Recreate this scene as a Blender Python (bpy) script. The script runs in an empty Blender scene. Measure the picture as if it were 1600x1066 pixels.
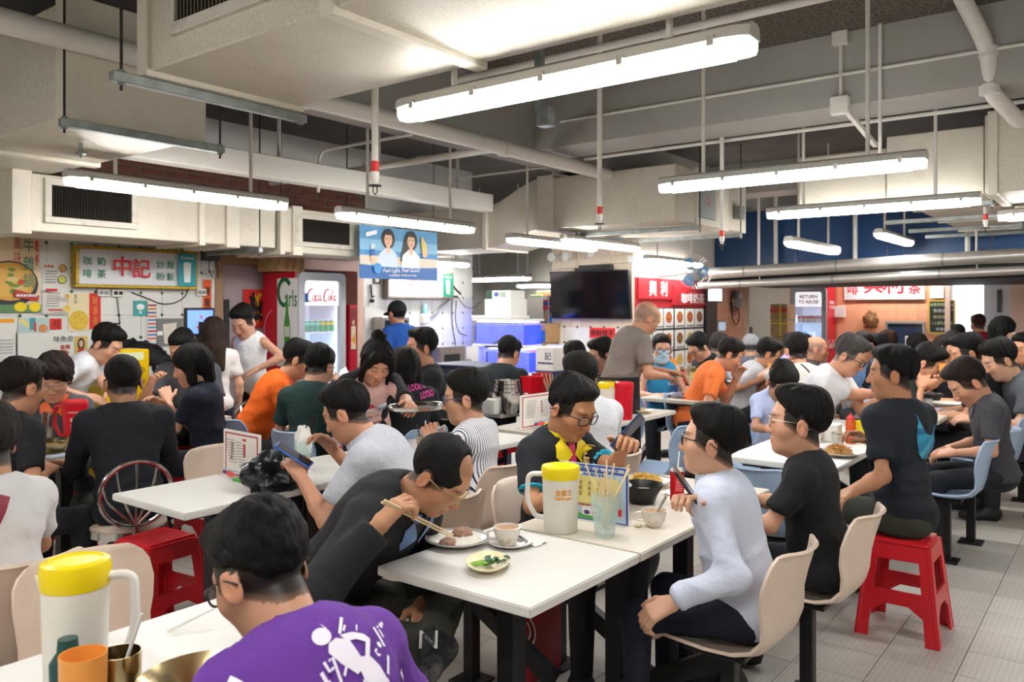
import bpy, bmesh, math, random
import numpy as np
from mathutils import Vector, Matrix, Euler
from mathutils.bvhtree import BVHTree
random.seed(7)
sc = bpy.context.scene
COL = sc.collection
# ---------------------------------------------------------------- camera, world, exposure
# world x runs along the dining rows (away, to the right), y along the beams (away, to the left)
CAM_H, HOR, FPX, TH = 1.56, 482.0, 1270.0, math.radians(37.4)
SN, CS = math.sin(TH), math.cos(TH)
cam = bpy.data.objects.new('camera', bpy.data.cameras.new('camera'))
COL.objects.link(cam)
cam.location = (0, 0, CAM_H)
cam.rotation_euler = (math.pi / 2, 0, -(math.pi / 2 - math.atan2(SN, CS)))
cam.data.sensor_width = 36.0
cam.data.lens = FPX / 1600 * 36
cam.data.shift_y = -(533 - HOR) / 1600
cam.data.clip_start = 0.05
cam.data.dof.use_dof = True
cam.data.dof.focus_distance = 3.1
cam.data.dof.aperture_fstop = 5.0
sc.camera = cam
w = bpy.data.worlds.new('daylight')
sc.world = w
w.use_nodes = True
w.node_tree.nodes['Background'].inputs[0].default_value = (0.86, 0.93, 1.0, 1)
w.node_tree.nodes['Background'].inputs[1].default_value = 2.2
vs = sc.view_settings
vs.view_transform = 'Standard'
vs.look = 'None'
vs.exposure = 0.88
vs.gamma = 1.0
vs.use_curve_mapping = False
LAMP = 26.0
try:
 sc.cycles.use_denoising = True
 sc.cycles.max_bounces = 8
 sc.cycles.diffuse_bounces = 4
 sc.cycles.caustics_reflective = False
 sc.cycles.caustics_refractive = False
 sc.cycles.sample_clamp_indirect = 4.0
except Exception:
 pass
def onz(px, py, z):
 """room point at height z that lies along a sight line"""
 Y = FPX * (CAM_H - z) / (py - HOR)
 X = (px - 800) / FPX * Y
 return Vector((SN * X + CS * Y, -CS * X + SN * Y, z))
def dep(px, py, Y):
 X = (px - 800) / FPX * Y
 return Vector((SN * X + CS * Y, -CS * X + SN * Y, CAM_H - (py - HOR) / FPX * Y))
def onu(px, py, u):
 k = (px - 800) / FPX
 return dep(px, py, u / (SN * k + CS))
def onv(px, py, v):
 k = (px - 800) / FPX
 return dep(px, py, v / (-CS * k + SN))
# ---------------------------------------------------------------- materials
MATS = {}
def mat(name, col=(0.8, 0.8, 0.8), rough=0.5, metal=0.0, nz=None, bump=None, emis=0.0, alpha=1.0, trans=0.0, attr=None, coat=0.0, wave=None, ior=1.45, spec=0.5, dirt=None):
 if name in MATS:
  return MATS[name]
 m = bpy.data.materials.new(name)
 MATS[name] = m
 m.use_nodes = True
 nt = m.node_tree
 b = nt.nodes['Principled BSDF']
 c4 = tuple(col) + (1,)
 b.inputs['Base Color'].default_value = c4
 b.inputs['Roughness'].default_value = rough
 b.inputs['Metallic'].default_value = metal
 b.inputs['IOR'].default_value = ior
 b.inputs['Specular IOR Level'].default_value = spec
 b.inputs['Coat Weight'].default_value = coat
 if alpha < 1:
  b.inputs['Alpha'].default_value = alpha
 if trans:
  b.inputs['Transmission Weight'].default_value = trans
 L = nt.links.new
 tc = nt.nodes.new('ShaderNodeTexCoord')
 src = None
 if attr:
  a = nt.nodes.new('ShaderNodeAttribute')
  a.attribute_name = attr
  src = a.outputs['Color']
 if nz:
  n = nt.nodes.new('ShaderNodeTexNoise')
  n.inputs['Scale'].default_value = nz[0]
  n.inputs['Detail'].default_value = 4
  L(tc.outputs['Object'], n.inputs['Vector'])
  r = nt.nodes.new('ShaderNodeMapRange')
  r.inputs['From Min'].default_value = 0.3
  r.inputs['From Max'].default_value = 0.7
  r.inputs['To Min'].default_value = 1 - nz[1]
  r.inputs['To Max'].default_value = 1 + nz[1] * 0.4
  L(n.outputs['Fac'], r.inputs['Value'])
  mx = nt.nodes.new('ShaderNodeMix')
  mx.data_type = 'RGBA'
  mx.blend_type = 'MULTIPLY'
  mx.inputs['Factor'].default_value = 1
  mx.inputs['A'].default_value = c4
  if src:
   L(src, mx.inputs['A'])
  L(r.outputs['Result'], mx.inputs['B'])
  src = mx.outputs['Result']
 if dirt:
  n = nt.nodes.new('ShaderNodeTexNoise')
  n.inputs['Scale'].default_value = dirt[0]
  n.inputs['Detail'].default_value = 8
  n.inputs['Roughness'].default_value = 0.65
  L(tc.outputs['Object'], n.inputs['Vector'])
  r = nt.nodes.new('ShaderNodeMapRange')
  r.inputs['From Min'].default_value = 0.52
  r.inputs['From Max'].default_value = 0.75
  r.inputs['To Min'].default_value = 0
  r.inputs['To Max'].default_value = dirt[1]
  L(n.outputs['Fac'], r.inputs['Value'])
  mx = nt.nodes.new('ShaderNodeMix')
  mx.data_type = 'RGBA'
  mx.inputs['A'].default_value = c4
  if src:
   L(src, mx.inputs['A'])
  mx.inputs['B'].default_value = tuple(dirt[2]) + (1,)
  L(r.outputs['Result'], mx.inputs['Factor'])
  src = mx.outputs['Result']
 if wave:  # (scale, axis, colour, lo, hi): sharp stripes
  wv = nt.nodes.new('ShaderNodeTexWave')
  wv.bands_direction = wave[1]
  wv.inputs['Scale'].default_value = wave[0]
  wv.inputs['Distortion'].default_value = wave[5] if len(wave) > 5 else 0
  L(tc.outputs['Object'], wv.inputs['Vector'])
  r = nt.nodes.new('ShaderNodeMapRange')
  r.inputs['From Min'].default_value = wave[3]
  r.inputs['From Max'].default_value = wave[4]
  L(wv.outputs['Fac'], r.inputs['Value'])
  mx = nt.nodes.new('ShaderNodeMix')
  mx.data_type = 'RGBA'
  mx.inputs['A'].default_value = c4
  if src:
   L(src, mx.inputs['A'])
  mx.inputs['B'].default_value = tuple(wave[2]) + (1,)
  L(r.outputs['Result'], mx.inputs['Factor'])
  src = mx.outputs['Result']
 if src:
  L(src, b.inputs['Base Color'])
  if emis:
   L(src, b.inputs['Emission Color'])
 elif emis:
  b.inputs['Emission Color'].default_value = c4
 if emis:
  b.inputs['Emission Strength'].default_value = emis
 if bump:
  n = nt.nodes.new('ShaderNodeTexNoise')
  n.inputs['Scale'].default_value = bump[0]
  n.inputs['Detail'].default_value = 5
  if len(bump) > 2:
   mp = nt.nodes.new('ShaderNodeMapping')
   mp.inputs['Scale'].default_value = bump[2]
   L(tc.outputs['Object'], mp.inputs['Vector'])
   L(mp.outputs['Vector'], n.inputs['Vector'])
  else:
   L(tc.outputs['Object'], n.inputs['Vector'])
  bp = nt.nodes.new('ShaderNodeBump')
  bp.inputs['Strength'].default_value = bump[1]
  bp.inputs['Distance'].default_value = 0.018 if name.startswith('cloth_') else 0.01
  L(n.outputs['Fac'], bp.inputs['Height'])
  L(bp.outputs['Normal'], b.inputs['Normal'])
 return m
def hexc(h):
 r = [int(h[i:i + 2], 16) / 255 for i in (0, 2, 4)]
 return tuple(x / 12.92 if x <= 0.04045 else ((x + 0.055) / 1.055) ** 2.4 for x in r)
# ---------------------------------------------------------------- mesh builder
def rootmat(o):
 m = Matrix.LocRotScale(o.location, o.rotation_euler, o.scale)
 return rootmat(o.parent) @ m if o.parent else m
class MB:
 def __init__(s):
  s.v, s.f, s.c = [], [], []
 def add(s, vs_, fs, col=None):
  n = len(s.v)
  s.v += [tuple(p) for p in vs_]
  s.f += [tuple(i + n for i in f) for f in fs]
  s.c += [col] * len(fs)
  return s
 def box(s, x0, x1, y0, y1, z0, z1, col=None):
  p = [(x, y, z) for z in (z0, z1) for y in (y0, y1) for x in (x0, x1)]
  return s.add(p, [(0, 2, 3, 1), (4, 5, 7, 6), (0, 1, 5, 4), (2, 6, 7, 3), (0, 4, 6, 2), (1, 3, 7, 5)], col)
 def obox(s, c, ax, ay, az, col=None):
  """box from a centre and three half-axis vectors"""
  c, ax, ay, az = Vector(c), Vector(ax), Vector(ay), Vector(az)
  p = [c + i * ax + j * ay + k * az for k in (-1, 1) for j in (-1, 1) for i in (-1, 1)]
  return s.add(p, [(0, 2, 3, 1), (4, 5, 7, 6), (0, 1, 5, 4), (2, 6, 7, 3), (0, 4, 6, 2), (1, 3, 7, 5)], col)
 def bar(s, a, b, w_, h_, up=(0, 0, 1), col=None):
  a, b = Vector(a), Vector(b)
  d = (b - a)
  n = d.normalized()
  u = Vector(up)
  if abs(n.dot(u)) > 0.98:
   u = Vector((1, 0, 0))
  sx = n.cross(u).normalized()
  uz = sx.cross(n)
  return s.obox((a + b) / 2, d / 2, sx * w_ / 2, uz * h_ / 2, col)
 def tube(s, pts, r, n=8, closed=False, caps=True, col=None):
  pts = [Vector(p) for p in pts]
  rs = r if isinstance(r, (list, tuple)) else [r] * len(pts)
  N = len(pts)
  vs_, fs = [], []
  prev = None
  for i, p in enumerate(pts):
   a = pts[i - 1] if i > 0 or closed else p
   b = pts[(i + 1) % N] if i < N - 1 or closed else p
   t = (b - a).normalized()
   if prev is None:
    ref = Vector((0, 0, 1)) if abs(t.z) < 0.9 else Vector((1, 0, 0))
    sx = t.cross(ref).normalized()
   else:
    sx = (prev - t * prev.dot(t)).normalized()
   prev = sx
   sy = t.cross(sx)
   for j in range(n):
    an = 2 * math.pi * j / n
    vs_.append(p + (sx * math.cos(an) + sy * math.sin(an)) * rs[i])
  for i in range(N if closed else N - 1):
   i2 = (i + 1) % N
   for j in range(n):
    j2 = (j + 1) % n
    fs.append((i * n + j, i * n + j2, i2 * n + j2, i2 * n + j))
  if caps and not closed:
   fs.append(tuple(range(n))[::-1])
   fs.append(tuple((N - 1) * n + j for j in range(n)))
  return s.add(vs_, fs, col)
 def lathe(s, prof, c=(0, 0, 0), n=20, sx=1, sy=1, col=None, ang=0.0):
  vs_, fs = [], []
  for r, z in prof:
   for j in range(n):
    a = 2 * math.pi * j / n + ang
    vs_.append((c[0] + r * math.cos(a) * sx, c[1] + r * math.sin(a) * sy, c[2] + z))
  for i in range(len(prof) - 1):
   for j in range(n):
    j2 = (j + 1) % n
    fs.append((i * n + j, i * n + j2, (i + 1) * n + j2, (i + 1) * n + j))
  if prof[0][0] > 1e-6:
   fs.append(tuple(range(n))[::-1])
  if prof[-1][0] > 1e-6:
   fs.append(tuple((len(prof) - 1) * n + j for j in range(n)))
  return s.add(vs_, fs, col)
 def prism(s, poly, z0, z1, col=None):
  n = len(poly)
  vs_ = [(x, y, z0) for x, y in poly] + [(x, y, z1) for x, y in poly]
  fs = [tuple(range(n))[::-1], tuple(range(n, 2 * n))] + [(i, (i + 1) % n, n + (i + 1) % n, n + i) for i in range(n)]
  return s.add(vs_, fs, col)
 def ball(s, c, r, n=10, m=7, col=None, sq=(1, 1, 1)):
  prof = [(max(1e-7, r * math.sin(math.pi * i / m)), -r * math.cos(math.pi * i / m)) for i in range(m + 1)]
  vs_, fs = [], []
  for rr, z in prof:
   for j in range(n):
    a = 2 * math.pi * j / n
    vs_.append((c[0] + rr * math.cos(a) * sq[0], c[1] + rr * math.sin(a) * sq[1], c[2] + z * sq[2]))
  for i in range(m):
   for j in range(n):
    j2 = (j + 1) % n
    fs.append((i * n + j, i * n + j2, (i + 1) * n + j2, (i + 1) * n + j))
  return s.add(vs_, fs, col)
 def xf(s, m, start=0):
  s.v[start:] = [tuple(m @ Vector(p)) for p in s.v[start:]]
  return s
 def mesh(s, name, m, bev=0, smooth=35, seg=1):
  me = bpy.data.meshes.new(name)
  me.from_pydata(s.v, [], s.f)
  if any(c is not None for c in s.c) and not bev:
   at = me.color_attributes.new('Col', 'FLOAT_COLOR', 'CORNER')
   arr = []
   for c, f in zip(s.c, s.f):
    arr += (tuple(c or (1, 1, 1)) + (1.0,)) * len(f)
   at.data.foreach_set('color', arr)
  bm = bmesh.new()
  bm.from_mesh(me)
  if not any(c is not None for c in s.c):
   bmesh.ops.recalc_face_normals(bm, faces=bm.faces)
  if bev:
   es = [e for e in bm.edges if len(e.link_faces) == 2 and e.calc_face_angle(0) > 0.5]
   bmesh.ops.bevel(bm, geom=es, offset=bev, segments=seg, affect='EDGES', clamp_overlap=True)
  bm.to_mesh(me)
  bm.free()
  if smooth:
   me.shade_smooth()
   me.set_sharp_from_angle(angle=math.radians(smooth))
  me.materials.append(m)
  return me
 def build(s, name, m, parent=None, world=True, bev=0, smooth=35, loc=None, kind=None, seg=1):
  """one mesh object; with world=True the vertices are room coordinates"""
  if parent is not None and world:
   s.xf(rootmat(parent).inverted())
  elif parent is None and loc is not None and world:
   s.v = [(x - loc[0], y - loc[1], z - loc[2]) for x, y, z in s.v]
  o = bpy.data.objects.new(name, s.mesh(name, m, bev, smooth, seg))
  COL.objects.link(o)
  if loc is not None and parent is None:
   o.location = loc
  if parent is not None:
   o.parent = parent
  if kind:
   o['kind'] = kind
  return o
def tag(o, label, cat, group=None):
 o['label'] = label
 o['category'] = cat
 if group:
  o['group'] = group
 return o
def thing(name, label, cat, loc=(0, 0, 0), rz=0.0, group=None):
 o = bpy.data.objects.new(name, None)
 COL.objects.link(o)
 o.empty_display_size = 0.1
 o.location = loc
 o.rotation_euler = (0, 0, rz)
 return tag(o, label, cat, group)
def struct(o):
 o['kind'] = 'structure'
 return o
def dup(root, loc, rz, label, group=None, kids={}):
 """copy a thing with copies of its parts and sub-parts"""
 r = root.copy()
 COL.objects.link(r)
 r.location = loc
 r.rotation_euler = (0, 0, rz)
 r['label'] = label
 if group:
  r['group'] = group
 for ch in KIDS(root):
  c = ch.copy()
  COL.objects.link(c)
  c.parent = r
  for g in KIDS(ch):
   d = g.copy()
   COL.objects.link(d)
   d.parent = c
 return r
def KIDS(o):
 return [x for x in COL.objects if x.parent == o]
# ---------------------------------------------------------------- flat print: coloured shapes and lettering in one mesh
TXT = {}
def text_mesh(body, bold=0.0):
 key = (body, bold)
 if key in TXT:
  return TXT[key]
 cu = bpy.data.curves.new('t', 'FONT')
 cu.body = body
 cu.size = 1
 cu.resolution_u = 2
 cu.offset = bold
 cu.align_x = 'CENTER'
 cu.align_y = 'CENTER'
 ob = bpy.data.objects.new('t', cu)
 COL.objects.link(ob)
 me = bpy.data.meshes.new_from_object(ob)
 vs_ = [(p.co.x, p.co.y) for p in me.vertices]
 fs = [tuple(p.vertices) for p in me.polygons]
 bpy.data.objects.remove(ob)
 bpy.data.curves.remove(cu)
 bpy.data.meshes.remove(me)
 if vs_:
  x0, x1 = min(p[0] for p in vs_), max(p[0] for p in vs_)
  y0, y1 = min(p[1] for p in vs_), max(p[1] for p in vs_)
  vs_ = [(x - (x0 + x1) / 2, y - (y0 + y1) / 2) for x, y in vs_]
  TXT[key] = (vs_, fs, x1 - x0, y1 - y0)
 else:
  TXT[key] = ([], [], 1, 1)
 return TXT[key]
class Print:
 """2-D shapes; every later shape lies on top of the earlier ones"""
 def __init__(s, step=0.0006):
  s.items, s.step = [], step
 def poly(s, pts, col):
  s.items.append((list(pts), [tuple(range(len(pts)))], col))
  return s
 def rect(s, x0, y0, x1, y1, col):
  return s.poly([(x0, y0), (x1, y0), (x1, y1), (x0, y1)], col)
 def disc(s, x, y, rx, col, ry=None, n=20, a0=0.0):
  ry = ry or rx
  return s.poly([(x + rx * math.cos(2 * math.pi * i / n + a0), y + ry * math.sin(2 * math.pi * i / n + a0)) for i in range(n)], col)
 def star(s, x, y, r, col, n=14, q=0.78, ry=None):
  ry = ry or r
  return s.poly([(x + (1 if i % 2 else q) * r * math.cos(math.pi * i / n), y + (1 if i % 2 else q) * ry * math.sin(math.pi * i / n)) for i in range(2 * n)], col)
 def text(s, body, x, y, h, col, bold=0.0, wid=None, shear=0.0, rot=0.0):
  vs_, fs, tw, th_ = text_mesh(body, bold if ord(body[0]) < 128 else 0.0)
  k = h / th_
  kx = wid / tw if wid else k
  ca, sa = math.cos(rot), math.sin(rot)
  heavy = [(0, 0)] if ord(body[0]) < 128 or not bold else [(bold * h * 0.5 * q, bold * h * 0.5 * r) for q in (-1, 1) for r in (-1, 1)]
  for ox, oy in heavy:
   V_ = []
   for a, b in vs_:
    px, py = a * kx + shear * b * k + ox, b * k + oy
    V_.append((x + px * ca - py * sa, y + px * sa + py * ca))
   s.items.append((V_, fs, col))
  return s
 def column(s, chars, x, y0, y1, col, bold=0.0, wid=None):
  n = len(chars)
  st = (y0 - y1) / n
  for i, c in enumerate(chars):
   s.text(c, x, y0 - st * (i + 0.5), st * 0.84, col, bold, wid)
  return s
 def stroke(s, pts, w_, col):
  """a brush stroke; w_ is a width or one width per point"""
  n = len(pts)
  ws = w_ if isinstance(w_, (list, tuple)) else [w_] * n
  vs_, fs = [], []
  for i, (x, y) in enumerate(pts):
   x0, y0 = pts[max(0, i - 1)]
   x1, y1 = pts[min(n - 1, i + 1)]
   d = math.hypot(x1 - x0, y1 - y0) or 1
   nx, ny = -(y1 - y0) / d, (x1 - x0) / d
   vs_ += [(x + nx * ws[i] / 2, y + ny * ws[i] / 2), (x - nx * ws[i] / 2, y - ny * ws[i] / 2)]
  for i in range(n - 1):
   fs.append((2 * i, 2 * i + 1, 2 * i + 3, 2 * i + 2))
  s.items.append((vs_, fs, col))
  return s
 def dish(s, x, y, r, rnd, rim=(0.9, 0.9, 0.88), food=((0.75, 0.4, 0.1), (0.8, 0.6, 0.15), (0.5, 0.12, 0.05), (0.25, 0.4, 0.08)), ry=None):
  ry = ry or r
  s.disc(x, y, r, rim, ry)
  s.disc(x, y, r * 0.82, food[0], ry * 0.82)
  for _ in range(12):
   a, q = rnd.uniform(0, 6.28), rnd.uniform(0, 0.62)
   s.disc(x + q * r * math.cos(a), y + q * ry * math.sin(a), r * rnd.uniform(0.08, 0.24), rnd.choice(food), ry * rnd.uniform(0.06, 0.16), n=8)
  return s
 def lines(s, x0, y0, x1, y1, n, col, rnd, frac=0.5):
  """rows of small body text too small to read"""
  st = (y1 - y0) / n
  for i in range(n):
   x = x0
   while x < x1:
    w_ = (x1 - x0) * rnd.uniform(0.05, 0.16)
    s.rect(x, y0 + st * (i + 0.5 - frac / 2), min(x1, x + w_), y0 + st * (i + 0.5 + frac / 2), col)
    x += w_ + (x1 - x0) * 0.03
  return s
 def build(s, name, parent, o, ex, ey, m, off=0.0015, surf=None):
  """o: origin in the room, ex/ey: directions of the print's x and y"""
  o, ex, ey = Vector(o), Vector(ex).normalized(), Vector(ey).normalized()
  nn = ex.cross(ey).normalized()
  mb = MB()
  for i, (vs_, fs, col) in enumerate(s.items):
   d = off + i * s.step
   mb.add([o + ex * x + ey * y + nn * d for x, y in vs_], fs, col)
  return mb.build(name, m, parent, smooth=0)
PRINT = mat('printed_ink', rough=0.45, attr='Col')
PRINT_LIT = mat('backlit_print', rough=0.4, attr='Col', emis=0.9)
RED, WHITE, BLACK = hexc('d01f2e'), (0.9, 0.9, 0.9), (0.015, 0.015, 0.018)
GREEN, YEL, BLUE = hexc('12895a'), hexc('f5d90a'), hexc('2a5fa8')
# ---------------------------------------------------------------- setting
CEIL = 3.45
GREYP = mat('grey_painted_concrete', hexc('a19e98'), 0.75, nz=(1.5, 0.12), bump=(30, 0.25), dirt=(2.0, 0.35, hexc('8a8378')))
ROUGHC = mat('bare_aggregate_concrete', hexc('6a6258'), 0.95, nz=(45, 0.7), bump=(60, 1.0), dirt=(26, 0.9, hexc('2e2a26')))
DARKC = mat('dark_ceiling_paint', hexc('5f5c58'), 0.85, nz=(2, 0.2), bump=(25, 0.3))
WALLW = mat('white_wall_plaster', hexc('dedcd6'), 0.6, nz=(2, 0.06), dirt=(3, 0.25, hexc('a8a296')))
OFFW = mat('cream_wall', hexc('d8d2c6'), 0.6, nz=(2, 0.05))
ORANGE_W = mat('orange_grout', hexc('c99a78'), 0.7)
PINKP = mat('pink_painted_frame', hexc('e0c0ae'), 0.5, nz=(4, 0.08))
GROUT = mat('floor_grout', hexc('7d7870'), 0.9, nz=(8, 0.3))
def tilemat(name, col, rough, vary, wave=None, dirt=None, bump=None):
 m = mat(name, col, rough, nz=(3, 0.06), wave=wave, dirt=dirt, bump=bump)
 nt = m.node_tree
 b = nt.nodes['Principled BSDF']
 src = b.inputs['Base Color'].links[0].from_socket
 oi = nt.nodes.new('ShaderNodeObjectInfo')
 r = nt.nodes.new('ShaderNodeMapRange')
 r.inputs['To Min'].default_value = 1 - vary
 r.inputs['To Max'].default_value = 1 + vary * 0.5
 mx = nt.nodes.new('ShaderNodeMix')
 mx.data_type = 'RGBA'
 mx.blend_type = 'MULTIPLY'
 mx.inputs['Factor'].default_value = 1
 nt.links.new(oi.outputs['Random'], r.inputs['Value'])
 nt.links.new(src, mx.inputs['A'])
 nt.links.new(r.outputs['Result'], mx.inputs['B'])
 nt.links.new(mx.outputs['Result'], b.inputs['Base Color'])
 return m
FLOOR_T = tilemat('ribbed_floor_tile', hexc('bdb8b0'), 0.42, 0.12, wave=(13, 'Y', hexc('aca69d'), 0.86, 1.0), dirt=(2.3, 0.4, hexc('8f877b')))
WALL_T = tilemat('white_glazed_tile', hexc('e9e9e4'), 0.18, 0.03)
ORANGE_T = tilemat('orange_glazed_tile', hexc('efab84'), 0.25, 0.06)
CREAM_T = tilemat('cream_glazed_tile', hexc('dccbb6'), 0.3, 0.05)
GREEN_I = mat('dark_green_inset', hexc('2e5a48'), 0.3)
def slab(name, x0, x1, y0, y1, z0, z1, m):
 return struct(MB().box(x0, x1, y0, y1, z0, z1).build(name, m, loc=((x0 + x1) / 2, (y0 + y1) / 2, z0), smooth=0))
floor = slab('floor', -3.2, 18, -3.6, 9.5, -0.1, -0.008, GROUT)
tm = MB().box(-0.1485, 0.1485, -0.1485, 0.1485, -0.008, 0.0).mesh('floor_tile', FLOOR_T, bev=0.002, smooth=0)
near = set()
cands = []
for i in range(0, 36):
 for j in range(-9, 24):
  x, y = 0.15 + i * 0.3, 0.15 + j * 0.3
  Y = CS * x + SN * y
  X = SN * x - CS * y
  if Y < 1.2 or abs(X / Y) > 0.75:
   continue
  open_ = 1.0 if y < 1.0 else 0.45
  cands.append((open_ / Y ** 2, i, j))
cands.sort(reverse=True)
near = {(i, j) for _, i, j in cands[:290]}
rest = MB()
for i in range(-4, 48):
 for j in range(-11, 24):
  x, y = 0.15 + i * 0.3, 0.15 + j * 0.3
  if (i, j) in near:
   o = bpy.data.objects.new('tile', tm)
   COL.objects.link(o)
   o.parent = floor
   o.location = Vector((x, y, 0)) - floor.location
  else:
   rest.box(x - 0.1485, x + 0.1485, y - 0.1485, y + 0.1485, -0.008, 0.0)
rest.build('floor_tiles_beyond', FLOOR_T, floor, smooth=0, kind='stuff')
slab('ceiling', -3.2, 18, -3.6, 9.5, CEIL, CEIL + 0.12, ROUGHC)
# painted soffits between the beams, leaving the bare strip over the aisle
slab('ceiling_soffit_left', -3.2, 18, 4.7, 9.5, CEIL - 0.05, CEIL, DARKC)
slab('ceiling_soffit_far', 6.3, 18, -3.6, 4.7, CEIL - 0.12, CEIL, DARKC)
slab('ceiling_beam_cross', 5.8, 6.3, -3.6, 4.2, 2.95, CEIL, GREYP)
slab('ceiling_beam_long', 2.7, 16, 4.2, 4.7, 2.95, CEIL, GREYP)
slab('ceiling_beam_far', 9.6, 10.1, -3.6, 4.2, 2.96, CEIL, GREYP)
slab('wall_behind', -3.3, -3.2, -3.6, 9.5, -0.1, CEIL + 0.1, OFFW)
slab('wall_right', -3.2, 14.6, -3.7, -3.6, -0.1, CEIL + 0.1, OFFW)
# left wall: stall fronts with two doorways
LW = 7.1
for (x0, x1, z0) in ((-3.2, 4.58, 0), (5.22, 5.36, 0), (6.38, 8.4, 0), (4.58, 5.22, 2.02), (5.36, 6.38, 2.0)):
 wl = slab('wall_left', x0, x1, LW, LW + 0.15, z0, CEIL, WALLW)
 if x0 == 6.38:
  wl2 = wl
 if x0 == -3.2:
  wl1 = wl
def tiles(parent, org, ea, eb, nn, na, nb, size, m, gap=0.003, thick=0.008, inset=None, name='tile', skip=None):
 """loose tiles of their own on a wall; ea runs along it, eb up, nn out of it"""
 org, ea, eb, nn = Vector(org), Vector(ea), Vector(eb), Vector(nn)
 h = size / 2 - gap / 2
 rot = Matrix((ea, eb, nn)).transposed()
 me = MB().box(-h, h, -h, h, 0, thick).xf(rot.to_4x4()).mesh(name, m, bev=0.0015, smooth=0)
 inv = rootmat(parent).inverted()
 ins = MB()
 for i in range(na):
  for j in range(nb):
   c = org + ea * (i + 0.5) * size + eb * (j + 0.5) * size
   if skip and skip(c):
    continue
   o = bpy.data.objects.new(name, me)
   COL.objects.link(o)
   o.parent = parent
   o.location = inv @ c
   if inset:
    q = c + ea * size / 2 + eb * size / 2 + nn * (thick + 0.0006)
    d = inset
    ins.add([q + ea * d, q + eb * d, q - ea * d, q - eb * d], [(0, 1, 2, 3)])
 if inset:
  ins.build('tile_inset', GREEN_I, parent, smooth=0, kind='stuff')
tiles(wl2, (6.4, LW, 0.9), (1, 0, 0), (0, 0, 1), (0, -1, 0), 10, 7, 0.2, WALL_T, inset=0.018)
tiles(wl1, (1.98, LW, 0.9), (1, 0, 0), (0, 0, 1), (0, -1, 0), 13, 7, 0.2, WALL_T, inset=0.018)
# door leaf in the first doorway, dim rooms behind both
DOORM = mat('mauve_door_paint', hexc('a89a9c'), 0.45, nz=(2, 0.05))
WOOD = mat('raw_pine', hexc('c9a878'), 0.6, nz=(3, 0.15), wave=(3, 'X', hexc('b08c5c'), 0.5, 1.0, 6))
t = struct(bpy.data.objects.new('door_1', None))
COL.objects.link(t)
t.location = (4.6, LW + 0.1, 0)
MB().box(4.6, 5.2, LW + 0.09, LW + 0.13, 0.01, 2.0).build('door_panel', DOORM, t, bev=0.004)
MB().box(4.68, 4.74, LW + 0.075, LW + 0.09, 0.9, 1.65).build('glazing_slot', mat('dark_glass', hexc('3a3d44'), 0.1), t, bev=0.003)
MB().box(5.08, 5.1, LW + 0.05, LW + 0.09, 0.9, 1.1).build('handle', mat('dull_steel', (0.55, 0.55, 0.55), 0.35, 1.0), t, bev=0.003)
fr = MB()
fr.box(4.52, 4.6, LW - 0.03, LW + 0.16, 0, 2.08).box(5.2, 5.26, LW - 0.03, LW + 0.16, 0, 2.08).box(4.6, 5.2, LW - 0.03, LW + 0.16, 2.0, 2.08)
struct(fr.build('trim_1', mat('brown_door_frame', hexc('a08060'), 0.5, nz=(3, 0.2)), loc=(4.56, LW, 0), bev=0.004))
slab('wall_left_room_side', 6.6, 6.7, LW + 0.15, LW + 1.4, 0, 2.6, WALLW)
slab('wall_left_room_near', 4.3, 4.4, LW + 0.15, LW + 1.4, 0, 2.6, WALLW)
slab('ceiling_left_room', 4.3, 6.7, LW + 0.15, LW + 1.4, 2.6, 2.7, WALLW)
struct(MB().box(4.4, 6.6, LW + 1.3, LW + 1.4, 0, 2.6).build('wall_left_room', WALLW, loc=(5.5, LW + 1.3, 0), smooth=0))
fr = MB()
fr.box(5.34, 5.44, LW - 0.04, LW + 0.16, 0, 2.12).box(6.32, 6.42, LW - 0.04, LW + 0.16, 0, 2.12).box(5.44, 6.32, LW - 0.04, LW + 0.16, 1.98, 2.12)
struct(fr.build('trim_2', PINKP, loc=(5.4, LW, 0), bev=0.004))
struct(MB().box(4.98, 5.32, LW - 0.36, LW - 0.04, 1.93, 2.2).build('pillar_left', WOOD, loc=(5.15, LW - 0.2, 1.86), bev=0.004))
# storage passage beyond the tiled wall, then the block that carries the television
slab('wall_passage_left', 8.3, 12.0, 9.3, 9.4, 0, CEIL, GREYP)
slab('wall_passage_near', 8.3, 8.4, 7.2, 9.3, 0, CEIL, GREYP)
slab('wall_passage_end', 12.0, 12.1, 5.05, 9.4, 0, CEIL, GREYP)
tvw = slab('wall_television', 8.85, 9.0, 4.9, 6.1, 0, CEIL, CREAM_T)
tiles(tvw, (8.85, 6.1, 0.72), (0, -1, 0), (0, 0, 1), (-1, 0, 0), 6, 3, 0.2, WALL_T, inset=0.02)
tiles(tvw, (8.85, 6.1, 1.32), (0, -1, 0), (0, 0, 1), (-1, 0, 0), 8, 7, 0.15, CREAM_T)
rw = slab('wall_red_stall', 9.0, 12.5, 4.9, 5.05, 0, CEIL, OFFW)
tiles(rw, (11.35, 4.9, 0.8), (1, 0, 0), (0, 0, 1), (0, -1, 0), 7, 7, 0.16, ORANGE_T)
slab('wall_red_stall_top', 12.5, 14.6, 4.9, 5.05, 2.15, CEIL, OFFW)
struct(MB().box(12.5, 12.58, 4.86, 5.06, 0, 2.15).build('trim_3', mat('cream_frame', hexc('d9cbb0'), 0.5), loc=(12.54, 4.96, 0), bev=0.004))
slab('wall_stall_room', 12.0, 15.5, 7.3, 7.4, 0, CEIL, OFFW)
slab('wall_stall_room_side', 15.4, 15.5, 5.0, 7.4, 0, CEIL, OFFW)
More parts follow.
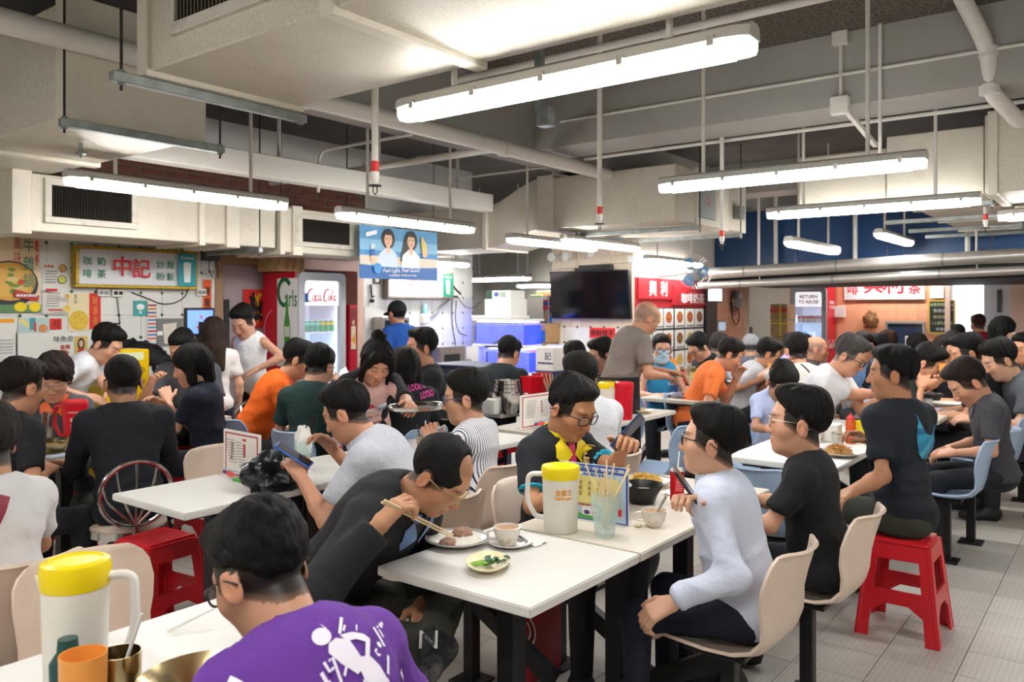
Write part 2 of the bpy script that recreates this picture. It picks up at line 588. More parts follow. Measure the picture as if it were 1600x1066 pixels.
# far wall: orange tiles, serving hatch, doorway to daylight
FW = 14.6
fw = slab('wall_far', FW, FW + 0.15, 2.34, 4.9, 0, CEIL, ORANGE_W)
tiles(fw, (FW, 4.07, 0.9), (0, -1, 0), (0, 0, 1), (-1, 0, 0), 11, 7, 0.157, ORANGE_T)
slab('wall_far_top', FW, FW + 0.15, -3.6, 2.34, 2.1, CEIL, ORANGE_W)
fr = slab('wall_far_right', FW, FW + 0.15, -3.6, 1.5, 0, 2.1, ORANGE_W)
tiles(fr, (FW, 1.22, 0.9), (0, -1, 0), (0, 0, 1), (-1, 0, 0), 8, 7, 0.157, ORANGE_T)
struct(MB().box(FW - 0.06, FW + 0.2, 1.22, 1.5, 0, 2.1).build('pillar_far', PINKP, loc=(FW, 1.36, 0), bev=0.004))
struct(MB().box(FW - 0.05, FW + 0.2, 2.32, 2.4, 0, 2.1).build('trim_4', PINKP, loc=(FW, 2.36, 0), bev=0.004))
slab('wall_corridor', FW + 0.15, 18, -0.2, -0.1, 0, CEIL, WALLW)
slab('wall_corridor_far', FW + 0.15, 18, 4.2, 4.3, 0, CEIL, WALLW)
# open door leaf with a small pane, swung into the corridor
t = struct(bpy.data.objects.new('door_2', None))
COL.objects.link(t)
t.location = (FW + 0.2, 1.52, 0)
MB().box(FW - 0.02, FW + 0.03, 1.5, 1.86, 0.02, 2.08).build('door_panel', mat('grey_door_paint', hexc('b9b8bd'), 0.5), t, bev=0.004)
MB().box(FW - 0.028, FW - 0.02, 1.62, 1.68, 1.5, 1.85).build('glazing_slot', MATS['dark_glass'], t, bev=0.002)
# ---------------------------------------------------------------- air ducts
DUCT = mat('foil_clad_duct', hexc('cdc6b5'), 0.5, 0.15, nz=(90, 0.16), bump=(120, 0.12), dirt=(2.4, 0.5, hexc('a89f8c')))
DUCTW = mat('white_duct_flange', hexc('d8d1c0'), 0.5, nz=(5, 0.1), dirt=(5, 0.45, hexc('a1978a')))
GALV = mat('galvanised_channel', hexc('8d938f'), 0.45, 0.7, nz=(14, 0.25))
RODM = mat('dark_threaded_rod', hexc('3b3833'), 0.6, 0.4)
WPIPE = mat('white_painted_pipe', hexc('d9d5cc'), 0.5, nz=(6, 0.08))
SLATM = mat('rusty_grille_slat', hexc('6f6658'), 0.6, 0.2, nz=(9, 0.5))
DSLAT = mat('dark_grille_slat', hexc('2f2b25'), 0.6, 0.2, nz=(9, 0.5))  # darker slats for the two low ducts
DUCT_SHADE = mat('painted_duct_shade', hexc('1a1714'), 0.9)  # near-black colour standing in for the shade inside a duct
DIRTF = mat('dirty_white_metal', hexc('cbc5b8'), 0.55, nz=(6, 0.1), dirt=(7, 0.6, hexc('6f665a')))
def duct(label, x0, x1, y0, y1, z0, z1, fl=(), name='air_duct'):
 """fl: (axis, position, width) flanges"""
 t = thing(name, label, 'air duct', ((x0 + x1) / 2, (y0 + y1) / 2, z0))
 MB().box(x0, x1, y0, y1, z0, z1).build('casing', DUCT, t, bev=0.006)
 for ax, p, w_ in fl:
  b = MB()
  e = 0.022
  if ax == 'y':
   b.box(x0 - e, x1 + e, p - 0.005, p + w_, z0 - e, z1 + e)
  else:
   b.box(p - 0.005, p + w_, y0 - e, y1 + e, z0 - e, z1 + e)
  b.build('flange', DUCTW, t, bev=0.004)
 return t
def grille(parent, org, ea, nn, w_, h_, n, sm=None):
 """framed return grille; ea along the face, nn out of it"""
 org, ea, nn, up = Vector(org), Vector(ea), Vector(nn), Vector((0, 0, 1))
 f = MB()
 b_ = 0.045
 for (a0, a1, c0, c1) in ((0, w_, 0, b_), (0, w_, h_ - b_, h_), (0, b_, b_, h_ - b_), (w_ - b_, w_, b_, h_ - b_)):
  f.obox(org + ea * (a0 + a1) / 2 + up * (c0 + c1) / 2 + nn * 0.012, ea * (a1 - a0) / 2, up * (c1 - c0) / 2, nn * 0.014)
 f.build('grille_frame', DIRTF, parent, bev=0.003)
 MB().obox(org + ea * w_ / 2 + up * h_ / 2 + nn * 0.002, ea * (w_ / 2 - 0.03), up * (h_ / 2 - 0.03), nn * 0.001).build('grille_shade_sheet', DUCT_SHADE, parent, smooth=0)  # thin dark sheet painted as the shade behind the slats
 me = None
 for i in range(n):
  p = org + ea * (b_ + (w_ - 2 * b_) * (i + 0.5) / n) + up * h_ / 2 + nn * 0.014
  d = (ea * 0.5 + nn * 0.86).normalized()
  if me is None:
   o = MB().obox(p, d * 0.008, up * (h_ / 2 - b_), d.cross(up) * 0.0022).build('slat', sm or SLATM, parent, smooth=0)
   me, p0, l0 = o.data, p, o.location.copy()
  else:
   o = bpy.data.objects.new('slat', me)
   COL.objects.link(o)
   o.parent = parent
   o.location = l0 + (p - p0)
def strut(label, a, b, rods, top=CEIL):
 """channel under a duct hung from the slab on two rods"""
 t = thing('duct_hanger', label, 'hanger', a)
 MB().bar(a, b, 0.04, 0.04).build('channel', GALV, t, bev=0.003)
 for p in rods:
  MB().tube([(p[0], p[1], a[2] - 0.05), (p[0], p[1], top)], 0.006, 6).build('rod', RODM, t)
  MB().tube([(p[0], p[1], a[2] - 0.03), (p[0], p[1], a[2] + 0.03)], 0.015, 6).build('nut', GALV, t)
 return t
d = duct('pale duct across the top of the picture with a rusty slatted grille', 1.72, 2.46, -1.5, 3.22, 2.52, 3.1, [('y', 3.15, 0.07), ('y', 2.02, 0.06), ('y', 0.4, 0.06)])
grille(d, (1.72, 2.98, 2.62), (0, -1, 0), (-1, 0, 0), 0.9, 0.45, 34)
strut('steel channel under the near end of the top duct', (1.58, 3.19, 2.475), (2.52, 3.19, 2.475), [(1.62, 3.19), (2.49, 3.19)])
d = duct('tall duct box in the upper left corner with a stained side', 1.84, 2.56, 4.14, 6.6, 2.5, 3.08, [('y', 4.14, 0.09), ('y', 5.35, 0.07)])
strut('steel channel under the upper left duct box', (1.78, 4.09, 2.455), (2.66, 4.09, 2.455), [(1.8, 4.09), (2.64, 4.09)])
sp = thing('sprinkler_stub', 'dark sprinkler head poking from the underside of the upper left duct', 'sprinkler', (2.18, 4.75, 2.5))
MB().lathe([(0.012, 0), (0.012, -0.05), (0.03, -0.055), (0.03, -0.065), (0.008, -0.07), (0.008, -0.085)], (2.18, 4.75, 2.5), 10).build('head', GALV, sp)
d3y = 6.0
d = duct('long low duct with a black slatted grille over the poster wall', 2.3, 4.42, d3y, 6.62, 2.09, 2.49, [('x', 2.3, 0.12), ('x', 3.68, 0.05), ('x', 3.93, 0.12)])
a = onv(68, 350, d3y)
b = onv(213, 350, d3y)
grille(d, (a.x, d3y, 2.155), (1, 0, 0), (0, -1, 0), b.x - a.x, 0.31, 30, DSLAT)
d = duct('low duct with a black grille above the drinks fridge', 4.46, 5.75, d3y, 6.62, 2.06, 2.46, [('x', 4.46, 0.05), ('x', 4.6, 0.1)])
a = onv(458, 350, d3y)
b = onv(550, 350, d3y)
grille(d, (a.x, d3y, 2.12), (1, 0, 0), (0, -1, 0), b.x - a.x, 0.3, 24, DSLAT)
for x in (4.7, 5.5):
 MB().tube([(x, 6.3, 2.46), (x, 6.3, 3.4)], 0.006, 6).build('hanging_rod', RODM, d)
strut('dark channel under the joint of the two low ducts', (4.2, 5.9, 2.06), (4.2, 6.7, 2.06), [(4.2, 5.92)], 3.4)
# connector ducts across the hall
d = thing('air_duct', 'bulky duct with a curved transition hanging over the fish tanks', 'air duct', (7.2, 5.0, 2.22))
MB().box(6.9, 7.6, 5.62, 7.05, 2.22, 2.68).build('casing', DUCT, d, bev=0.006)
tr = MB()
N = 8
ring = []
for i in range(N + 1):
 q = i / N
 e = q * q * (3 - 2 * q)
 y = 5.62 - 0.72 * q
 z0, z1 = 2.22 + 0.17 * e, 2.68 + 0.23 * e
 ring += [(6.9, y, z0), (7.6, y, z0), (7.6, y, z1), (6.9, y, z1)]
fs = [(3, 2, 1, 0), tuple(4 * N + k for k in range(4))]
for i in range(N):
 for k in range(4):
  fs.append((4 * i + k, 4 * i + (k + 1) % 4, 4 * i + 4 + (k + 1) % 4, 4 * i + 4 + k))
tr.add(ring, fs).build('transition', DUCT, d)
MB().box(6.86, 7.64, 5.6, 5.66, 2.2, 2.7).build('flange', DUCTW, d, bev=0.004)
MB().box(6.86, 7.64, 4.72, 4.92, 2.37, 2.93).build('flange', DUCTW, d, bev=0.004)
d = duct('big square duct in the middle with an access panel on its side', 6.88, 8.6, 3.36, 4.72, 2.38, 2.9, [('x', 7.3, 0.05), ('x', 7.95, 0.12)])
a, b = onv(1093, 330, 3.33), onv(1117, 330, 3.33)
MB().box(a.x, b.x, 3.32, 3.338, 2.44, 2.74).build('access_panel', mat('grey_access_panel', hexc('9aa09e'), 0.5, 0.3, dirt=(8, 0.4, hexc('777'+'d7b'))), d, bev=0.003)
Print().text('A.P.', 0, 0.02, 0.05, RED, 0.01, rot=1.57).text('封口', 0.06, 0.0, 0.035, RED, rot=1.57).build('print', d, ((a.x + b.x) / 2, 3.32, 2.6), (1, 0, 0), (0, 0, 1), PRINT)
MB().box(8.22, 8.34, 3.27, 3.34, 2.5, 2.64).build('junction_box', GALV, d, bev=0.004)
strut('pale channel under the middle square duct', (7.28, 3.3, 2.335), (7.28, 4.7, 2.335), [(7.28, 3.3)], 3.3)
strut('pale channel under the far end of the middle duct', (8.3, 3.3, 2.335), (8.3, 4.5, 2.335), [(8.3, 3.3)], 3.3)
d = duct('ribbed duct running away at the upper right', 7.05, 11.5, 0.92, 1.56, 2.45, 2.92, [('x', 7.05, 0.07), ('x', 8.0, 0.06), ('x', 9.2, 0.06), ('x', 10.4, 0.06)])
d = duct('grey duct beside the ribbed duct at the upper right', 7.1, 7.9, 1.6, 2.3, 2.44, 2.86, [])
d = duct('bright duct at the right edge above the last lamp', 6.95, 8.4, -0.9, 0.88, 2.42, 3.0, [('y', 0.8, 0.06)])
for i, x in enumerate((7.5, 8.6, 9.7, 10.6)):
 strut(('first', 'second', 'third', 'fourth')[i] + ' pale channel under the ribbed duct at the upper right, counted from the lamp', (x, 0.89, 2.405), (x, 1.95, 2.405), [(x, 0.9)], 3.33)
# pale trunking on the left, brick strip behind it
t = thing('cable_trunking', 'long white box trunking hung below the ceiling at the left', 'trunking', (2.7, 5.5, 2.6))
MB().box(2.6, 6.8, 5.45, 5.6, 2.6, 2.78).build('casing', mat('white_trunking', hexc('e0ddd4'), 0.5, nz=(4, 0.05)), t, bev=0.005)
for i in range(4):
 MB().bar((3.0 + i * 1.1, 5.52, 2.78), (3.0 + i * 1.1, 5.52, CEIL - 0.05), 0.035, 0.012).build('hanger_strip', WPIPE, t)
BRICK = mat('dark_red_brick', hexc('7a4a3a'), 0.85, nz=(12, 0.3))
bw = struct(MB().box(2.3, 6.4, 7.02, 7.1, 2.5, 2.95).build('wall_left_brick_strip', mat('brick_mortar', hexc('6d625a'), 0.9), loc=(4.3, 7.06, 2.5), smooth=0))
bme = MB().box(-0.1, 0.1, -0.012, 0, -0.03, 0.03).mesh('brick', BRICK, bev=0.003, smooth=0)
for i in range(18):
 for j in range(5):
  x = 2.42 + i * 0.22 + (0.11 if j % 2 else 0)
  o = bpy.data.objects.new('brick', bme)
  COL.objects.link(o)
  o.parent = bw
  o.location = Vector((x, 7.02, 2.56 + j * 0.075)) - bw.location
# ---------------------------------------------------------------- pipes and conduits
def pipe(label, pts, r, m=None, joints=(), name='pipe', cat='pipe', n=12):
 t = thing(name, label, cat, pts[0])
 MB().tube(pts, r, n).build('tube', m or WPIPE, t)
 for p, q in joints:
  p, q = Vector(p), Vector(q)
  MB().tube([p - q * 0.03, p + q * 0.03], r * 1.18, n).build('coupling', m or WPIPE, t)
 return t
def bend(pts, r, n=5):
 """round the corners of a polyline"""
 pts = [Vector(p) for p in pts]
 out = [pts[0]]
 for i in range(1, len(pts) - 1):
  a, b, c = pts[i - 1], pts[i], pts[i + 1]
  d1, d2 = (a - b).normalized(), (c - b).normalized()
  rr = min(r, (a - b).length * 0.45, (c - b).length * 0.45)
  p, q = b + d1 * rr, b + d2 * rr
  for k in range(n + 1):
   s = k / n
   out.append(p * (1 - s) ** 2 + b * 2 * s * (1 - s) + q * s * s)
 return out + [pts[-1]]
pipe('fat cream pipe along the long beam under the ceiling', [(1.0, 4.06, 2.86), (6.84, 4.06, 2.86)], 0.06, joints=[((x, 4.06, 2.86), (1, 0, 0)) for x in (3.2, 5.2)])
pipe('slim cream pipe crossing behind the fat pipe', [(5.1, 4.1, 2.84), (5.1, 7.0, 2.84)], 0.03, joints=[((5.1, 4.9, 2.84), (0, 1, 0))])
pipe('long white conduit along the face of the cross beam', [(5.785, -3.0, 3.16), (5.785, 3.9, 3.16)], 0.012, name='conduit', cat='conduit')
pipe('lower white conduit behind the cross beam', [(6.33, -3.0, 2.93), (6.33, 4.0, 2.93)], 0.015, name='conduit', cat='conduit')
pipe('bent conduit hooking down onto the white trunking', bend([(4.5, 4.4, 2.9), (4.5, 5.3, 2.9), (4.5, 5.5, 2.9), (4.5, 5.52, 2.55)], 0.12), 0.013, name='conduit', cat='conduit')
pipe('bent conduit beside the curved duct transition', bend([(6.5, 4.3, 2.94), (6.5, 5.75, 2.94), (6.5, 5.8, 2.72)], 0.12), 0.013, name='conduit', cat='conduit')
pipe('cream ceiling pipe crossing above the nearest lamp', [(4.4, -1.5, 3.2), (4.4, 3.9, 3.2)], 0.025, joints=[((4.4, y, 3.2), (0, 1, 0)) for y in (0.6, 2.2)])
a = dep(1498, -20, 5.0)
pipe('white drain pipe bending down over the upper right', bend([dep(1490, -30, 4.95), dep(1545, 78, 5.05), dep(1546, 142, 5.08), dep(1592, 190, 5.45)], 0.12), 0.05, joints=[(dep(1545, 82, 5.05), (0, 0, 1)), (dep(1546, 140, 5.08), (0, 0, 1))])
pb = thing('junction_box', 'white junction box on the cross beam with a conduit running up', 'junction box', onu(1313, 165, 5.78))
p = onu(1313, 165, 5.77)
MB().box(5.73, 5.8, p.y - 0.06, p.y + 0.06, p.z - 0.06, p.z + 0.06).build('box', WPIPE, pb, bev=0.005)
MB().tube([(5.78, p.y, p.z + 0.05), (5.78, p.y, 3.4)], 0.012, 8).build('conduit', WPIPE, pb)
MB().box(5.74, 5.8, p.y - 0.05, p.y + 0.05, 3.36, 3.45).build('upper_box', WPIPE, pb, bev=0.004)
MB().bar((5.74, p.y - 0.05, p.z - 0.05), (6.3, p.y - 0.1, p.z - 0.2), 0.03, 0.03).build('conduit', WPIPE, pb)
pb = thing('junction_box', 'galvanised box at the end of a steel strut above the middle', 'junction box', dep(848, 185, 5.2))
MB().obox(dep(853, 183, 5.1), (0.045, 0, 0), (0, 0.045, 0), (0, 0, 0.06)).build('box', GALV, pb, bev=0.005)
q = dep(843, 150, 5.1)
MB().bar((q.x, q.y, q.z - 0.1), (q.x, q.y, CEIL), 0.05, 0.05).build('strut', GALV, pb, bev=0.003)
SPRED = mat('red_band_paint', hexc('cf2a22'), 0.4)
for px, py, Y, lab in ((586, 262, 3.9, 'sprinkler drop with a red band hanging left of the nearest lamp'), (937, 330, 5.5, 'sprinkler drop with a red band before the middle square duct'),
                       (1128, 366, 6.6, 'sprinkler drop with a red band beside the access panel'), (1540, 340, 6.9, 'short sprinkler drop with a red band at the right under the ribbed duct'),
                       (608, 421, 9.6, 'tiny red sprinkler above the extinguisher cabinet by the tiled wall')):
 p = dep(px, py, Y)
 t = thing('sprinkler_drop', lab, 'sprinkler', p)
 top = CEIL - 0.02 if Y < 6.8 else p.z + 0.35
 x, y, z = p
 MB().tube([(x, y, z), (x, y, top)], 0.017, 10).build('drop_pipe', WPIPE, t)
 MB().tube([(x, y, z - 0.02), (x, y, z + 0.03)], 0.0195, 10).build('red_band', SPRED, t)
 MB().lathe([(0.021, 0), (0.021, -0.03), (0.014, -0.045), (0.014, -0.06)], (x, y, z - 0.02), 10).build('socket', WPIPE, t)
 h = MB().lathe([(0.001, -0.062), (0.032, -0.064), (0.032, -0.069), (0.001, -0.07)], (x, y, z - 0.02), 12)
 h.tube([(x - 0.012, y, z - 0.09), (x - 0.014, y, z - 0.115), (x, y, z - 0.13), (x + 0.014, y, z - 0.115), (x + 0.012, y, z - 0.09)], 0.003, 6)
 h.build('head', RODM, t)
pipe('thin white pole rising through the lamp at the right', [dep(1375, 240, 5.4), (dep(1375, 240, 5.4).x, dep(1375, 240, 5.4).y, CEIL)], 0.012)
# ---------------------------------------------------------------- fluorescent lamps
HOUS = mat('lamp_housing_grey', hexc('b9b6ae'), 0.5)
DIFF = mat('lamp_diffuser_lit', (1.0, 0.985, 0.965), 0.4, emis=LAMP)
CLEAR = mat('lamp_end_lens', hexc('e8e8e4'), 0.2, emis=LAMP * 0.03)
CLIP = mat('lamp_clip_steel', hexc('a9a59c'), 0.4, 0.5)
def lamp(label, c, along, L=1.57, rods=(CEIL, CEIL), group=None):
 t = thing('fluorescent_lamp', label, 'lamp', c, 0 if along == 'x' else math.pi / 2, group)
 h = L / 2
 def loft(ws, z_, y_=None):
  b = MB()
  vs_, fs = [], []
  for x, k in ws:
   for (yy, zz) in z_:
    vs_.append((x, yy * k, zz))
  n = len(z_)
  for i in range(len(ws) - 1):
   for j in range(n):
    fs.append((i * n + j, i * n + (j + 1) % n, (i + 1) * n + (j + 1) % n, (i + 1) * n + j))
  fs += [tuple(range(n))[::-1], tuple((len(ws) - 1) * n + j for j in range(n))]
  return b.add(vs_, fs)
 loft([(-h, 0.7), (-h + 0.05, 1), (h - 0.05, 1), (h, 0.7)], [(-0.068, 0.0), (0.068, 0.0), (0.058, 0.035), (0.035, 0.048), (-0.035, 0.048), (-0.058, 0.035)]).build('housing', HOUS, t, world=False)
 loft([(-h + 0.075, 1), (h - 0.075, 1)], [(-0.062, 0), (-0.058, -0.032), (-0.035, -0.052), (0.035, -0.052), (0.058, -0.032), (0.062, 0)]).build('diffuser', DIFF, t, world=False)
 for s in (-1, 1):
  loft([(s * (h - 0.075), 1), (s * (h - 0.03), 0.95), (s * (h - 0.004), 0.66)], [(-0.062, 0), (-0.058, -0.03), (-0.035, -0.05), (0.035, -0.05), (0.058, -0.03), (0.062, 0)]).build('end_lens', CLEAR, t, world=False)
 for i in range(5):
  x = -h + 0.12 + (L - 0.24) * i / 4
  for s in (-1, 1):
   MB().box(x - 0.012, x + 0.012, s * 0.069 - 0.006, s * 0.069 + 0.006, -0.02, 0.014).build('clip', CLIP, t, world=False)
 for i, top in enumerate(rods):
  if top is None:
   continue
  x = -h * 0.62 if i == 0 else h * 0.62
  MB().tube([(x, 0, 0.045), (x, 0, top - c[2])], 0.0125, 8).build('hanging_pipe', WPIPE, t, world=False)
 return t
LAMPS = [
 ('big bright lamp hanging nearest the viewer below the ceiling duct', (2.52, 1.74, 2.42), 'y', (CEIL, CEIL)),
 ('lamp hanging in front of the left grille duct above the poster wall', (3.0, 5.02, 2.34), 'x', (2.5, CEIL)),
 ('upper of the two lamps hanging across the right half', (4.79, 1.66, 2.36), 'y', (CEIL, CEIL)),
 ('lower of the two lamps hanging across the right half', (6.74, 1.66, 2.36), 'y', (CEIL, CEIL)),
 ('lamp hanging just above the blue beer banner', (4.88, 4.79, 2.29), 'x', (3.4, 3.4)),
 ('lamp hanging below the middle duct left of the television', (6.96, 4.76, 2.24), 'x', (3.4, 2.37)),
 ('short-looking lamp far off before the blue fascia', (8.5, 2.6, 2.2), 'x', (3.33, 3.33)),
 ('lamp cut off by the right edge of the picture', (7.9, 0.12, 2.34), 'y', (2.42, 2.42)),
 ('narrow lamp tucked under the edge of the middle duct', (7.75, 4.66, 2.28), 'x', (2.38, 2.38)),
 ('lamp on brackets over the red stall signs', (9.65, 4.72, 2.17), 'x', (3.33, 3.33)),
 ('dim lamp over the storage passage behind the fish tanks', (9.6, 7.6, 2.02), 'y', (3.4, 3.4)),
 ('second dim lamp deep in the storage passage', (11.4, 8.0, 1.97), 'y', (3.4, 3.4)),
 ('added lamp hidden behind the black hood to brighten the far orange wall', (14.15, 3.1, 2.28), 'y', (3.33, 3.33)),  # unseen lamp, added to brighten the far orange wall
 ('lamp inside the right stall behind the fridge', (13.6, 6.0, 2.4), 'x', (3.4, 3.4)),
 ('lamp over the counter of the tiled left stall', (7.3, 6.75, 2.13), 'x', (2.22, 2.22)),
]
for lab, c, al, r in LAMPS:
 lamp(lab, c, al, rods=r, L=1.57 if c[1] < 6 else 1.2)
for i, (x, y, al) in enumerate(((0.3, 3.6, 'x'), (0.2, 0.6, 'y'), (2.6, -1.3, 'y'), (4.8, -1.3, 'y'), (-1.6, 2.4, 'y'), (-1.4, 5.2, 'x'), (10.2, 2.2, 'x'), (11.8, 0.6, 'x'))):
 lamp('identical lamp of the same row hung outside the picture', (x, y, 2.38), al, group='lamps outside the picture')
# ---------------------------------------------------------------- people: one smooth-blended surface per body and per garment
class Field:
 def __init__(s, lo, hi, h):
  s.lo = np.array(lo, float)
  s.h = h
  n = np.maximum(4, np.ceil((np.array(hi) - s.lo) / h).astype(int) + 1)
  s.ax = [s.lo[i] + h * np.arange(n[i]) for i in range(3)]
  s.val = np.full(tuple(n), 1.0, np.float32)
 def sl(s, lo, hi):
  r = []
  for i in range(3):
   a = int(np.searchsorted(s.ax[i], lo[i]))
   b = int(np.searchsorted(s.ax[i], hi[i]))
   r.append(slice(max(0, a), max(0, b)))
  return tuple(r)
 def grid(s, q):
  return (s.ax[0][q[0]][:, None, None].astype(np.float32), s.ax[1][q[1]][None, :, None].astype(np.float32), s.ax[2][q[2]][None, None, :].astype(np.float32))
 def add(s, pr, k=0.02):
  lo, hi = pr.box()
  p = k + 2.5 * s.h
  q = s.sl(lo - p, hi + p)
  v = s.val[q]
  if v.size == 0:
   return
  d = pr.dist(*s.grid(q)).astype(np.float32)
  if k > 0:
   h = np.maximum(k - np.abs(v - d), 0) / k
   s.val[q] = np.minimum(v, d) - h * h * k / 4
  else:
   s.val[q] = np.minimum(v, d)
 def sub(s, pr, k=0.004):
  lo, hi = pr.box()
  p = k + 2.5 * s.h
  q = s.sl(lo - p, hi + p)
  v = s.val[q]
  if v.size == 0:
   return
  d = -pr.dist(*s.grid(q)).astype(np.float32)
  h = np.maximum(k - np.abs(v - d), 0) / k
  s.val[q] = np.maximum(v, d) + h * h * k / 4
 def halfspace(s, p, n):
  """keep the side the normal points away from"""
  X, Y, Z = s.grid((slice(None),) * 3)
  d = (X - p[0]) * n[0] + (Y - p[1]) * n[1] + (Z - p[2]) * n[2]
  s.val = np.maximum(s.val, d.astype(np.float32))
 def nets(s):
  v, h = s.val, s.h
  g = v < 0
  c = np.zeros(tuple(d - 1 for d in v.shape), np.int8)
  for i in (0, 1):
   for j in (0, 1):
    for k in (0, 1):
     c += g[i:i + c.shape[0], j:j + c.shape[1], k:k + c.shape[2]]
  act = (c > 0) & (c < 8)
  n = int(act.sum())
  if n == 0:
   return np.zeros((0, 3)), np.zeros((0, 4), int)
  idx = np.full(act.shape, -1, np.int64)
  idx[act] = np.arange(n)
  I, J, K = np.nonzero(act)
  pos, cnt = np.zeros((n, 3)), np.zeros(n)
  for ax in range(3):
   o = [a for a in range(3) if a != ax]
   for a in (0, 1):
    for b in (0, 1):
     d0 = [0, 0, 0]
     d0[o[0]], d0[o[1]] = a, b
     d1 = list(d0)
     d1[ax] = 1
     va = v[I + d0[0], J + d0[1], K + d0[2]]
     vb = v[I + d1[0], J + d1[1], K + d1[2]]
     m = (va < 0) != (vb < 0)
     t = va[m] / (va[m] - vb[m])
     p = np.tile(np.array(d0, float), (int(m.sum()), 1))
     p[:, ax] += t
     pos[m] += p
     cnt[m] += 1
  pos /= cnt[:, None]
  verts = s.lo + (np.stack([I, J, K], 1) + pos) * h
  quads = []
  for ax in range(3):
   o = [a for a in range(3) if a != ax]
   sa = [slice(None)] * 3
   sb = [slice(None)] * 3
   sa[ax], sb[ax] = slice(0, -1), slice(1, None)
   A, B = g[tuple(sa)], g[tuple(sb)]
   m = A != B
   E = np.argwhere(m)
   E = E[(E[:, o[0]] > 0) & (E[:, o[1]] > 0) & (E[:, o[0]] < v.shape[o[0]] - 1) & (E[:, o[1]] < v.shape[o[1]] - 1)]
   if len(E) == 0:
    continue
   def cell(da, db):
    q = E.copy()
    q[:, o[0]] -= da
    q[:, o[1]] -= db
    return idx[q[:, 0], q[:, 1], q[:, 2]]
   Q = np.stack([cell(1, 1), cell(0, 1), cell(0, 0), cell(1, 0)], 1)
   inside = g[E[:, 0], E[:, 1], E[:, 2]]
   if ax == 1:
    inside = ~inside
   Q[~inside] = Q[~inside][:, ::-1]
   quads.append(Q)
  return verts, np.concatenate(quads)
class Cone:
 def __init__(s, a, b, ra, rb=None):
  s.a, s.b = np.array(a, float), np.array(b, float)
  s.ra, s.rb = ra, ra if rb is None else rb
 def box(s):
  return np.minimum(s.a - s.ra, s.b - s.rb), np.maximum(s.a + s.ra, s.b + s.rb)
 def dist(s, X, Y, Z):
  d = s.b - s.a
  L2 = float(d @ d) or 1e-9
  x, y, z = X - s.a[0], Y - s.a[1], Z - s.a[2]
  t = np.clip((x * d[0] + y * d[1] + z * d[2]) / L2, 0, 1)
  r = s.ra + (s.rb - s.ra) * t
  return np.sqrt((x - t * d[0]) ** 2 + (y - t * d[1]) ** 2 + (z - t * d[2]) ** 2) - r
class Ell:
 def __init__(s, c, r, R=None):
  s.c, s.r = np.array(c, float), np.array(r, float)
  s.R = np.eye(3) if R is None else np.array(R, float)
 def box(s):
  e = np.abs(s.R) @ s.r
  return s.c - e, s.c + e
 def dist(s, X, Y, Z):
  x, y, z = X - s.c[0], Y - s.c[1], Z - s.c[2]
  k0 = k1 = 0
  for i in range(3):
   q = (x * s.R[0, i] + y * s.R[1, i] + z * s.R[2, i])
   k0 = k0 + (q / s.r[i]) ** 2
   k1 = k1 + (q / s.r[i] ** 2) ** 2
  k0, k1 = np.sqrt(k0), np.sqrt(k1) + 1e-6
  return k0 * (k0 - 1) / k1
class Cut:
 """a shape clipped by half spaces"""
 def __init__(s, pr, planes):
  s.pr, s.pl = pr, [(np.array(p, float), np.array(n, float) / np.linalg.norm(n)) for p, n in planes]
 def box(s):
  return s.pr.box()
 def dist(s, X, Y, Z):
  d = s.pr.dist(X, Y, Z)
  for p, n in s.pl:
   d = np.maximum(d, (X - p[0]) * n[0] + (Y - p[1]) * n[1] + (Z - p[2]) * n[2])
  return d
def wob(P, f, seed):
 """cheap smooth noise, -1..1"""
 r = np.random.RandomState(seed)
 o = 0
 for i in range(4):
  a = r.normal(size=3)
  a = a / np.linalg.norm(a) * f * (0.7 + 0.6 * r.rand())
  b = r.normal(size=3)
  b = b / np.linalg.norm(b) * f * 0.6
  o = o + np.sin(P @ a + r.rand() * 6 + 1.3 * np.sin(P @ b + r.rand() * 6))
 return o / 4
def np_mesh(name, parts, m, cols=None, smooth=True):
 vs_ = np.concatenate([p[0] for p in parts]) if parts else np.zeros((0, 3))
 off, fs = 0, []
 for v, q in parts:
  fs.append(q + off)
  off += len(v)
 fs = np.concatenate(fs)
 me = bpy.data.meshes.new(name)
 me.vertices.add(len(vs_))
 me.vertices.foreach_set('co', vs_.astype(np.float32).ravel())
 me.loops.add(len(fs) * 4)
 me.loops.foreach_set('vertex_index', fs.astype(np.int32).ravel())
 me.polygons.add(len(fs))
 me.polygons.foreach_set('loop_start', np.arange(0, len(fs) * 4, 4, dtype=np.int32))
 me.polygons.foreach_set('loop_total', np.full(len(fs), 4, np.int32))
 me.polygons.foreach_set('use_smooth', np.full(len(fs), smooth))
 me.update(calc_edges=True)
 if cols is not None:
  at = me.color_attributes.new('Col', 'FLOAT_COLOR', 'POINT')
  at.data.foreach_set('color', np.concatenate([cols, np.ones((len(cols), 1))], 1).astype(np.float32).ravel())
 me.materials.append(m)
 return me
def np_obj(name, parent, parts, m, cols=None):
 o = bpy.data.objects.new(name, np_mesh(name, parts, m, cols))
 COL.objects.link(o)
 o.parent = parent
 return o
def normals(v, q):
 n = np.cross(v[q[:, 2]] - v[q[:, 0]], v[q[:, 3]] - v[q[:, 1]])
 o = np.zeros_like(v)
 for i in range(4):
  np.add.at(o, q[:, i], n)
 return o / (np.linalg.norm(o, axis=1, keepdims=True) + 1e-12)
SKIN = mat('skin', rough=0.48, attr='Col', bump=(160, 0.06), spec=0.4)
HAIRM = {}
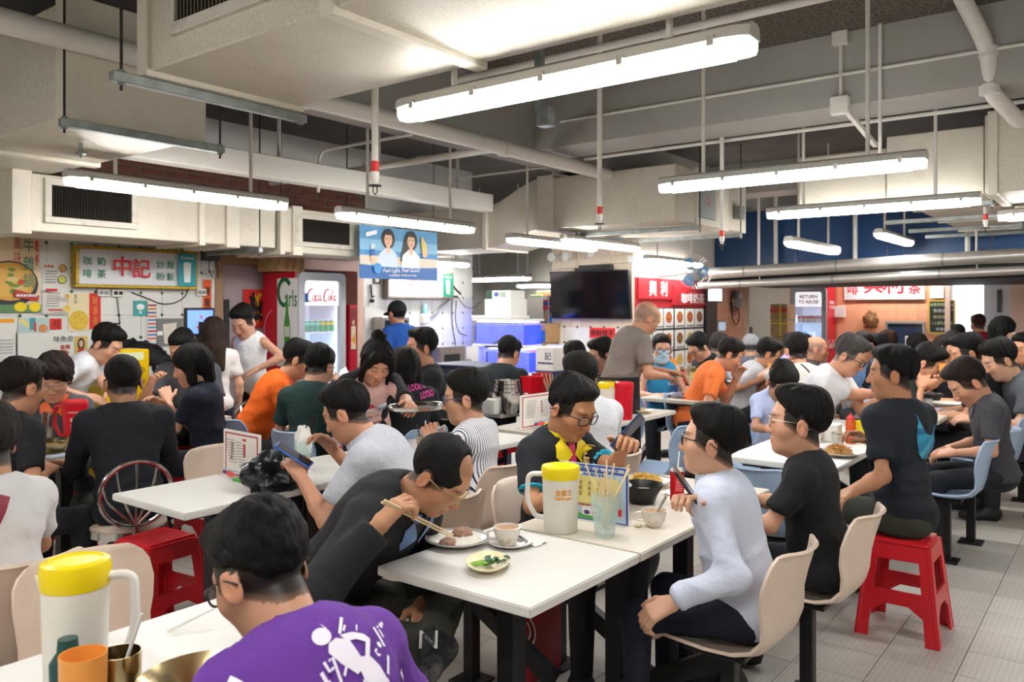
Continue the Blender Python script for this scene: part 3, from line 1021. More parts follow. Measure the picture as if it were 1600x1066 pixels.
def hairmat(c):
 if c not in HAIRM:
  m = HAIRM[c] = mat('hair_' + c, tuple(x * 0.75 for x in hexc(c)), 0.62, nz=(42, 0.55), bump=(75, 1.0), spec=0.22)
  nt = m.node_tree
  a = nt.nodes.new('ShaderNodeAttribute')
  a.attribute_name = 'Col'  # strand direction: the noise is stretched along it
  for n in nt.nodes:
   if n.type == 'TEX_NOISE':
    nt.links.new(a.outputs['Vector'], n.inputs['Vector'])
   if n.type == 'BUMP':
    n.inputs['Distance'].default_value = 0.006
 return HAIRM[c]
def clothmat(c, kind='knit'):
 k = 'cloth_' + c + kind
 if kind == 'stripe':
  return mat(k, hexc('e9e9ec'), 0.85, wave=(24.0, 'X', hexc('2b3350'), 0.74, 0.82), bump=(12, 0.6))
 if kind == 'heather':
  return mat(k, hexc(c), 0.9, nz=(120, 0.1), bump=(14, 0.7))
 if kind == 'shirt':
  return mat(k, hexc(c), 0.8, nz=(4, 0.04), bump=(12, 0.9))
 if kind == 'camo':
  return mat(k, hexc(c), 0.9, dirt=(7, 0.9, hexc('2a2c20')), bump=(9, 0.4))
 return mat(k, hexc(c), 0.88, nz=(7, 0.07), bump=(14, 0.8))
SHOEM = mat('black_shoe', hexc('1b1b1d'), 0.55)
SOLEM = mat('pale_shoe_sole', hexc('c9c5bb'), 0.7)
GLASSF = mat('dark_spectacle_frame', hexc('1d1a1a'), 0.3)
LENS = mat('spectacle_lens', (1, 1, 1), 0.03, alpha=0.12)
EYEW = mat('eye_white', hexc('d9d3cb'), 0.25)
IRIS = mat('dark_iris', hexc('1c120c'), 0.15)
MASKM = mat('face_mask_blue', hexc('a9cfe4'), 0.8, bump=(30, 0.3))
MASKW = mat('face_mask_white', hexc('e9ece9'), 0.8, bump=(30, 0.3))
def V(*a):
 return np.array(a, float)
def nrm(v):
 return v / (np.linalg.norm(v) + 1e-12)
def rotx(a):
 c, s = math.cos(a), math.sin(a)
 return np.array([[1, 0, 0], [0, c, -s], [0, s, c]])
def roty(a):
 c, s = math.cos(a), math.sin(a)
 return np.array([[c, 0, s], [0, 1, 0], [-s, 0, c]])
def rotz(a):
 c, s = math.cos(a), math.sin(a)
 return np.array([[c, -s, 0], [s, c, 0], [0, 0, 1]])
def ik(a, t, l1, l2, pole):
 d = t - a
 L = np.linalg.norm(d)
 mx = (l1 + l2) * 0.985
 if L > mx:
  t = a + d / L * mx
  L = mx
 L = max(L, abs(l1 - l2) + 0.03)
 x = (l1 * l1 - l2 * l2 + L * L) / (2 * L)
 y = math.sqrt(max(0, l1 * l1 - x * x))
 n = nrm(d)
 p = pole - n * (pole @ n)
 return a + n * x + nrm(p) * y, t
FH = {}
def head_prims(hs, hr, female):
 """skin shapes in head space: x right, y forward, z up"""
 A = [(Ell((0, -0.012, 0.034), (0.077, 0.097, 0.086)), 0),
         (Ell((0, 0.024, -0.038), (0.061, 0.066, 0.078)), 0.04),
         (Ell((0, 0.032, -0.085), (0.036 if female else 0.042, 0.042, 0.034)), 0.03),
         (Ell((0, 0.062, -0.1), (0.02, 0.016, 0.016)), 0.025),
         (Cone((-0.034, 0.076, 0.024), (0.034, 0.076, 0.024), 0.011), 0.02)]
 for s in (-1, 1):
  A += [(Ell((s * 0.041, 0.052, -0.028), (0.022, 0.026, 0.024)), 0.03)]
 return A
def head_detail(f, T, res):
 add = lambda c, r, k, R=None: f.add(T(Ell(c, r, R)), k)
 for s in (-1, 1):
  f.sub(T(Ell((s * 0.031, 0.1, 0.0), (0.017, 0.02, 0.011))), 0.012)
  add((s * 0.031, 0.0785, 0.0), (0.015, 0.0125, 0.0105), 0.006)
 f.add(T(Cone((0, 0.084, 0.008), (0, 0.103, -0.036), 0.0085, 0.0115)), 0.012)
 for s in (-1, 1):
  add((s * 0.0125, 0.094, -0.04), (0.0085, 0.011, 0.008), 0.008)
 f.add(T(Cone((-0.017, 0.083, -0.067), (0.017, 0.083, -0.067), 0.007)), 0.006)
 f.add(T(Cone((-0.015, 0.082, -0.078), (0.015, 0.082, -0.078), 0.008)), 0.006)
 if res < 0.007:
  f.sub(T(Cone((-0.02, 0.0935, -0.0722), (0.02, 0.0935, -0.0722), 0.0022)), 0.003)
 for s in (-1, 1):
  R = rotz(-s * 0.35) @ rotx(-0.15)
  add((s * 0.083, -0.012, -0.012), (0.009, 0.021, 0.034), 0.008, R)
  f.sub(T(Ell((s * 0.094, -0.006, -0.008), (0.007, 0.011, 0.02), R)), 0.004)
def xform(hs, Rm, c):
 def T(p):
  if isinstance(p, Cone):
   return Cone(Rm @ (p.a * hs) + c, Rm @ (p.b * hs) + c, p.ra * hs, p.rb * hs)
  if isinstance(p, Ell):
   return Ell(Rm @ (p.c * hs) + c, p.r * hs, Rm @ p.R)
  return Cut(T(p.pr), [(Rm @ (a * hs) + c, Rm @ n) for a, n in p.pl])
 return T
def skin_cols(v, tone, hs, Rm, c, style, hc, near, rnd):
 base = np.array(hexc(tone))
 col = np.tile(base, (len(v), 1))
 q = (v - c) @ Rm / hs
 x, y, z = q[:, 0], q[:, 1], q[:, 2]
 inh = (np.abs(x) < 0.13) & (np.abs(y) < 0.14) & (np.abs(z) < 0.15)
 def blend(m, k, w_):
  w_ = np.clip(w_, 0, 1)[:, None] * m[:, None]
  col[:] = col * (1 - w_) + np.array(k) * w_
 g = lambda cx, cy, cz, rx, rz: np.exp(-(((np.abs(x) - cx) / rx) ** 2 + ((z - cz) / rz) ** 2))
 front = inh & (y > 0.035)
 blend(front, base * np.array([0.95, 0.72, 0.66]), g(0.04, 0, -0.03, 0.03, 0.025) * 0.5)
 blend(front, base * np.array([0.92, 0.66, 0.6]), g(0, 0, -0.04, 0.018, 0.016) * 0.55)
 blend(front, base * np.array([0.8, 0.42, 0.38]), np.exp(-((x / 0.022) ** 4 + ((z + 0.073) / 0.009) ** 4)) * 0.85)
 blend(front, np.array(hexc('1a1310')), np.exp(-(((np.abs(x) - 0.033) / 0.019) ** 4 + ((z - 0.022 - (np.abs(x) - 0.03) * 0.08) / 0.0048) ** 2)) * 0.85)
 blend(front, np.array(hexc('1a1310')), np.exp(-(((np.abs(x) - 0.032) / 0.0145) ** 4 + ((z + 0.0035) / 0.003) ** 2)) * 0.85)
 ear = inh & (np.abs(x) > 0.078)
 blend(ear, base * np.array([1.0, 0.72, 0.66]), np.full(len(v), 0.45))
 if style in ('short', 'fade', 'fluffy', 'buzz', 'thin', 'spiky', 'bald'):
  lim = 0.6 * y - 0.035
  sc_ = inh & (np.abs(x) < 0.084) & (z > lim) & (z > -0.075) & ((y < 0.05) | (z > 0.07)) & ~((np.abs(x) > 0.075) & (z < 0.01))
  if style != 'bald':
   blend(sc_, np.array(hexc(hc)), np.clip((z - lim + 0.03) / 0.05, 0, 1) * (0.985 if style != 'thin' else np.where((y > 0.02) & (z > 0.05), 0.25, 0.85)))
  else:
   blend(sc_ & (z < 0.06), np.array(hexc('6e6660')), np.full(len(v), 0.55))
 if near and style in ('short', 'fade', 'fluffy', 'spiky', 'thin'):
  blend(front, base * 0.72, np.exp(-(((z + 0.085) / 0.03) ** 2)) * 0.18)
 return np.clip(col, 0, 1)
def hair_mesh(style, hs, Rm, c, res, seed, P3):
 T = xform(hs, Rm, c)
 big = style in ('bob', 'long', 'bun')
 ex = 0.19 if not big else 0.3
 lo, hi = c - ex * hs, c + ex * hs
 if style == 'long':
  lo = lo - V(0, 0, 0.25)
 f = Field(lo, hi, res)
 th = {'short': (0.088, 0.11, 0.104), 'fade': (0.083, 0.109, 0.108), 'fluffy': (0.101, 0.123, 0.118), 'spiky': (0.088, 0.113, 0.113), 'buzz': (0.082, 0.103, 0.094),
          'thin': (0.084, 0.103, 0.095), 'bob': (0.097, 0.112, 0.106), 'long': (0.093, 0.112, 0.104), 'bun': (0.09, 0.11, 0.104)}[style]
 if style in ('short', 'fade', 'spiky'):
  f.add(T(Ell((0, -0.014, 0.044), (0.0845, 0.107, 0.095))), 0)
 else:
  f.add(T(Ell((0, -0.014, 0.036), th)), 0)
 if style in ('short', 'spiky', 'fluffy'):
  f.add(T(Ell((0, 0.03, 0.092), (0.062, 0.066, 0.044))), 0.02)
  f.add(T(Ell((0, -0.052, 0.075), (0.064, 0.054, 0.06))), 0.02)
 if style == 'fluffy':
  f.add(T(Ell((0, 0.075, 0.075), (0.075, 0.04, 0.045))), 0.02)
 if style == 'fade':
  f.add(T(Ell((0, 0.02, 0.09), (0.062, 0.075, 0.045))), 0.03)
 if style == 'bob':
  for s in (-1, 1):
   f.add(T(Cone((s * 0.075, -0.01, 0.02), (s * 0.082, 0.005, -0.085), 0.03, 0.03)), 0.03)
  f.add(T(Cone((0, -0.075, 0.0), (0, -0.065, -0.09), 0.055, 0.05)), 0.04)
 if style == 'bun':
  f.add(T(Ell((0.0, -0.075, 0.13), (0.042, 0.042, 0.036))), 0.012)
  for s, x in ((1, 0.084), (-1, 0.082)):
   f.add(T(Cone((s * x, 0.03, 0.05), (s * 0.077, 0.05, -0.11), 0.024, 0.014)), 0.02)
   f.add(T(Cone((s * 0.04, 0.075, 0.09), (s * 0.083, 0.065, 0.0), 0.025, 0.018)), 0.02)
  f.add(T(Cone((0, -0.08, 0.0), (0, -0.07, -0.07), 0.05, 0.04)), 0.03)
 if style == 'long':
  for s in (-1, 1):
   f.add(T(Cone((s * 0.07, -0.02, 0.02), (s * 0.075, -0.03, -0.12), 0.034, 0.03)), 0.03)
  f.add(T(Cone((0, -0.07, 0.02), (0, -0.075, -0.13), 0.06, 0.058)), 0.04)
  b = Rm @ (V(0, -0.08, -0.13) * hs) + c
  for s in (-0.05, 0, 0.05):
   f.add(Cone(b + Rm @ V(s, 0, 0), b + V(s * 1.2, -0.06, -0.17), 0.042, 0.022), 0.03)
 # strands that fan out from the crown, so that the hairline breaks into tufts
 X, Y, Z = f.grid((slice(None),) * 3)
 P = np.stack(np.broadcast_arrays(X, Y, Z), -1)
 q = (P - c) @ Rm / hs
 amp = {'fluffy': 0.0085, 'spiky': 0.008, 'buzz': 0.0015, 'thin': 0.0025, 'fade': 0.005}.get(style, 0.007)
 az = np.arctan2(q[..., 0], q[..., 1] + 0.045 + (0.02 if style == 'fade' else 0))
 rr = np.sqrt(q[..., 0] ** 2 + (q[..., 1] + 0.045) ** 2)
 pol = np.arctan2(rr, q[..., 2] + 0.02)
 S_ = np.stack([np.cos(az), np.sin(az), pol * 0.28], -1)
 if style in ('fluffy', 'spiky'):
  S_ = np.stack([np.cos(az + 0.5 * pol), np.sin(az + 0.5 * pol), pol * 0.7], -1)
 tuft = (0.6 * wob(S_, 11, seed) + 0.55 * wob(S_, 24, seed + 1) + 0.35 * wob(S_, 46, seed + 2)) * np.clip(rr / 0.04, 0, 1)
 f.val += (amp * tuft * hs).astype(np.float32)
 jag = (0.009 if not big else 0.005) * tuft
 fa_ = T(Ell((0, 0.118, -0.04), (0.079 if not big else 0.066, 0.078, (0.121 if style in ('short', 'fade', 'spiky') else 0.107) if style != 'fluffy' else 0.09)))
 fd_ = fa_.dist(X, Y, Z)
 if style in ('short', 'fade', 'spiky'):
  f.val += (0.011 * hs * np.clip(1 - fd_ / (0.035 * hs), 0, 1)).astype(np.float32)
 f.val = np.maximum(f.val, (-fd_ + jag * hs).astype(np.float32))
 if not big:
  n = V(0, 0.62, -0.8)
  p0 = {'buzz': -0.02}.get(style, -0.036)
  ab = (q - V(0, 0, p0)) @ n
  if style in ('short', 'fade', 'spiky'):
   f.val += (0.017 * hs * np.clip(1 + ab / 0.075, 0, 1) ** 1.3).astype(np.float32)
  f.val = np.maximum(f.val, (ab * hs + jag * 0.7).astype(np.float32))
  f.halfspace(Rm @ (V(0, 0, -0.078) * hs) + c, Rm @ V(0, 0, -1))
  for s in (-1, 1):
   f.sub(T(Ell((s * 0.088, -0.012, -0.014), (0.03, 0.03, 0.04))), 0.01)
 else:
  f.sub(T(Cone((0, -0.02, -0.075), (0, -0.02, -0.2), 0.052, 0.058)), 0.01)
 if style == 'thin':
  f.sub(T(Ell((0.0, 0.078, 0.1), (0.055, 0.05, 0.04))), 0.03)
 v, qd = f.nets()
 q = (v - c) @ Rm / hs
 az = np.arctan2(q[:, 0], q[:, 1] + 0.045)
 pol = np.arctan2(np.sqrt(q[:, 0] ** 2 + (q[:, 1] + 0.045) ** 2), q[:, 2] + 0.02)
 return v, qd, np.stack([np.cos(az) * 0.5 + 0.5, np.sin(az) * 0.5 + 0.5, pol * 0.12], 1)
def hand_prims(W, fwd, pn, side, s, curl, pinch=0.0, spread=0.012):
 """wrist, finger direction, palm normal; side=+1 right hand. returns shapes with blend widths"""
 f, n = nrm(fwd), nrm(pn - nrm(fwd) * (pn @ nrm(fwd)))
 t = np.cross(f, n) * side  # towards the thumb
 o = []
 K = []
 for i in range(4):
  u = (1.5 - i)
  b = W + f * 0.088 * s * (1 - 0.035 * abs(u - 0.3)) + t * u * 0.0205 * s
  K.append(b)
  o.append((Cone(W + t * u * 0.011 * s + f * 0.01 * s, b, 0.0155 * s, 0.0115 * s), 0.014))
 ln = [1.0, 1.08, 1.02, 0.82]
 for i in range(4):
  p = K[i]
  ang = 0
  cc = curl[i] if isinstance(curl, (list, tuple)) else curl
  d0 = nrm(f + t * (1.5 - i) * spread * 4)
  for seg, (L, r0, r1) in enumerate(((0.043, 0.0105, 0.0095), (0.027, 0.0095, 0.0085), (0.021, 0.0085, 0.007))):
   ang += cc * (0.75, 1.0, 0.7)[seg]
   d = d0 * math.cos(ang) + n * math.sin(ang)
   e = p + d * L * ln[i] * s
   o.append((Cone(p, e, r0 * s, r1 * s), 0.004))
   p = e
 b = W + f * 0.02 * s + t * 0.022 * s
 d1 = nrm(f * 0.62 + t * (0.75 - pinch * 0.5) + n * (0.25 + pinch * 0.5))
 m = b + d1 * 0.045 * s
 d2 = nrm(f * 0.85 + t * (0.3 - pinch * 0.6) + n * (0.25 + pinch * 0.45))
 k = m + d2 * 0.033 * s
 o += [(Cone(b, m, 0.0165 * s, 0.0125 * s), 0.012), (Cone(m, k, 0.0118 * s, 0.01 * s), 0.005), (Cone(k, k + nrm(d2 + n * 0.2) * 0.025 * s, 0.01 * s, 0.008 * s), 0.004)]
 return o, t
PEOPLE = {}
def person(label, hx, hy, Y, face, lean=8, seat=0.44, side=0, yaw=0, pitch=10, roll=0, hair='short', hc='14110f', tone='c99a7c', shirt='222222', cloth='knit', sleeve='short',
           pants='1e2126', plen=1.0, pcloth='knit', hands=(None, None), grip=(0.5, 0.5), pole=(None, None), lod=1, hs=1.06, wide=0.94, glasses=None, mask=None, over=None, legs_at=None, shoes=None, collar=None, spread=0.09, foot=0.0, belly=0.0,
           key=None, seed=None, palm=(None, None), thighs=True, twist=0, knee=(0, 0), cap=None, pinch=(0, 0), open_front=None, group=None):
 rnd = random.Random(len(PEOPLE) * 17 + 3)
 seed = seed or len(PEOPLE) * 11 + 5
 Hw = dep(hx, hy, Y)
 R = math.radians
 th = R(lean)
 sd = R(side)
 a1, a2, a3 = 0.5 * th, 1.0 * th, 1.25 * th
 def dirv(a, s_):
  return V(math.sin(sd) * s_, math.sin(a) * math.cos(sd * s_), math.cos(a) * math.cos(sd * s_))
 U1, U2, U3 = dirv(a1, 0.6), dirv(a2, 1.0), dirv(a3, 1.0)
 Rh = rotz(R(yaw)) @ rotx(-R(pitch)) @ roty(R(roll))
 dn = nrm(dirv(a3, 1) * 0.5 + Rh @ V(0, 0.1, 1) * 0.6)
 stand = seat is None
 K = U1 * 0.135 + U2 * 0.2 + U3 * 0.165 + dn * 0.085
 hoff = Rh @ V(0, 0.022, 0.075) * hs
 if stand:
  s = (Hw.z - hoff[2]) / (0.9 + K[2])
  zp = 0.9 * s
 else:
  zp = seat + 0.095
  s = (Hw.z - zp - hoff[2]) / K[2]
 s_raw = s
 kz = V(1, 1, 1)
 if not stand and s > 1.1:
  zp += (s - 1.1) * K[2]
  s = 1.1
 P0 = V(0, 0, zp)
 P1 = P0 + U1 * 0.135 * s
 P2 = P1 + U2 * 0.2 * s
 P3 = P2 + U3 * 0.165 * s
 P4 = P3 + dn * 0.085 * s
 Hc = P4 + hoff
 fa = R(face)
 fw = Vector((math.cos(fa), math.sin(fa), 0))
 rt = Vector((math.sin(fa), -math.cos(fa), 0))
 base = Vector((Hw.x, Hw.y, 0)) - rt * Hc[0] - fw * Hc[1]
 t = thing('person', label, 'person', base, fa - math.pi / 2, group)
 PEOPLE[key or label] = (t, base, fa)
 iw = rootmat(t).inverted()
 loc = lambda p: np.array(iw @ Vector(p))
 h_h, h_b, h_c, h_n = ((0.005, 0.012, 0.0115, 0.0042), (0.0076, 0.016, 0.0165, 0.0068), (0.0105, 0.02, 0.026, 0.01))[lod]
 # --- joints
 sw = 0.17 * s * wide
 tw = rotz(R(twist))
 S = [P3 - U3 * 0.035 * s + tw @ V(q * sw, 0, -0.01) for q in (-1, 1)]
 arms = []
 for i, q in enumerate((-1, 1)):
  hd = hands[i]
  if hd is None:
   tgt = V(q * 0.13, P3[1] + 0.3, zp + 0.2) if not stand else V(q * 0.2, P3[1] + 0.08, zp - 0.04)
  elif hd[0] == 'px':
   tgt = loc(dep(hd[1], hd[2], hd[3]))
  elif hd[0] == 'w':
   tgt = loc(hd[1:])
  else:
   tgt = V(*hd)
  pl = V(q * 0.5, -0.35, -0.8) if pole[i] is None else V(*pole[i])
  e, tgt = ik(S[i], tgt, 0.275 * s, 0.25 * s, pl)
  arms.append((S[i], e, tgt))
 Rt = np.stack([V(1, 0, 0), nrm(np.cross(U2, V(1, 0, 0))), U2], 1)
 Rt = np.stack([nrm(np.cross(Rt[:, 1], U2)), Rt[:, 1], U2], 1)
 R3 = np.stack([V(1, 0, 0), nrm(np.cross(U3, V(1, 0, 0))), U3], 1)
 # --- skin body
 T = xform(hs, Rh, Hc)
 core = [(Cone(P0, P2, 0.05, 0.06), 0.02), (Cone(P2, P3, 0.06, 0.045), 0.03), (Cone(P3 + V(0, -0.005, 0) - U3 * 0.03, Hc + Rh @ V(0, -0.022, -0.055) * hs, 0.062 * s, 0.052 * hs), 0.03)]
 for q in (0, 1):
  core.append((Cone(P3 - U3 * 0.025, S[q], 0.04 * s, 0.045 * s), 0.05))
  a, e, w_ = arms[q]
  core.append((Cone(a, e, 0.047 * s * wide, 0.037 * s * wide), 0.02))
  core.append((Cone(e, e + (w_ - e) * 0.35, 0.038 * s, 0.037 * s), 0.02))
  core.append((Cone(e + (w_ - e) * 0.3, w_, 0.037 * s, 0.0255 * s), 0.02))
 female = hair in ('bob', 'long', 'bun')
 hp = [(T(p), k * hs) for p, k in head_prims(hs, None, female)]
 hb_lo, hb_hi = Hc - 0.165 * hs, Hc + 0.165 * hs
 hand_shapes, hb = [], []
 for q in (0, 1):
  a, e, w_ = arms[q]
  fwd = nrm(w_ - e)
  pn = V(*palm[q]) if palm[q] is not None else V(0, 0, -1) * 0.9 + V((0.5 if q == 0 else -0.5), 0, 0)
  if abs(nrm(pn) @ fwd) > 0.93:
   pn = pn + V(0, -1, 0) + V(0.3 if q == 0 else -0.3, 0, 0)
  sh, _ = hand_prims(w_, fwd, pn, -1 if q == 0 else 1, hs * (0.95 if not female else 0.87), grip[q], pinch[q])
  hand_shapes += sh
  c_ = w_ + fwd * 0.07
  hb.append((c_ - 0.125, c_ + 0.125))
 al = core + hp + hand_shapes
 if plen < 0.99 and thighs:
  pass
 lo = np.min([p.box()[0] for p, _ in core + hp], 0) - 0.03
 hi = np.max([p.box()[1] for p, _ in core + hp], 0) + 0.03
 fc = Field(lo, hi, h_b)
 for p, k in core:
  fc.add(p, k)
 for p, k in hp:
  fc.add(p, max(k, 0.01))
 v, qd = fc.nets()
 # trade the coarse head and hands for fine ones
 kill = np.all((v > hb_lo + h_b * 1.5) & (v < hb_hi - h_b * 1.5), axis=1)
 for a, b in hb:
  kill |= np.all((v > a + h_b * 1.5) & (v < b - h_b * 1.5), axis=1)
 qd = qd[~np.all(kill[qd], axis=1)]
 parts = [(v, qd)]
 ff = Field(hb_lo, hb_hi, h_h)
 for p, k in core[:5]:
  ff.add(p, k)
 for p, k in hp:
  ff.add(p, max(k, 0.005))
 head_detail(ff, T, h_h)
 parts.append(ff.nets())
 for qi, (a, b) in enumerate(hb):
  fh = Field(a, b, h_n)
  for p, k in core:
   fh.add(p, k)
  n0 = len(hand_shapes) // 2
  for p, k in hand_shapes[qi * n0:(qi + 1) * n0]:
   fh.add(p, k)
  parts.append(fh.nets())
 # drop loose vertices
 cl = []
 for v, qd in parts:
  used = np.zeros(len(v), bool)
  used[qd.ravel()] = True
  mp = np.cumsum(used) - 1
  cl.append((v[used], mp[qd]))
 allv = np.concatenate([p[0] for p in cl])
 cols = skin_cols(allv, tone, hs, Rh, Hc, hair, hc, lod == 0, rnd)
 np_obj('body', t, cl, SKIN, cols)
 # --- hair
 if hair not in ('bald',) and cap is None:
  hv, hq, hcol = hair_mesh(hair, hs, Rh, Hc, h_h * 1.15, seed, P3)
  np_obj('hair', t, [(hv, hq)], hairmat(hc), hcol)
 if hair == 'bald':
  pass
 if cap:
  f = Field(Hc - 0.22 * hs, Hc + 0.22 * hs, h_h)
  f.add(T(Cut(Ell((0, -0.012, 0.036), (0.088, 0.112, 0.1)), [(V(0, 0, 0.012), V(0, 0.12, -1))])), 0)
  f.add(T(Cut(Ell((0, 0.09, 0.02), (0.075, 0.085, 0.02)), [(V(0, 0.05, 0), V(0, -1, 0))])), 0.006)
  np_obj('cap', t, [f.nets()], clothmat(cap))
  f = Field(Hc - 0.16 * hs, Hc + 0.16 * hs, h_h)
  f.add(T(Cut(Ell((0, -0.014, 0.03), (0.084, 0.104, 0.095)), [(V(0, 0, -0.03), V(0, 0.6, -0.8)), (V(0, 0, 0.03), V(0, 0, 1)), (V(0, 0.03, 0), V(0, 1, 0)), (V(0, 0, -0.075), V(0, 0, -1))])), 0)
  np_obj('hair', t, [f.nets()], hairmat(hc))
 # --- shirt
 W = wide
 tor = [(Ell(P0 + V(0, -0.012, 0.0), (0.168 * W * s, 0.128 * s + belly * 0.3, 0.12 * s)), 0),
           (Ell(P1 + Rt @ V(0, 0.005 + belly * 0.5, -0.01), (0.156 * W * s + belly * 0.3, 0.118 * s + belly, 0.16 * s), Rt), 0.06),
           (Ell(P2 + Rt @ V(0, 0.008, 0.005), (0.168 * W * s, 0.123 * s + belly * 0.2, 0.19 * s), Rt), 0.07),
           (Ell((P2 + P3) / 2 + R3 @ V(0, -0.012, 0.02), (0.168 * W * s, 0.105 * s, 0.13 * s), R3), 0.06),
           (Cone(S[0] - V(0, 0, 0.012), S[1] - V(0, 0, 0.012), 0.062 * s), 0.05)]
 for q in (0, 1):
  tor.append((Cone(P3 - U3 * 0.02, S[q], 0.058 * s, 0.056 * s), 0.03))
 if sleeve == 'none':
  tor = tor[:4] + [(Cone(S[0] * 0.8 + S[1] * 0.2, S[1] * 0.8 + S[0] * 0.2, 0.06 * s), 0.05)] + [(Cone(P3 - U3 * 0.02, S[q] * 0.7 + S[1 - q] * 0.3, 0.055 * s, 0.05 * s), 0.03) for q in (0, 1)]
 slv = []
 for q in (0, 1):
  a, e, w_ = arms[q]
  ax = nrm(e - a)
  if sleeve == 'short':
   cutp = a + (e - a) * 0.72
   slv.append((Cut(Cone(a, e, 0.066 * s * W, 0.062 * s * W), [(cutp, ax)]), 0.03))
  elif sleeve in ('long', 'elbow', 'jacket'):
   fat = 1.18 if sleeve == 'jacket' else 1.0
   slv.append((Cone(a, e, 0.065 * s * W * fat, 0.054 * s * fat), 0.03))
   if sleeve == 'elbow':
    slv.append((Cut(Cone(e, w_, 0.055 * s, 0.047 * s), [(e + (w_ - e) * 0.2, nrm(w_ - e))]), 0.015))
   else:
    slv.append((Cut(Cone(e, w_, 0.055 * s * fat, 0.041 * s * fat), [(e + (w_ - e) * 0.93, nrm(w_ - e))]), 0.02))
 if sleeve == 'jacket':
  for i, (p, k) in enumerate(tor):
   if isinstance(p, Ell):
    p.r = p.r * 1.07
 sp = tor + slv
 lo = np.min([p.box()[0] for p, _ in sp], 0) - 0.03
 hi = np.max([p.box()[1] for p, _ in sp], 0) + 0.03
 f = Field(lo, hi, h_c)
 for p, k in sp:
  f.add(p, k)
 if over:
  f2 = Field(lo, hi, h_c)
  f2.val = f.val - 0.008
  f2.sub(Cone(P3 + R3 @ V(0, 0.15, 0.02), P0 + V(0, 0.22, -0.1), 0.15, 0.17), 0.01)
  f2.sub(Cone(P3 + U3 * 0.012 + V(0, 0.05, 0), P3 + dn * 0.16, 0.085 * s, 0.09 * s), 0.008)
  f2.halfspace(P0 + V(0, 0, -0.12), V(0, 0, -1))
  np_obj('cardigan', t, [f2.nets()], clothmat(over))
 hem = P0 + V(0, 0, -0.06 if not stand else -0.1)
 f.halfspace(hem, V(0, 0.12 if not stand else 0, -1))
 f.sub(Cone(P3 + U3 * 0.012 + V(0, 0.012, 0), P3 + dn * 0.16, 0.064 * s, 0.085 * s), 0.008)
 if open_front:
  f.sub(Cone(P3 + R3 @ V(0, 0.1, 0.0), P0 + V(0, 0.3, 0.02), open_front, open_front * 1.3), 0.01)
 v, qd = f.nets()
 n = normals(v, qd)
 a_ = (0.013, 0.012, 0.0)[lod]
 if a_:
  st = V(0.8, 0.6, 1.25)
  q_ = v + 0.03 * np.stack([wob(v, 14, seed + 5), wob(v, 14, seed + 6), wob(v, 14, seed + 8)], 1)
  w1 = wob(q_ * st, 30, seed)
  w2 = 1 - np.sqrt(np.abs(wob(q_ * V(0.7, 0.6, 1.2), 22, seed + 3))) * 2
  lowm = np.clip((P3[2] - v[:, 2]) / 0.3, 0.25, 1.1)
  v = v + n * ((a_ * 0.7 * w1 + a_ * 1.1 * w2) * lowm)[:, None]
 shm = clothmat(shirt, cloth)
 sho = np_obj('shirt' if sleeve != 'jacket' else 'jacket', t, [(v, qd)], shm)
 PEOPLE[key or label] += (v, qd, dict(P0=P0, P1=P1, P2=P2, P3=P3, S=S, arms=arms, Hc=Hc, Rh=Rh, hs=hs, U3=U3, R3=R3, Rt=Rt, s=s, dn=dn, sho=sho, zp=zp))
 if collar:
  cc, kind = collar
  ax = nrm(dn * 0.6 + U3 * 0.4)
  c0 = P3 + U3 * 0.0 + V(0, 0.006, 0)
  out = Cone(c0 - ax * 0.03, c0 + ax * 0.08, 0.1 * s, 0.069 * s)
  inn = Cone(c0 - ax * 0.05, c0 + ax * 0.12, 0.095 * s, 0.055 * s)
  fr_ = R3 @ V(0, 1, 0)
  f = Field(c0 - 0.13, c0 + 0.13, min(h_h, 0.006))
  f.add(Cut(out, [(c0 + ax * (0.048 if kind != 'stand' else 0.06), ax), (c0 - ax * 0.03, -ax)]), 0)
  f.sub(inn, 0.003)
  f.sub(Cone(c0 + fr_ * 0.095 + ax * 0.05, c0 + fr_ * 0.08 - ax * 0.04, 0.03, 0.006), 0.004)
  np_obj('collar', t, [f.nets()], clothmat(cc))
 # --- trousers
 if thighs:
  legs, sk = [], []
  for i, q in enumerate((-1, 1)):
   hip = P0 + V(q * 0.088, 0, -0.012)
   if stand:
    kn = V(q * 0.1, 0.02, 0.5 * s)
    an = V(q * 0.105, -0.02, 0.085)
   else:
    kn = hip + V(q * spread * 0.8, 0.4 * s + knee[i], -0.03)
    kn[2] = max(0.47, min(kn[2], 0.53))
    an = V(kn[0] + q * 0.0, kn[1] + (foot[i] if isinstance(foot, (tuple, list)) else foot), 0.085)
   if legs_at and legs_at[i]:
    kn, an = V(*legs_at[i][0]), V(*legs_at[i][1])
   legs.append((hip, kn, an))
  tp = [(Ell(P0 + V(0, -0.012, -0.02), (0.162 * W * s, 0.122 * s, 0.11 * s)), 0)]
  for hip, kn, an in legs:
   tp.append((Cone(hip, kn, 0.084 * s, 0.064 * s), 0.03))
   if plen >= 0.5:
    e = kn + (an - kn) * min(1, plen)
    tp.append((Cut(Cone(kn, an, 0.064 * s, 0.05 * s), [(kn + (an - kn) * (0.98 if plen > 0.98 else plen), nrm(an - kn))]), 0.025))
  lo = np.min([p.box()[0] for p, _ in tp], 0) - 0.03
  hi = np.max([p.box()[1] for p, _ in tp], 0) + 0.03
  f = Field(lo, hi, h_c * 1.6)
  for p, k in tp:
   f.add(p, k)
  f.halfspace(P0 + V(0, 0, 0.06), V(0, 0, 1))
  v, qd = f.nets()
  if lod < 2:
   n = normals(v, qd)
   v = v + n * (0.005 * wob(v * V(1, 0.7, 0.9), 24, seed + 7))[:, None]
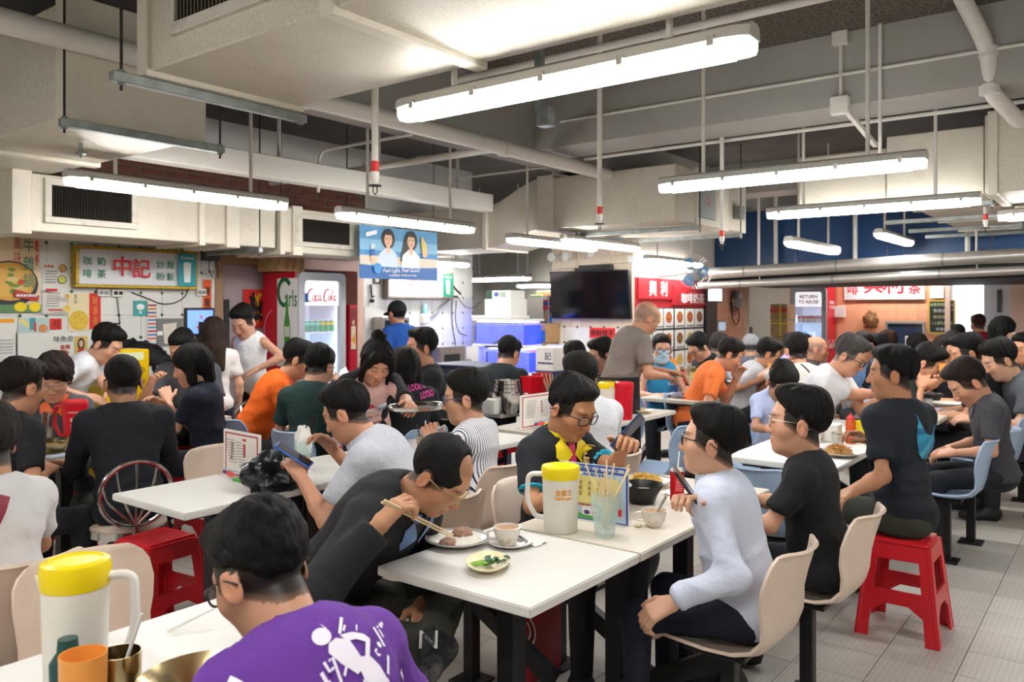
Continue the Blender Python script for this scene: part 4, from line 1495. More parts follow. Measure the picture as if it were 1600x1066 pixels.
  np_obj('trousers', t, [(v, qd)], clothmat(pants, pcloth))
  if plen < 0.95:
   f = None
   pr = [(Cone(kn + (an - kn) * 0.1, kn + (an - kn) * 0.4, 0.05 * s, 0.05 * s), 0.02) for _, kn, an in legs] + [(Cone(kn + (an - kn) * 0.4, an, 0.05 * s, 0.034 * s), 0.02) for _, kn, an in legs] + [(Cone(an, an + V(0, 0.08, -0.045), 0.036, 0.03), 0.02) for _, kn, an in legs]
   lo = np.min([p.box()[0] for p, _ in pr], 0) - 0.03
   hi = np.max([p.box()[1] for p, _ in pr], 0) + 0.03
   f = Field(lo, hi, 0.014)
   for p, k in pr:
    f.add(p, k)
   v, qd = f.nets()
   np_obj('lower_legs', t, [(v, qd)], SKIN, np.tile(np.array(hexc(tone)), (len(v), 1)))
  for li, (hip, kn, an) in enumerate(legs):
   fd = legs_at[li][2] if legs_at and legs_at[li] else None
   a0, an = an, (an if fd is None else V(0, 0, 0.085))
   f = Field(V(an[0] - 0.08, an[1] - 0.12, 0), V(an[0] + 0.08, an[1] + 0.25, 0.17), 0.02 if lod < 2 else 0.026)
   f.add(Ell((an[0], an[1] + 0.14, 0.04), (0.046, 0.1, 0.042)), 0)
   f.add(Ell((an[0], an[1] + 0.0, 0.055), (0.04, 0.075, 0.06)), 0.04)
   f.add(Cone((an[0], an[1], 0.05), (an[0], an[1], 0.1), 0.042, 0.045), 0.02)
   f.halfspace(V(0, 0, 0.004), V(0, 0, -1))
   f.halfspace(V(0, 0, 0.125), V(0, 0, 1))
   v, qd = f.nets()
   if fd is not None:
    y_ = nrm(V(*fd))
    z_ = nrm((kn - a0) - y_ * ((kn - a0) @ y_))
    v = (v - V(0, 0, 0.085)) @ np.stack([np.cross(y_, z_), y_, z_]) + a0
   np_obj('shoe', t, [(v, qd)], shoes or SHOEM)
 # --- spectacles, mask
 if glasses:
  gm = mat('spectacle_' + glasses, hexc({'dark': '1d1a1a', 'wire': '8a8478', 'gold': 'a8926a', 'blue': '3a4670'}[glasses]), 0.3, 0.0 if glasses in ('dark', 'blue') else 0.8)
  rr = 0.0016 if glasses in ('wire', 'gold') else 0.0024
  b = MB()
  TT = Matrix(np.block([[Rh * hs, Hc[:, None]], [np.zeros((1, 3)), np.ones((1, 1))]]).tolist())
  for q in (-1, 1):
   pts = []
   for k in range(16):
    an = 2 * math.pi * k / 16
    cx, sx_ = math.cos(an), math.sin(an)
    pts.append((q * 0.033 + 0.026 * math.copysign(abs(cx) ** 0.7, cx), 0.106 - abs(q * 0.033 + 0.026 * cx) * 0.22, -0.003 + 0.0185 * math.copysign(abs(sx_) ** 0.7, sx_)))
   b.tube(pts, rr, 6, closed=True)
   b.tube([(q * 0.059, 0.094, 0.008), (q * 0.083, 0.06, 0.008), (q * 0.088, -0.005, 0.008), (q * 0.087, -0.035, -0.012)], rr, 6)
  b.tube([(-0.007, 0.105, 0.004), (0, 0.108, 0.007), (0.007, 0.105, 0.004)], rr, 6)
  b.xf(TT)
  g = b.build('spectacles', gm, t, world=False)
  b = MB()
  for q in (-1, 1):
   pts = []
   for k in range(14):
    an = 2 * math.pi * k / 14
    cx, sx_ = math.cos(an), math.sin(an)
    pts.append((q * 0.033 + 0.025 * cx, 0.106 - abs(q * 0.033 + 0.025 * cx) * 0.22, -0.003 + 0.0175 * sx_))
   b.add(pts, [tuple(range(14))])
  b.xf(TT)
  if lod == 0:
   b.build('lens', LENS, g, world=False)
 if mask:
  f = Field(Hc - 0.16 * hs, Hc + 0.16 * hs, h_h)
  for p, k in head_prims(hs, None, female)[:4]:
   q = Ell(p.c + V(0, 0.006, 0), p.r * 1.07)
   f.add(T(q), 0.03 * hs)
  f.add(T(Cone((0, 0.09, -0.02), (0, 0.106, -0.04), 0.012, 0.016)), 0.03)
  f.halfspace(Rh @ (V(0, 0, -0.012) * hs) + Hc, Rh @ V(0, -0.25, 1))
  f.halfspace(Rh @ (V(0, 0.02, 0) * hs) + Hc, Rh @ V(0, -1, 0))
  f.halfspace(Rh @ (V(0, 0.0, -0.115) * hs) + Hc, Rh @ V(0, 0, -1))
  np_obj('face_mask', t, [f.nets()], MASKM if mask == 'blue' else MASKW)
 if abs(s_raw - 1) > 0.1:
  print('SCALE %.2f  %s' % (s_raw, label))
 return t
def decal(key, pr, o, ex, ey, depth=0.5, off=0.0025, name='print', m=None, cut=0.02):
 """lay a print on a garment: o/ex/ey in the person's own space, projected along -(ex x ey)"""
 v, qd = PEOPLE[key][3], PEOPLE[key][4]
 tree = BVHTree.FromPolygons([Vector(p) for p in v], [tuple(q) for q in qd.tolist()])
 ex, ey = Vector(ex).normalized(), Vector(ey).normalized()
 nn = ex.cross(ey).normalized()
 o = Vector(o)
 bm_ = bmesh.new()
 cl = bm_.loops.layers.float_color.new('Col')
 for i, (vs_, fs, col) in enumerate(pr.items):
  b2 = bmesh.new()
  bv = [b2.verts.new((x, y, 0)) for x, y in vs_]
  for f in fs:
   try:
    b2.faces.new([bv[k] for k in f])
   except ValueError:
    pass
  bmesh.ops.triangulate(b2, faces=b2.faces)
  for _ in range(4):
   es = [e for e in b2.edges if e.calc_length() > cut]
   if not es:
    break
   bmesh.ops.subdivide_edges(b2, edges=es, cuts=1)
   bmesh.ops.triangulate(b2, faces=[f for f in b2.faces if len(f.verts) > 3])
  mp, ok = {}, {}
  for vv in b2.verts:
   p = o + ex * vv.co.x + ey * vv.co.y + nn * depth
   h, hn, _, _ = tree.ray_cast(p, -nn)
   ok[vv] = h is not None
   mp[vv] = bm_.verts.new((h if h else p) + nn * (off + i * 0.0005))
  for f in b2.faces:
   if all(ok[q] for q in f.verts):
    nf = bm_.faces.new([mp[q] for q in f.verts])
    for l in nf.loops:
     l[cl] = (*col, 1)
  b2.free()
 me = bpy.data.meshes.new(name)
 bm_.to_mesh(me)
 bm_.free()
 me.shade_smooth()
 me.materials.append(m or PRINT)
 ob = bpy.data.objects.new(name, me)
 COL.objects.link(ob)
 ob.parent = PEOPLE[key][0]
 return ob
# ---------------------------------------------------------------- things on the walls
PLASTW = mat('white_plastic', hexc('e6e4de'), 0.4)
GREYPL = mat('grey_plastic', hexc('9a9c9e'), 0.45)
BLACKPL = mat('black_plastic', hexc('17181a'), 0.4)
CABLE = mat('black_cable', hexc('141414'), 0.6)
STEEL = mat('brushed_steel', hexc('b9b7b2'), 0.28, 0.9, nz=(30, 0.08))
POLISH = mat('polished_steel', hexc('cfcdca'), 0.16, 1.0)
CARD = mat('brown_cardboard', hexc('a98560'), 0.8, nz=(6, 0.1))
GLASS = mat('clear_glass', (0.95, 0.98, 0.98), 0.03, alpha=0.1)
PAPER = mat('white_paper', hexc('e8e6e0'), 0.7)
rnd = random.Random(3)
WX, WZ = (1, 0, 0), (0, 0, 1)
FACE_L = LW - 0.012
def panel(name, label, cat, x0, x1, z0, z1, m, y=FACE_L, d=0.012, bev=0.002, group=None):
 """a flat thing hung on the left wall"""
 t = thing(name, label, cat, ((x0 + x1) / 2, y, z0), 0, group)
 MB().box(x0, x1, y - d, y, z0, z1).build('sheet' if d < 0.01 else 'board', m, t, bev=bev if d > 0.004 else 0)
 return t
def wx(px, py, y=FACE_L):
 p = onv(px, py, y)
 return p.x, p.z
def shop_sign(label, px0, px1, py0, py1, y, lit, beer):
 x0, _ = wx(px0, 420, y)
 x1, _ = wx(px1, 420, y)
 _, z1 = wx(px0, py0, y)
 _, z0 = wx(px0, py1, y)
 t = thing('shop_sign', label, 'sign', ((x0 + x1) / 2, y, z0))
 fm = mat('gilt_sign_frame', hexc('b89a2e'), 0.4, 0.4, nz=(40, 0.4)) if not lit else mat('grey_sign_frame', hexc('8d8678'), 0.5, 0.3)
 f = 0.028
 b = MB()
 b.box(x0, x1, y - 0.1, y, z0, z0 + f).box(x0, x1, y - 0.1, y, z1 - f, z1).box(x0, x0 + f, y - 0.1, y, z0 + f, z1 - f).box(x1 - f, x1, y - 0.1, y, z0 + f, z1 - f)
 b.build('frame', fm, t, bev=0.004)
 MB().box(x0 + f, x1 - f, y - 0.09, y - 0.01, z0 + f, z1 - f).build('sign_face', mat('sign_acrylic' + str(lit), hexc('d9dade'), 0.3, emis=lit), t)
 w_, h = x1 - x0 - 2 * f, z1 - z0 - 2 * f
 p = Print()
 g, r = hexc('1e7f55') if not lit else hexc('7fc0b0'), hexc('d8202c') if not lit else hexc('e05a60')
 if not lit:
  for i, (a, b2) in enumerate((('咖', '啡'), ('奶', '茶'))):
   for j, c in enumerate((a, b2)):
    p.text(c, w_ * (0.065 + 0.11 * i), h * (0.66 - 0.36 * j), h * 0.24, g, 0.02)
  for i, (a, b2) in enumerate((('炒', '粉'), ('麵', '飯'))):
   for j, c in enumerate((a, b2)):
    p.text(c, w_ * (0.675 + 0.088 * i), h * (0.64 - 0.36 * j), h * 0.24, g, 0.012)
 else:
  p.column('上文街', w_ * 0.1, h * 0.95, h * 0.05, g, 0.01)
  p.column('粥粉人', w_ * 0.73, h * 0.95, h * 0.05, g, 0.01)
 p.text('中', w_ * 0.34, h * 0.54, h * 0.56, r, 0.04)
 p.text('記', w_ * 0.5, h * 0.5, h * 0.54, r, 0.04)
 x_ = w_ * 0.83
 p.rect(x_, 0, w_, h, hexc('1d9aa8') if beer == 'teal' else hexc('1e6b52'))
 p.text('Carlsberg', (x_ + w_) / 2, h * 0.87, h * 0.11, WHITE, 0.02, wid=(w_ - x_) * 0.72)
 cx = (x_ + w_) / 2
 p.poly([(cx - h * 0.1, h * 0.12), (cx + h * 0.1, h * 0.12), (cx + h * 0.13, h * 0.68), (cx - h * 0.13, h * 0.68)], hexc('eadfa0') if lit else hexc('f0f4f0'))
 p.disc(cx, h * 0.7, h * 0.13, WHITE, h * 0.05)
 p.build('print', t, (x0 + f, y - 0.09, z0 + f), WX, WZ, PRINT_LIT if lit else PRINT)
 return t
shop_sign('white shop sign in a gilt frame with big red characters and a teal beer panel', 110, 300, 383, 449, FACE_L, 0.0, 'teal')
shop_sign('glowing white shop sign with red characters below the blue beer banner', 597, 700, 421, 466, FACE_L, 1.1, 'green')
# ---- posters left of the gilt sign
a = wx(-25, 375)
b = wx(62, 488)
t = panel('poster', 'big hotpot poster with tall green and red characters at the left edge', 'poster', a[0], b[0], b[1], a[1] + 0.05, mat('poster_peach', hexc('e9cfa8'), 0.5), d=0.004)
W_, H_ = b[0] - a[0], a[1] + 0.05 - b[1]
p = Print()
p.disc(W_ * 0.45, H_ * 0.37, W_ * 0.52, hexc('2a2b2e'), H_ * 0.3)
p.dish(W_ * 0.45, H_ * 0.4, W_ * 0.47, rnd, hexc('d8a13a'), (hexc('e0b050'), hexc('d9612a'), hexc('c83a22'), hexc('d8c47a'), hexc('6f8a2a')), ry=H_ * 0.25)
p.column('風味', W_ * 0.58, H_ * 0.99, H_ * 0.62, hexc('c8443a'), 0.0, W_ * 0.13)
p.column('牛雜鍋', W_ * 0.78, H_ * 0.99, H_ * 0.3, hexc('2f7f62'), 0.0, W_ * 0.2)
p.column('乾冬', W_ * 0.93, H_ * 0.97, H_ * 0.6, RED, 0.03, W_ * 0.06)
p.poly([(W_ * 0.5, H_ * 0.2), (W_ * 0.95, H_ * 0.14), (W_ * 0.97, H_ * 0.22), (W_ * 0.52, H_ * 0.3)], hexc('b8342c'))
p.lines(W_ * 0.55, H_ * 0.19, W_ * 0.93, H_ * 0.25, 1, WHITE, rnd)
p.rect(0, 0, W_, H_ * 0.1, hexc('5d8a5a'))
p.star(W_ * 0.62, H_ * 0.07, W_ * 0.13, YEL, ry=H_ * 0.07)
p.star(W_ * 0.88, H_ * 0.07, W_ * 0.12, YEL, ry=H_ * 0.07)
p.build('print', t, (a[0], FACE_L - 0.004, b[1]), WX, WZ, PRINT)
def menu_sheet(label, px0, py0, px1, py1, draw, m=None, y=FACE_L, name='poster', cat='poster', d=0.004):
 a = wx(px0, py0, y)
 b = wx(px1, py1, y)
 t = panel(name, label, cat, a[0], b[0], b[1], a[1], m or PAPER, y=y, d=d)
 p = Print()
 draw(p, b[0] - a[0], a[1] - b[1])
 p.build('print', t, (a[0], y - d, b[1]), WX, WZ, PRINT)
 return t
DK, RD2 = hexc('3a3a38'), hexc('c9372e')
def d_menu(p, w_, h):
 for i in range(3):
  p.disc(w_ * (0.12 + 0.13 * i), h * 0.93, w_ * 0.06, hexc('b86a3a'))
 p.dish(w_ * 0.8, h * 0.9, w_ * 0.17, rnd, hexc('6d6258'))
 p.dish(w_ * 0.76, h * 0.68, w_ * 0.18, rnd, hexc('4d4a44'), (hexc('cfd05a'), hexc('b8c04a')))
 p.lines(w_ * 0.05, h * 0.6, w_ * 0.5, h * 0.86, 5, DK, rnd, 0.3)
 p.rect(w_ * 0.04, h * 0.45, w_ * 0.5, h * 0.5, RD2)
 p.lines(w_ * 0.05, h * 0.15, w_ * 0.55, h * 0.43, 6, DK, rnd, 0.3)
 p.dish(w_ * 0.82, h * 0.36, w_ * 0.12, rnd, hexc('e0d8c8'))
 p.dish(w_ * 0.8, h * 0.12, w_ * 0.16, rnd, hexc('e8d890'), (hexc('e8c850'), hexc('f0dc80')))
 p.rect(w_ * 0.03, h * 0.08, w_ * 0.6, h * 0.11, RD2)
menu_sheet('pale dish list with round food pictures beside the hotpot poster', 66, 410, 105, 492, d_menu)
menu_sheet('poster of yellow fried fish pieces on a cream ground', 106, 458, 139, 517, lambda p, w_, h: (p.rect(0, 0, w_, h, hexc('ecdcae')), p.column('鹽酥', w_ * 0.35, h * 0.98, h * 0.7, hexc('4f7f6a'), 0, w_ * 0.14), p.dish(w_ * 0.5, h * 0.28, w_ * 0.46, rnd, hexc('e0b83a'), (hexc('e6c23e'), hexc('d8a628'), hexc('f0d66a')), ry=h * 0.26)))
menu_sheet('tall red paper strip with small gold characters', 139, 458, 157, 514, lambda p, w_, h: p.column('財源進', w_ * 0.5, h * 0.93, h * 0.1, hexc('e0a030'), 0.0, w_ * 0.42), mat('red_paper', hexc('d8302a'), 0.6))
menu_sheet('small red square card with a dark character', 78, 498, 96, 515, lambda p, w_, h: p.text('月', w_ / 2, h / 2, h * 0.6, hexc('7a1c18'), 0.03), MATS['red_paper'])
menu_sheet('drinks leaflet in pale blue and yellow under the hotpot poster', 28, 497, 76, 520, lambda p, w_, h: (p.rect(0, 0, w_, h, hexc('b9d3cf')), p.poly([(0, h * 0.8), (w_ * 0.5, h * 0.1), (w_ * 0.6, h * 0.3), (w_ * 0.1, h)], hexc('e8dc8a')), p.rect(w_ * 0.36, h * 0.2, w_ * 0.56, h, hexc('4a9aa8')), p.rect(w_ * 0.5, h * 0.1, w_ * 0.58, h * 0.7, RD2), p.disc(w_ * 0.8, h * 0.3, w_ * 0.15, hexc('d8905a'))))
menu_sheet('white pad with an orange heading at the far left edge', -10, 497, 27, 560, lambda p, w_, h: (p.rect(0, h * 0.88, w_ * 0.85, h * 0.98, hexc('f0a828')), p.lines(w_ * 0.1, h * 0.1, w_ * 0.8, h * 0.5, 5, hexc('9aa0a8'), rnd, 0.3)))
menu_sheet('fish skin advert with a portrait card on white paper', 84, 521, 140, 555, lambda p, w_, h: (p.text('味魚皮', w_ * 0.26, h * 0.75, h * 0.26, DK, 0.01), p.text('香脆', w_ * 0.3, h * 0.4, h * 0.2, RD2, 0.02), p.disc(w_ * 0.2, h * 0.15, w_ * 0.2, hexc('b8603a'), h * 0.13), p.rect(w_ * 0.56, h * 0.02, w_ * 0.92, h * 0.85, hexc('dcbf6a')), p.disc(w_ * 0.74, h * 0.5, w_ * 0.1, hexc('2a1c18'), h * 0.28), p.disc(w_ * 0.74, h * 0.52, w_ * 0.06, hexc('e2b89a'), h * 0.16), p.poly([(w_ * 0.6, h * 0.05), (w_ * 0.88, h * 0.05), (w_ * 0.8, h * 0.33), (w_ * 0.68, h * 0.33)], hexc('c83a3a'))))
menu_sheet('teal leaflet below the gilt sign', 208, 470, 230, 494, lambda p, w_, h: (p.disc(w_ * 0.5, h * 0.6, w_ * 0.28, WHITE, h * 0.2), p.text('飯', w_ / 2, h * 0.25, h * 0.2, WHITE, 0.02)), mat('teal_paper', hexc('4aa8a8'), 0.6))
menu_sheet('hanging strip of coloured order tabs', 229, 470, 245, 534, lambda p, w_, h: [p.rect(w_ * 0.08, h * (0.06 + 0.09 * i), w_ * 0.92, h * (0.1 + 0.09 * i), c) for i, c in enumerate((hexc('d86a3a'), hexc('4a7ab8'), RD2, hexc('5a8ac0'), hexc('c8503a'), hexc('4a7ab8'), hexc('d87a4a'), hexc('3a6aa8'), hexc('c8803a'), hexc('a83a3a')))])
menu_sheet('orange paper scroll with black characters beside the doorway', 317, 437, 330, 487, lambda p, w_, h: p.column('興隆', w_ * 0.5, h * 0.8, h * 0.1, hexc('30120c'), 0.02, w_ * 0.6), mat('orange_paper', hexc('e8622a'), 0.6))
menu_sheet('blank white sheet taped low on the left wall', 24, 520, 84, 565, lambda p, w_, h: p.rect(0, 0, w_ * 0.01, h, hexc('c8c8c4')))
menu_sheet('black and white stamp-like notice behind the leaning man', 169, 505, 188, 522, lambda p, w_, h: [p.disc(w_ * (0.1 + 0.2 * i), h * (0.2 + 0.3 * j), w_ * 0.07, WHITE) for i in range(5) for j in range(3)], BLACKPL)
menu_sheet('grey notice board with a folded cream paper by the till', 244, 498, 292, 540, lambda p, w_, h: (p.poly([(w_ * 0.25, h * 0.1), (w_ * 0.6, h * 0.05), (w_ * 0.65, h * 0.85), (w_ * 0.2, h * 0.8)], hexc('e0d8c8')), p.rect(w_ * 0.02, h * 0.4, w_ * 0.2, h * 0.55, WHITE)), mat('grey_board', hexc('7d7c7a'), 0.5, 0.3))
# red brush-painted banner on the mauve door
y_ = LW + 0.075
menu_sheet('red poster with black and gold brushwork on the mauve door', 380, 452, 414, 512, lambda p, w_, h: [p.stroke([(w_ * rnd.uniform(0.1, 0.9), h * rnd.uniform(0.1, 0.95)) for _ in range(3)], w_ * rnd.uniform(0.05, 0.14), rnd.choice((BLACK, BLACK, hexc('e0a82a')))) for _ in range(16)], MATS['red_paper'], y=y_)
# whiteboard, small frame and hook on the tiled wall
t = menu_sheet('small blank whiteboard on the tiled wall left of the man in the cap', 568, 481, 598, 512, lambda p, w_, h: p.rect(0, 0, w_ * 0.02, h, hexc('b8b8b8')), PLASTW, name='whiteboard', cat='whiteboard', d=0.012)
menu_sheet('small dark framed picture left of the glowing sign', 583, 430, 594, 444, lambda p, w_, h: p.disc(w_ / 2, h / 2, w_ * 0.3, hexc('d8d0c8')), mat('dark_frame', hexc('5a4a48'), 0.5), name='picture_frame', cat='picture', d=0.012)
x, z = wx(578, 458)
t = thing('ladle', 'black ladle hung on the tiled wall above the whiteboard', 'ladle', (x, FACE_L, z))
MB().tube([(x, FACE_L - 0.015, z + 0.1), (x + 0.02, FACE_L - 0.015, z - 0.06)], 0.01, 8).ball((x + 0.01, FACE_L - 0.03, z - 0.09), 0.035, sq=(1, 0.6, 0.7)).build('ladle_body', BLACKPL, t)
x, z = wx(660, 493)
t = thing('water_filter', 'small white water filter with a blue stripe on the tiled wall', 'filter', (x, FACE_L, z))
MB().box(x - 0.05, x + 0.05, FACE_L - 0.08, FACE_L, z - 0.1, z + 0.02).build('filter_body', PLASTW, t, bev=0.01)
MB().lathe([(0.025, 0), (0.03, 0.02), (0.03, 0.1), (0.02, 0.12)], (x, FACE_L - 0.045, z + 0.02), 12).build('cartridge', mat('aqua_plastic', hexc('8fd0d0'), 0.3), t)
pts = [wx(px, py) for px, py in ((668, 497), (678, 490), (690, 476), (700, 470), (702, 462))]
t = thing('hose', 'grey flexible hose snaking over the tiled wall below the glowing sign', 'hose', (pts[0][0], FACE_L, pts[0][1]))
MB().tube(bend([(q[0], FACE_L - 0.02, q[1]) for q in pts], 0.1), 0.014, 8).build('hose_tube', GREYPL, t)
def cable(label, pts, r=0.005, y=FACE_L - 0.01):
 q = [wx(px, py, y) for px, py in pts]
 t = thing('cable', label, 'cable', (q[0][0], y, q[0][1]))
 MB().tube(bend([(a, y, b) for a, b in q], 0.08), r, 6).build('cord', CABLE, t)
cable('black cable looping from the gilt sign across the wall to its right', [(206, 457), (230, 466), (252, 476), (275, 474), (292, 462), (298, 430), (297, 400)])
cable('thin cord hanging straight down below the gilt sign sockets', [(182, 462), (186, 490), (190, 530)], 0.004)
cable('dark bundle of cords hanging right of the glowing sign', [(706, 468), (706, 505), (712, 540)], 0.006)
cable('second cord hanging right of the glowing sign', [(713, 470), (711, 500), (716, 520), (730, 525)], 0.005)
cable('cord looping to the switch beside the fish tanks', [(716, 465), (726, 480), (742, 482), (752, 470)], 0.004)
cable('thick black cord slanting from the glowing sign corner', [(702, 438), (712, 452), (720, 460)], 0.009)
for i, (px, py, lab) in enumerate(((160, 457, 'white double socket below the gilt sign'), (182, 458, 'white socket with black plugs below the gilt sign'), (327, 425, 'white twin switch box by the doorway'), (709, 464, 'grey socket strip with plugs right of the glowing sign'), (313, 457, 'round white cable reel hung by the doorway'))):
 x, z = wx(px, py)
 t = thing('wall_socket', lab, 'socket', (x, FACE_L, z))
 MB().box(x - 0.05, x + 0.05, FACE_L - 0.03, FACE_L, z - 0.035, z + 0.035).build('socket_box', PLASTW, t, bev=0.005)
 for k in (-1, 1):
  MB().box(x + k * 0.022 - 0.014, x + k * 0.022 + 0.014, FACE_L - 0.045, FACE_L - 0.03, z - 0.015, z + 0.015).build('plug', BLACKPL if i in (1, 3) else GREYPL, t, bev=0.003)
x, z = wx(328, 402)
t = thing('router', 'dark router box with dangling wires over the doorway corner', 'router', (x, FACE_L, z))
MB().box(x - 0.1, x + 0.06, FACE_L - 0.08, FACE_L, z - 0.04, z + 0.04).build('router_box', mat('dark_blue_grey', hexc('4a505a'), 0.5), t, bev=0.006)
for k in range(4):
 MB().tube(bend([(x - 0.08 + k * 0.04, FACE_L - 0.05, z - 0.04), (x - 0.1 + k * 0.05, FACE_L - 0.06, z - 0.12), (x - 0.02 + k * 0.03, FACE_L - 0.03, z - 0.2)], 0.06), 0.004, 6).build('wire', CABLE if k % 2 else PLASTW, t)
# ---- drinks fridges
SHELFW = mat('fridge_interior', hexc('e4ecf8'), 0.4)
FLIGHT = mat('fridge_light_strip', (0.75, 0.87, 1.0), 0.4, emis=14.0)
FGREY = mat('fridge_grey_trim', hexc('a8abb0'), 0.4, 0.2)
COKE_R = mat('fridge_red_wrap', hexc('c4102c'), 0.35)
FDARK = mat('fridge_dark_edge', hexc('3a3c40'), 0.4)
HEADER = mat('fridge_header_lit', hexc('dfe2e8'), 0.35, emis=0.55)
def script_logo(p, x, y, h, col):
 """the flowing two-word cola script, drawn with brush strokes"""
 def arc(cx, cy, rx, ry, a0, a1, n=14, sl=0.25):
  out = []
  for i in range(n + 1):
   a = math.radians(a0 + (a1 - a0) * i / n)
   xx, yy = cx + rx * math.cos(a), cy + ry * math.sin(a)
   out.append((x + (xx + sl * yy) * h, y + yy * h))
  return out
 w_ = [0.05 + 0.09 * math.sin(math.pi * i / 14) for i in range(15)]
 ws = [q * h for q in w_]
 p.stroke(arc(-1.18, 0.02, 0.3, 0.52, 40, 310), ws, col)
 p.stroke(arc(-0.78, -0.2, 0.12, 0.2, 0, 360), [0.08 * h] * 15, col)
 p.stroke(arc(-0.5, -0.2, 0.12, 0.2, 50, 310), [0.09 * h] * 15, col)
 p.stroke(arc(-0.2, -0.2, 0.12, 0.2, 0, 360), [0.08 * h] * 15, col)
 p.stroke(arc(-0.02, -0.22, 0.08, 0.2, 180, 330), [0.08 * h] * 15, col)
 p.stroke([(x + 0.1 * h, y - 0.12 * h), (x + 0.24 * h, y - 0.1 * h)], 0.07 * h, col)
 p.stroke(arc(0.5, 0.02, 0.28, 0.52, 40, 310), ws, col)
 p.stroke(arc(0.86, -0.2, 0.12, 0.2, 0, 360), [0.08 * h] * 15, col)
 p.stroke(arc(1.1, 0.0, 0.06, 0.45, 80, 290), [0.08 * h] * 15, col)
 p.stroke(arc(1.34, -0.2, 0.12, 0.2, 0, 360), [0.08 * h] * 15, col)
 p.stroke(arc(1.52, -0.22, 0.08, 0.2, 180, 330), [0.08 * h] * 15, col)
 sw = [(x + (-1.2 + 0.18 * i) * h, y + (-0.42 - 0.06 * math.sin(i * 0.9)) * h) for i in range(9)]
 p.stroke(sw, [0.02 * h + 0.06 * h * math.sin(math.pi * i / 8) for i in range(9)], col)
CANS = {}
def can_mesh(c1, c2):
 if (c1, c2) not in CANS:
  b = MB()
  n = 12
  for (pr, col) in (([(0.026, 0), (0.0315, 0.006)], hexc('c8ccd0')), ([(0.0315, 0.006), (0.0315, 0.07)], hexc(c1)), ([(0.0315, 0.07), (0.0315, 0.1)], hexc(c2)), ([(0.0315, 0.1), (0.0315, 0.112)], hexc(c1)), ([(0.0315, 0.112), (0.026, 0.121), (0.026, 0.118), (0.0, 0.117)], hexc('c8ccd0'))):
   b.lathe(pr, (0, 0, 0), n, col=col)
  CANS[(c1, c2)] = b.mesh('can', mat('printed_can', rough=0.25, metal=0.3, attr='Col'))
 return CANS[(c1, c2)]
def cans(t, M4, rows, lab_fridge):
 """rows: (z, [(n, colours, label)], y from the front)"""
 for z, runs in rows:
  x = -0.2
  for n, c, lab in runs:
   for _ in range(n):
    o = bpy.data.objects.new('drink_can', can_mesh(*c))
    COL.objects.link(o)
    o.matrix_world = M4 @ Matrix.Translation((x, 0.1, z))
    o.location, o.rotation_euler = (M4 @ Vector((x, 0.1, z))), M4.to_euler()
    tag(o, lab, 'drink can', lab)
    x += 0.066
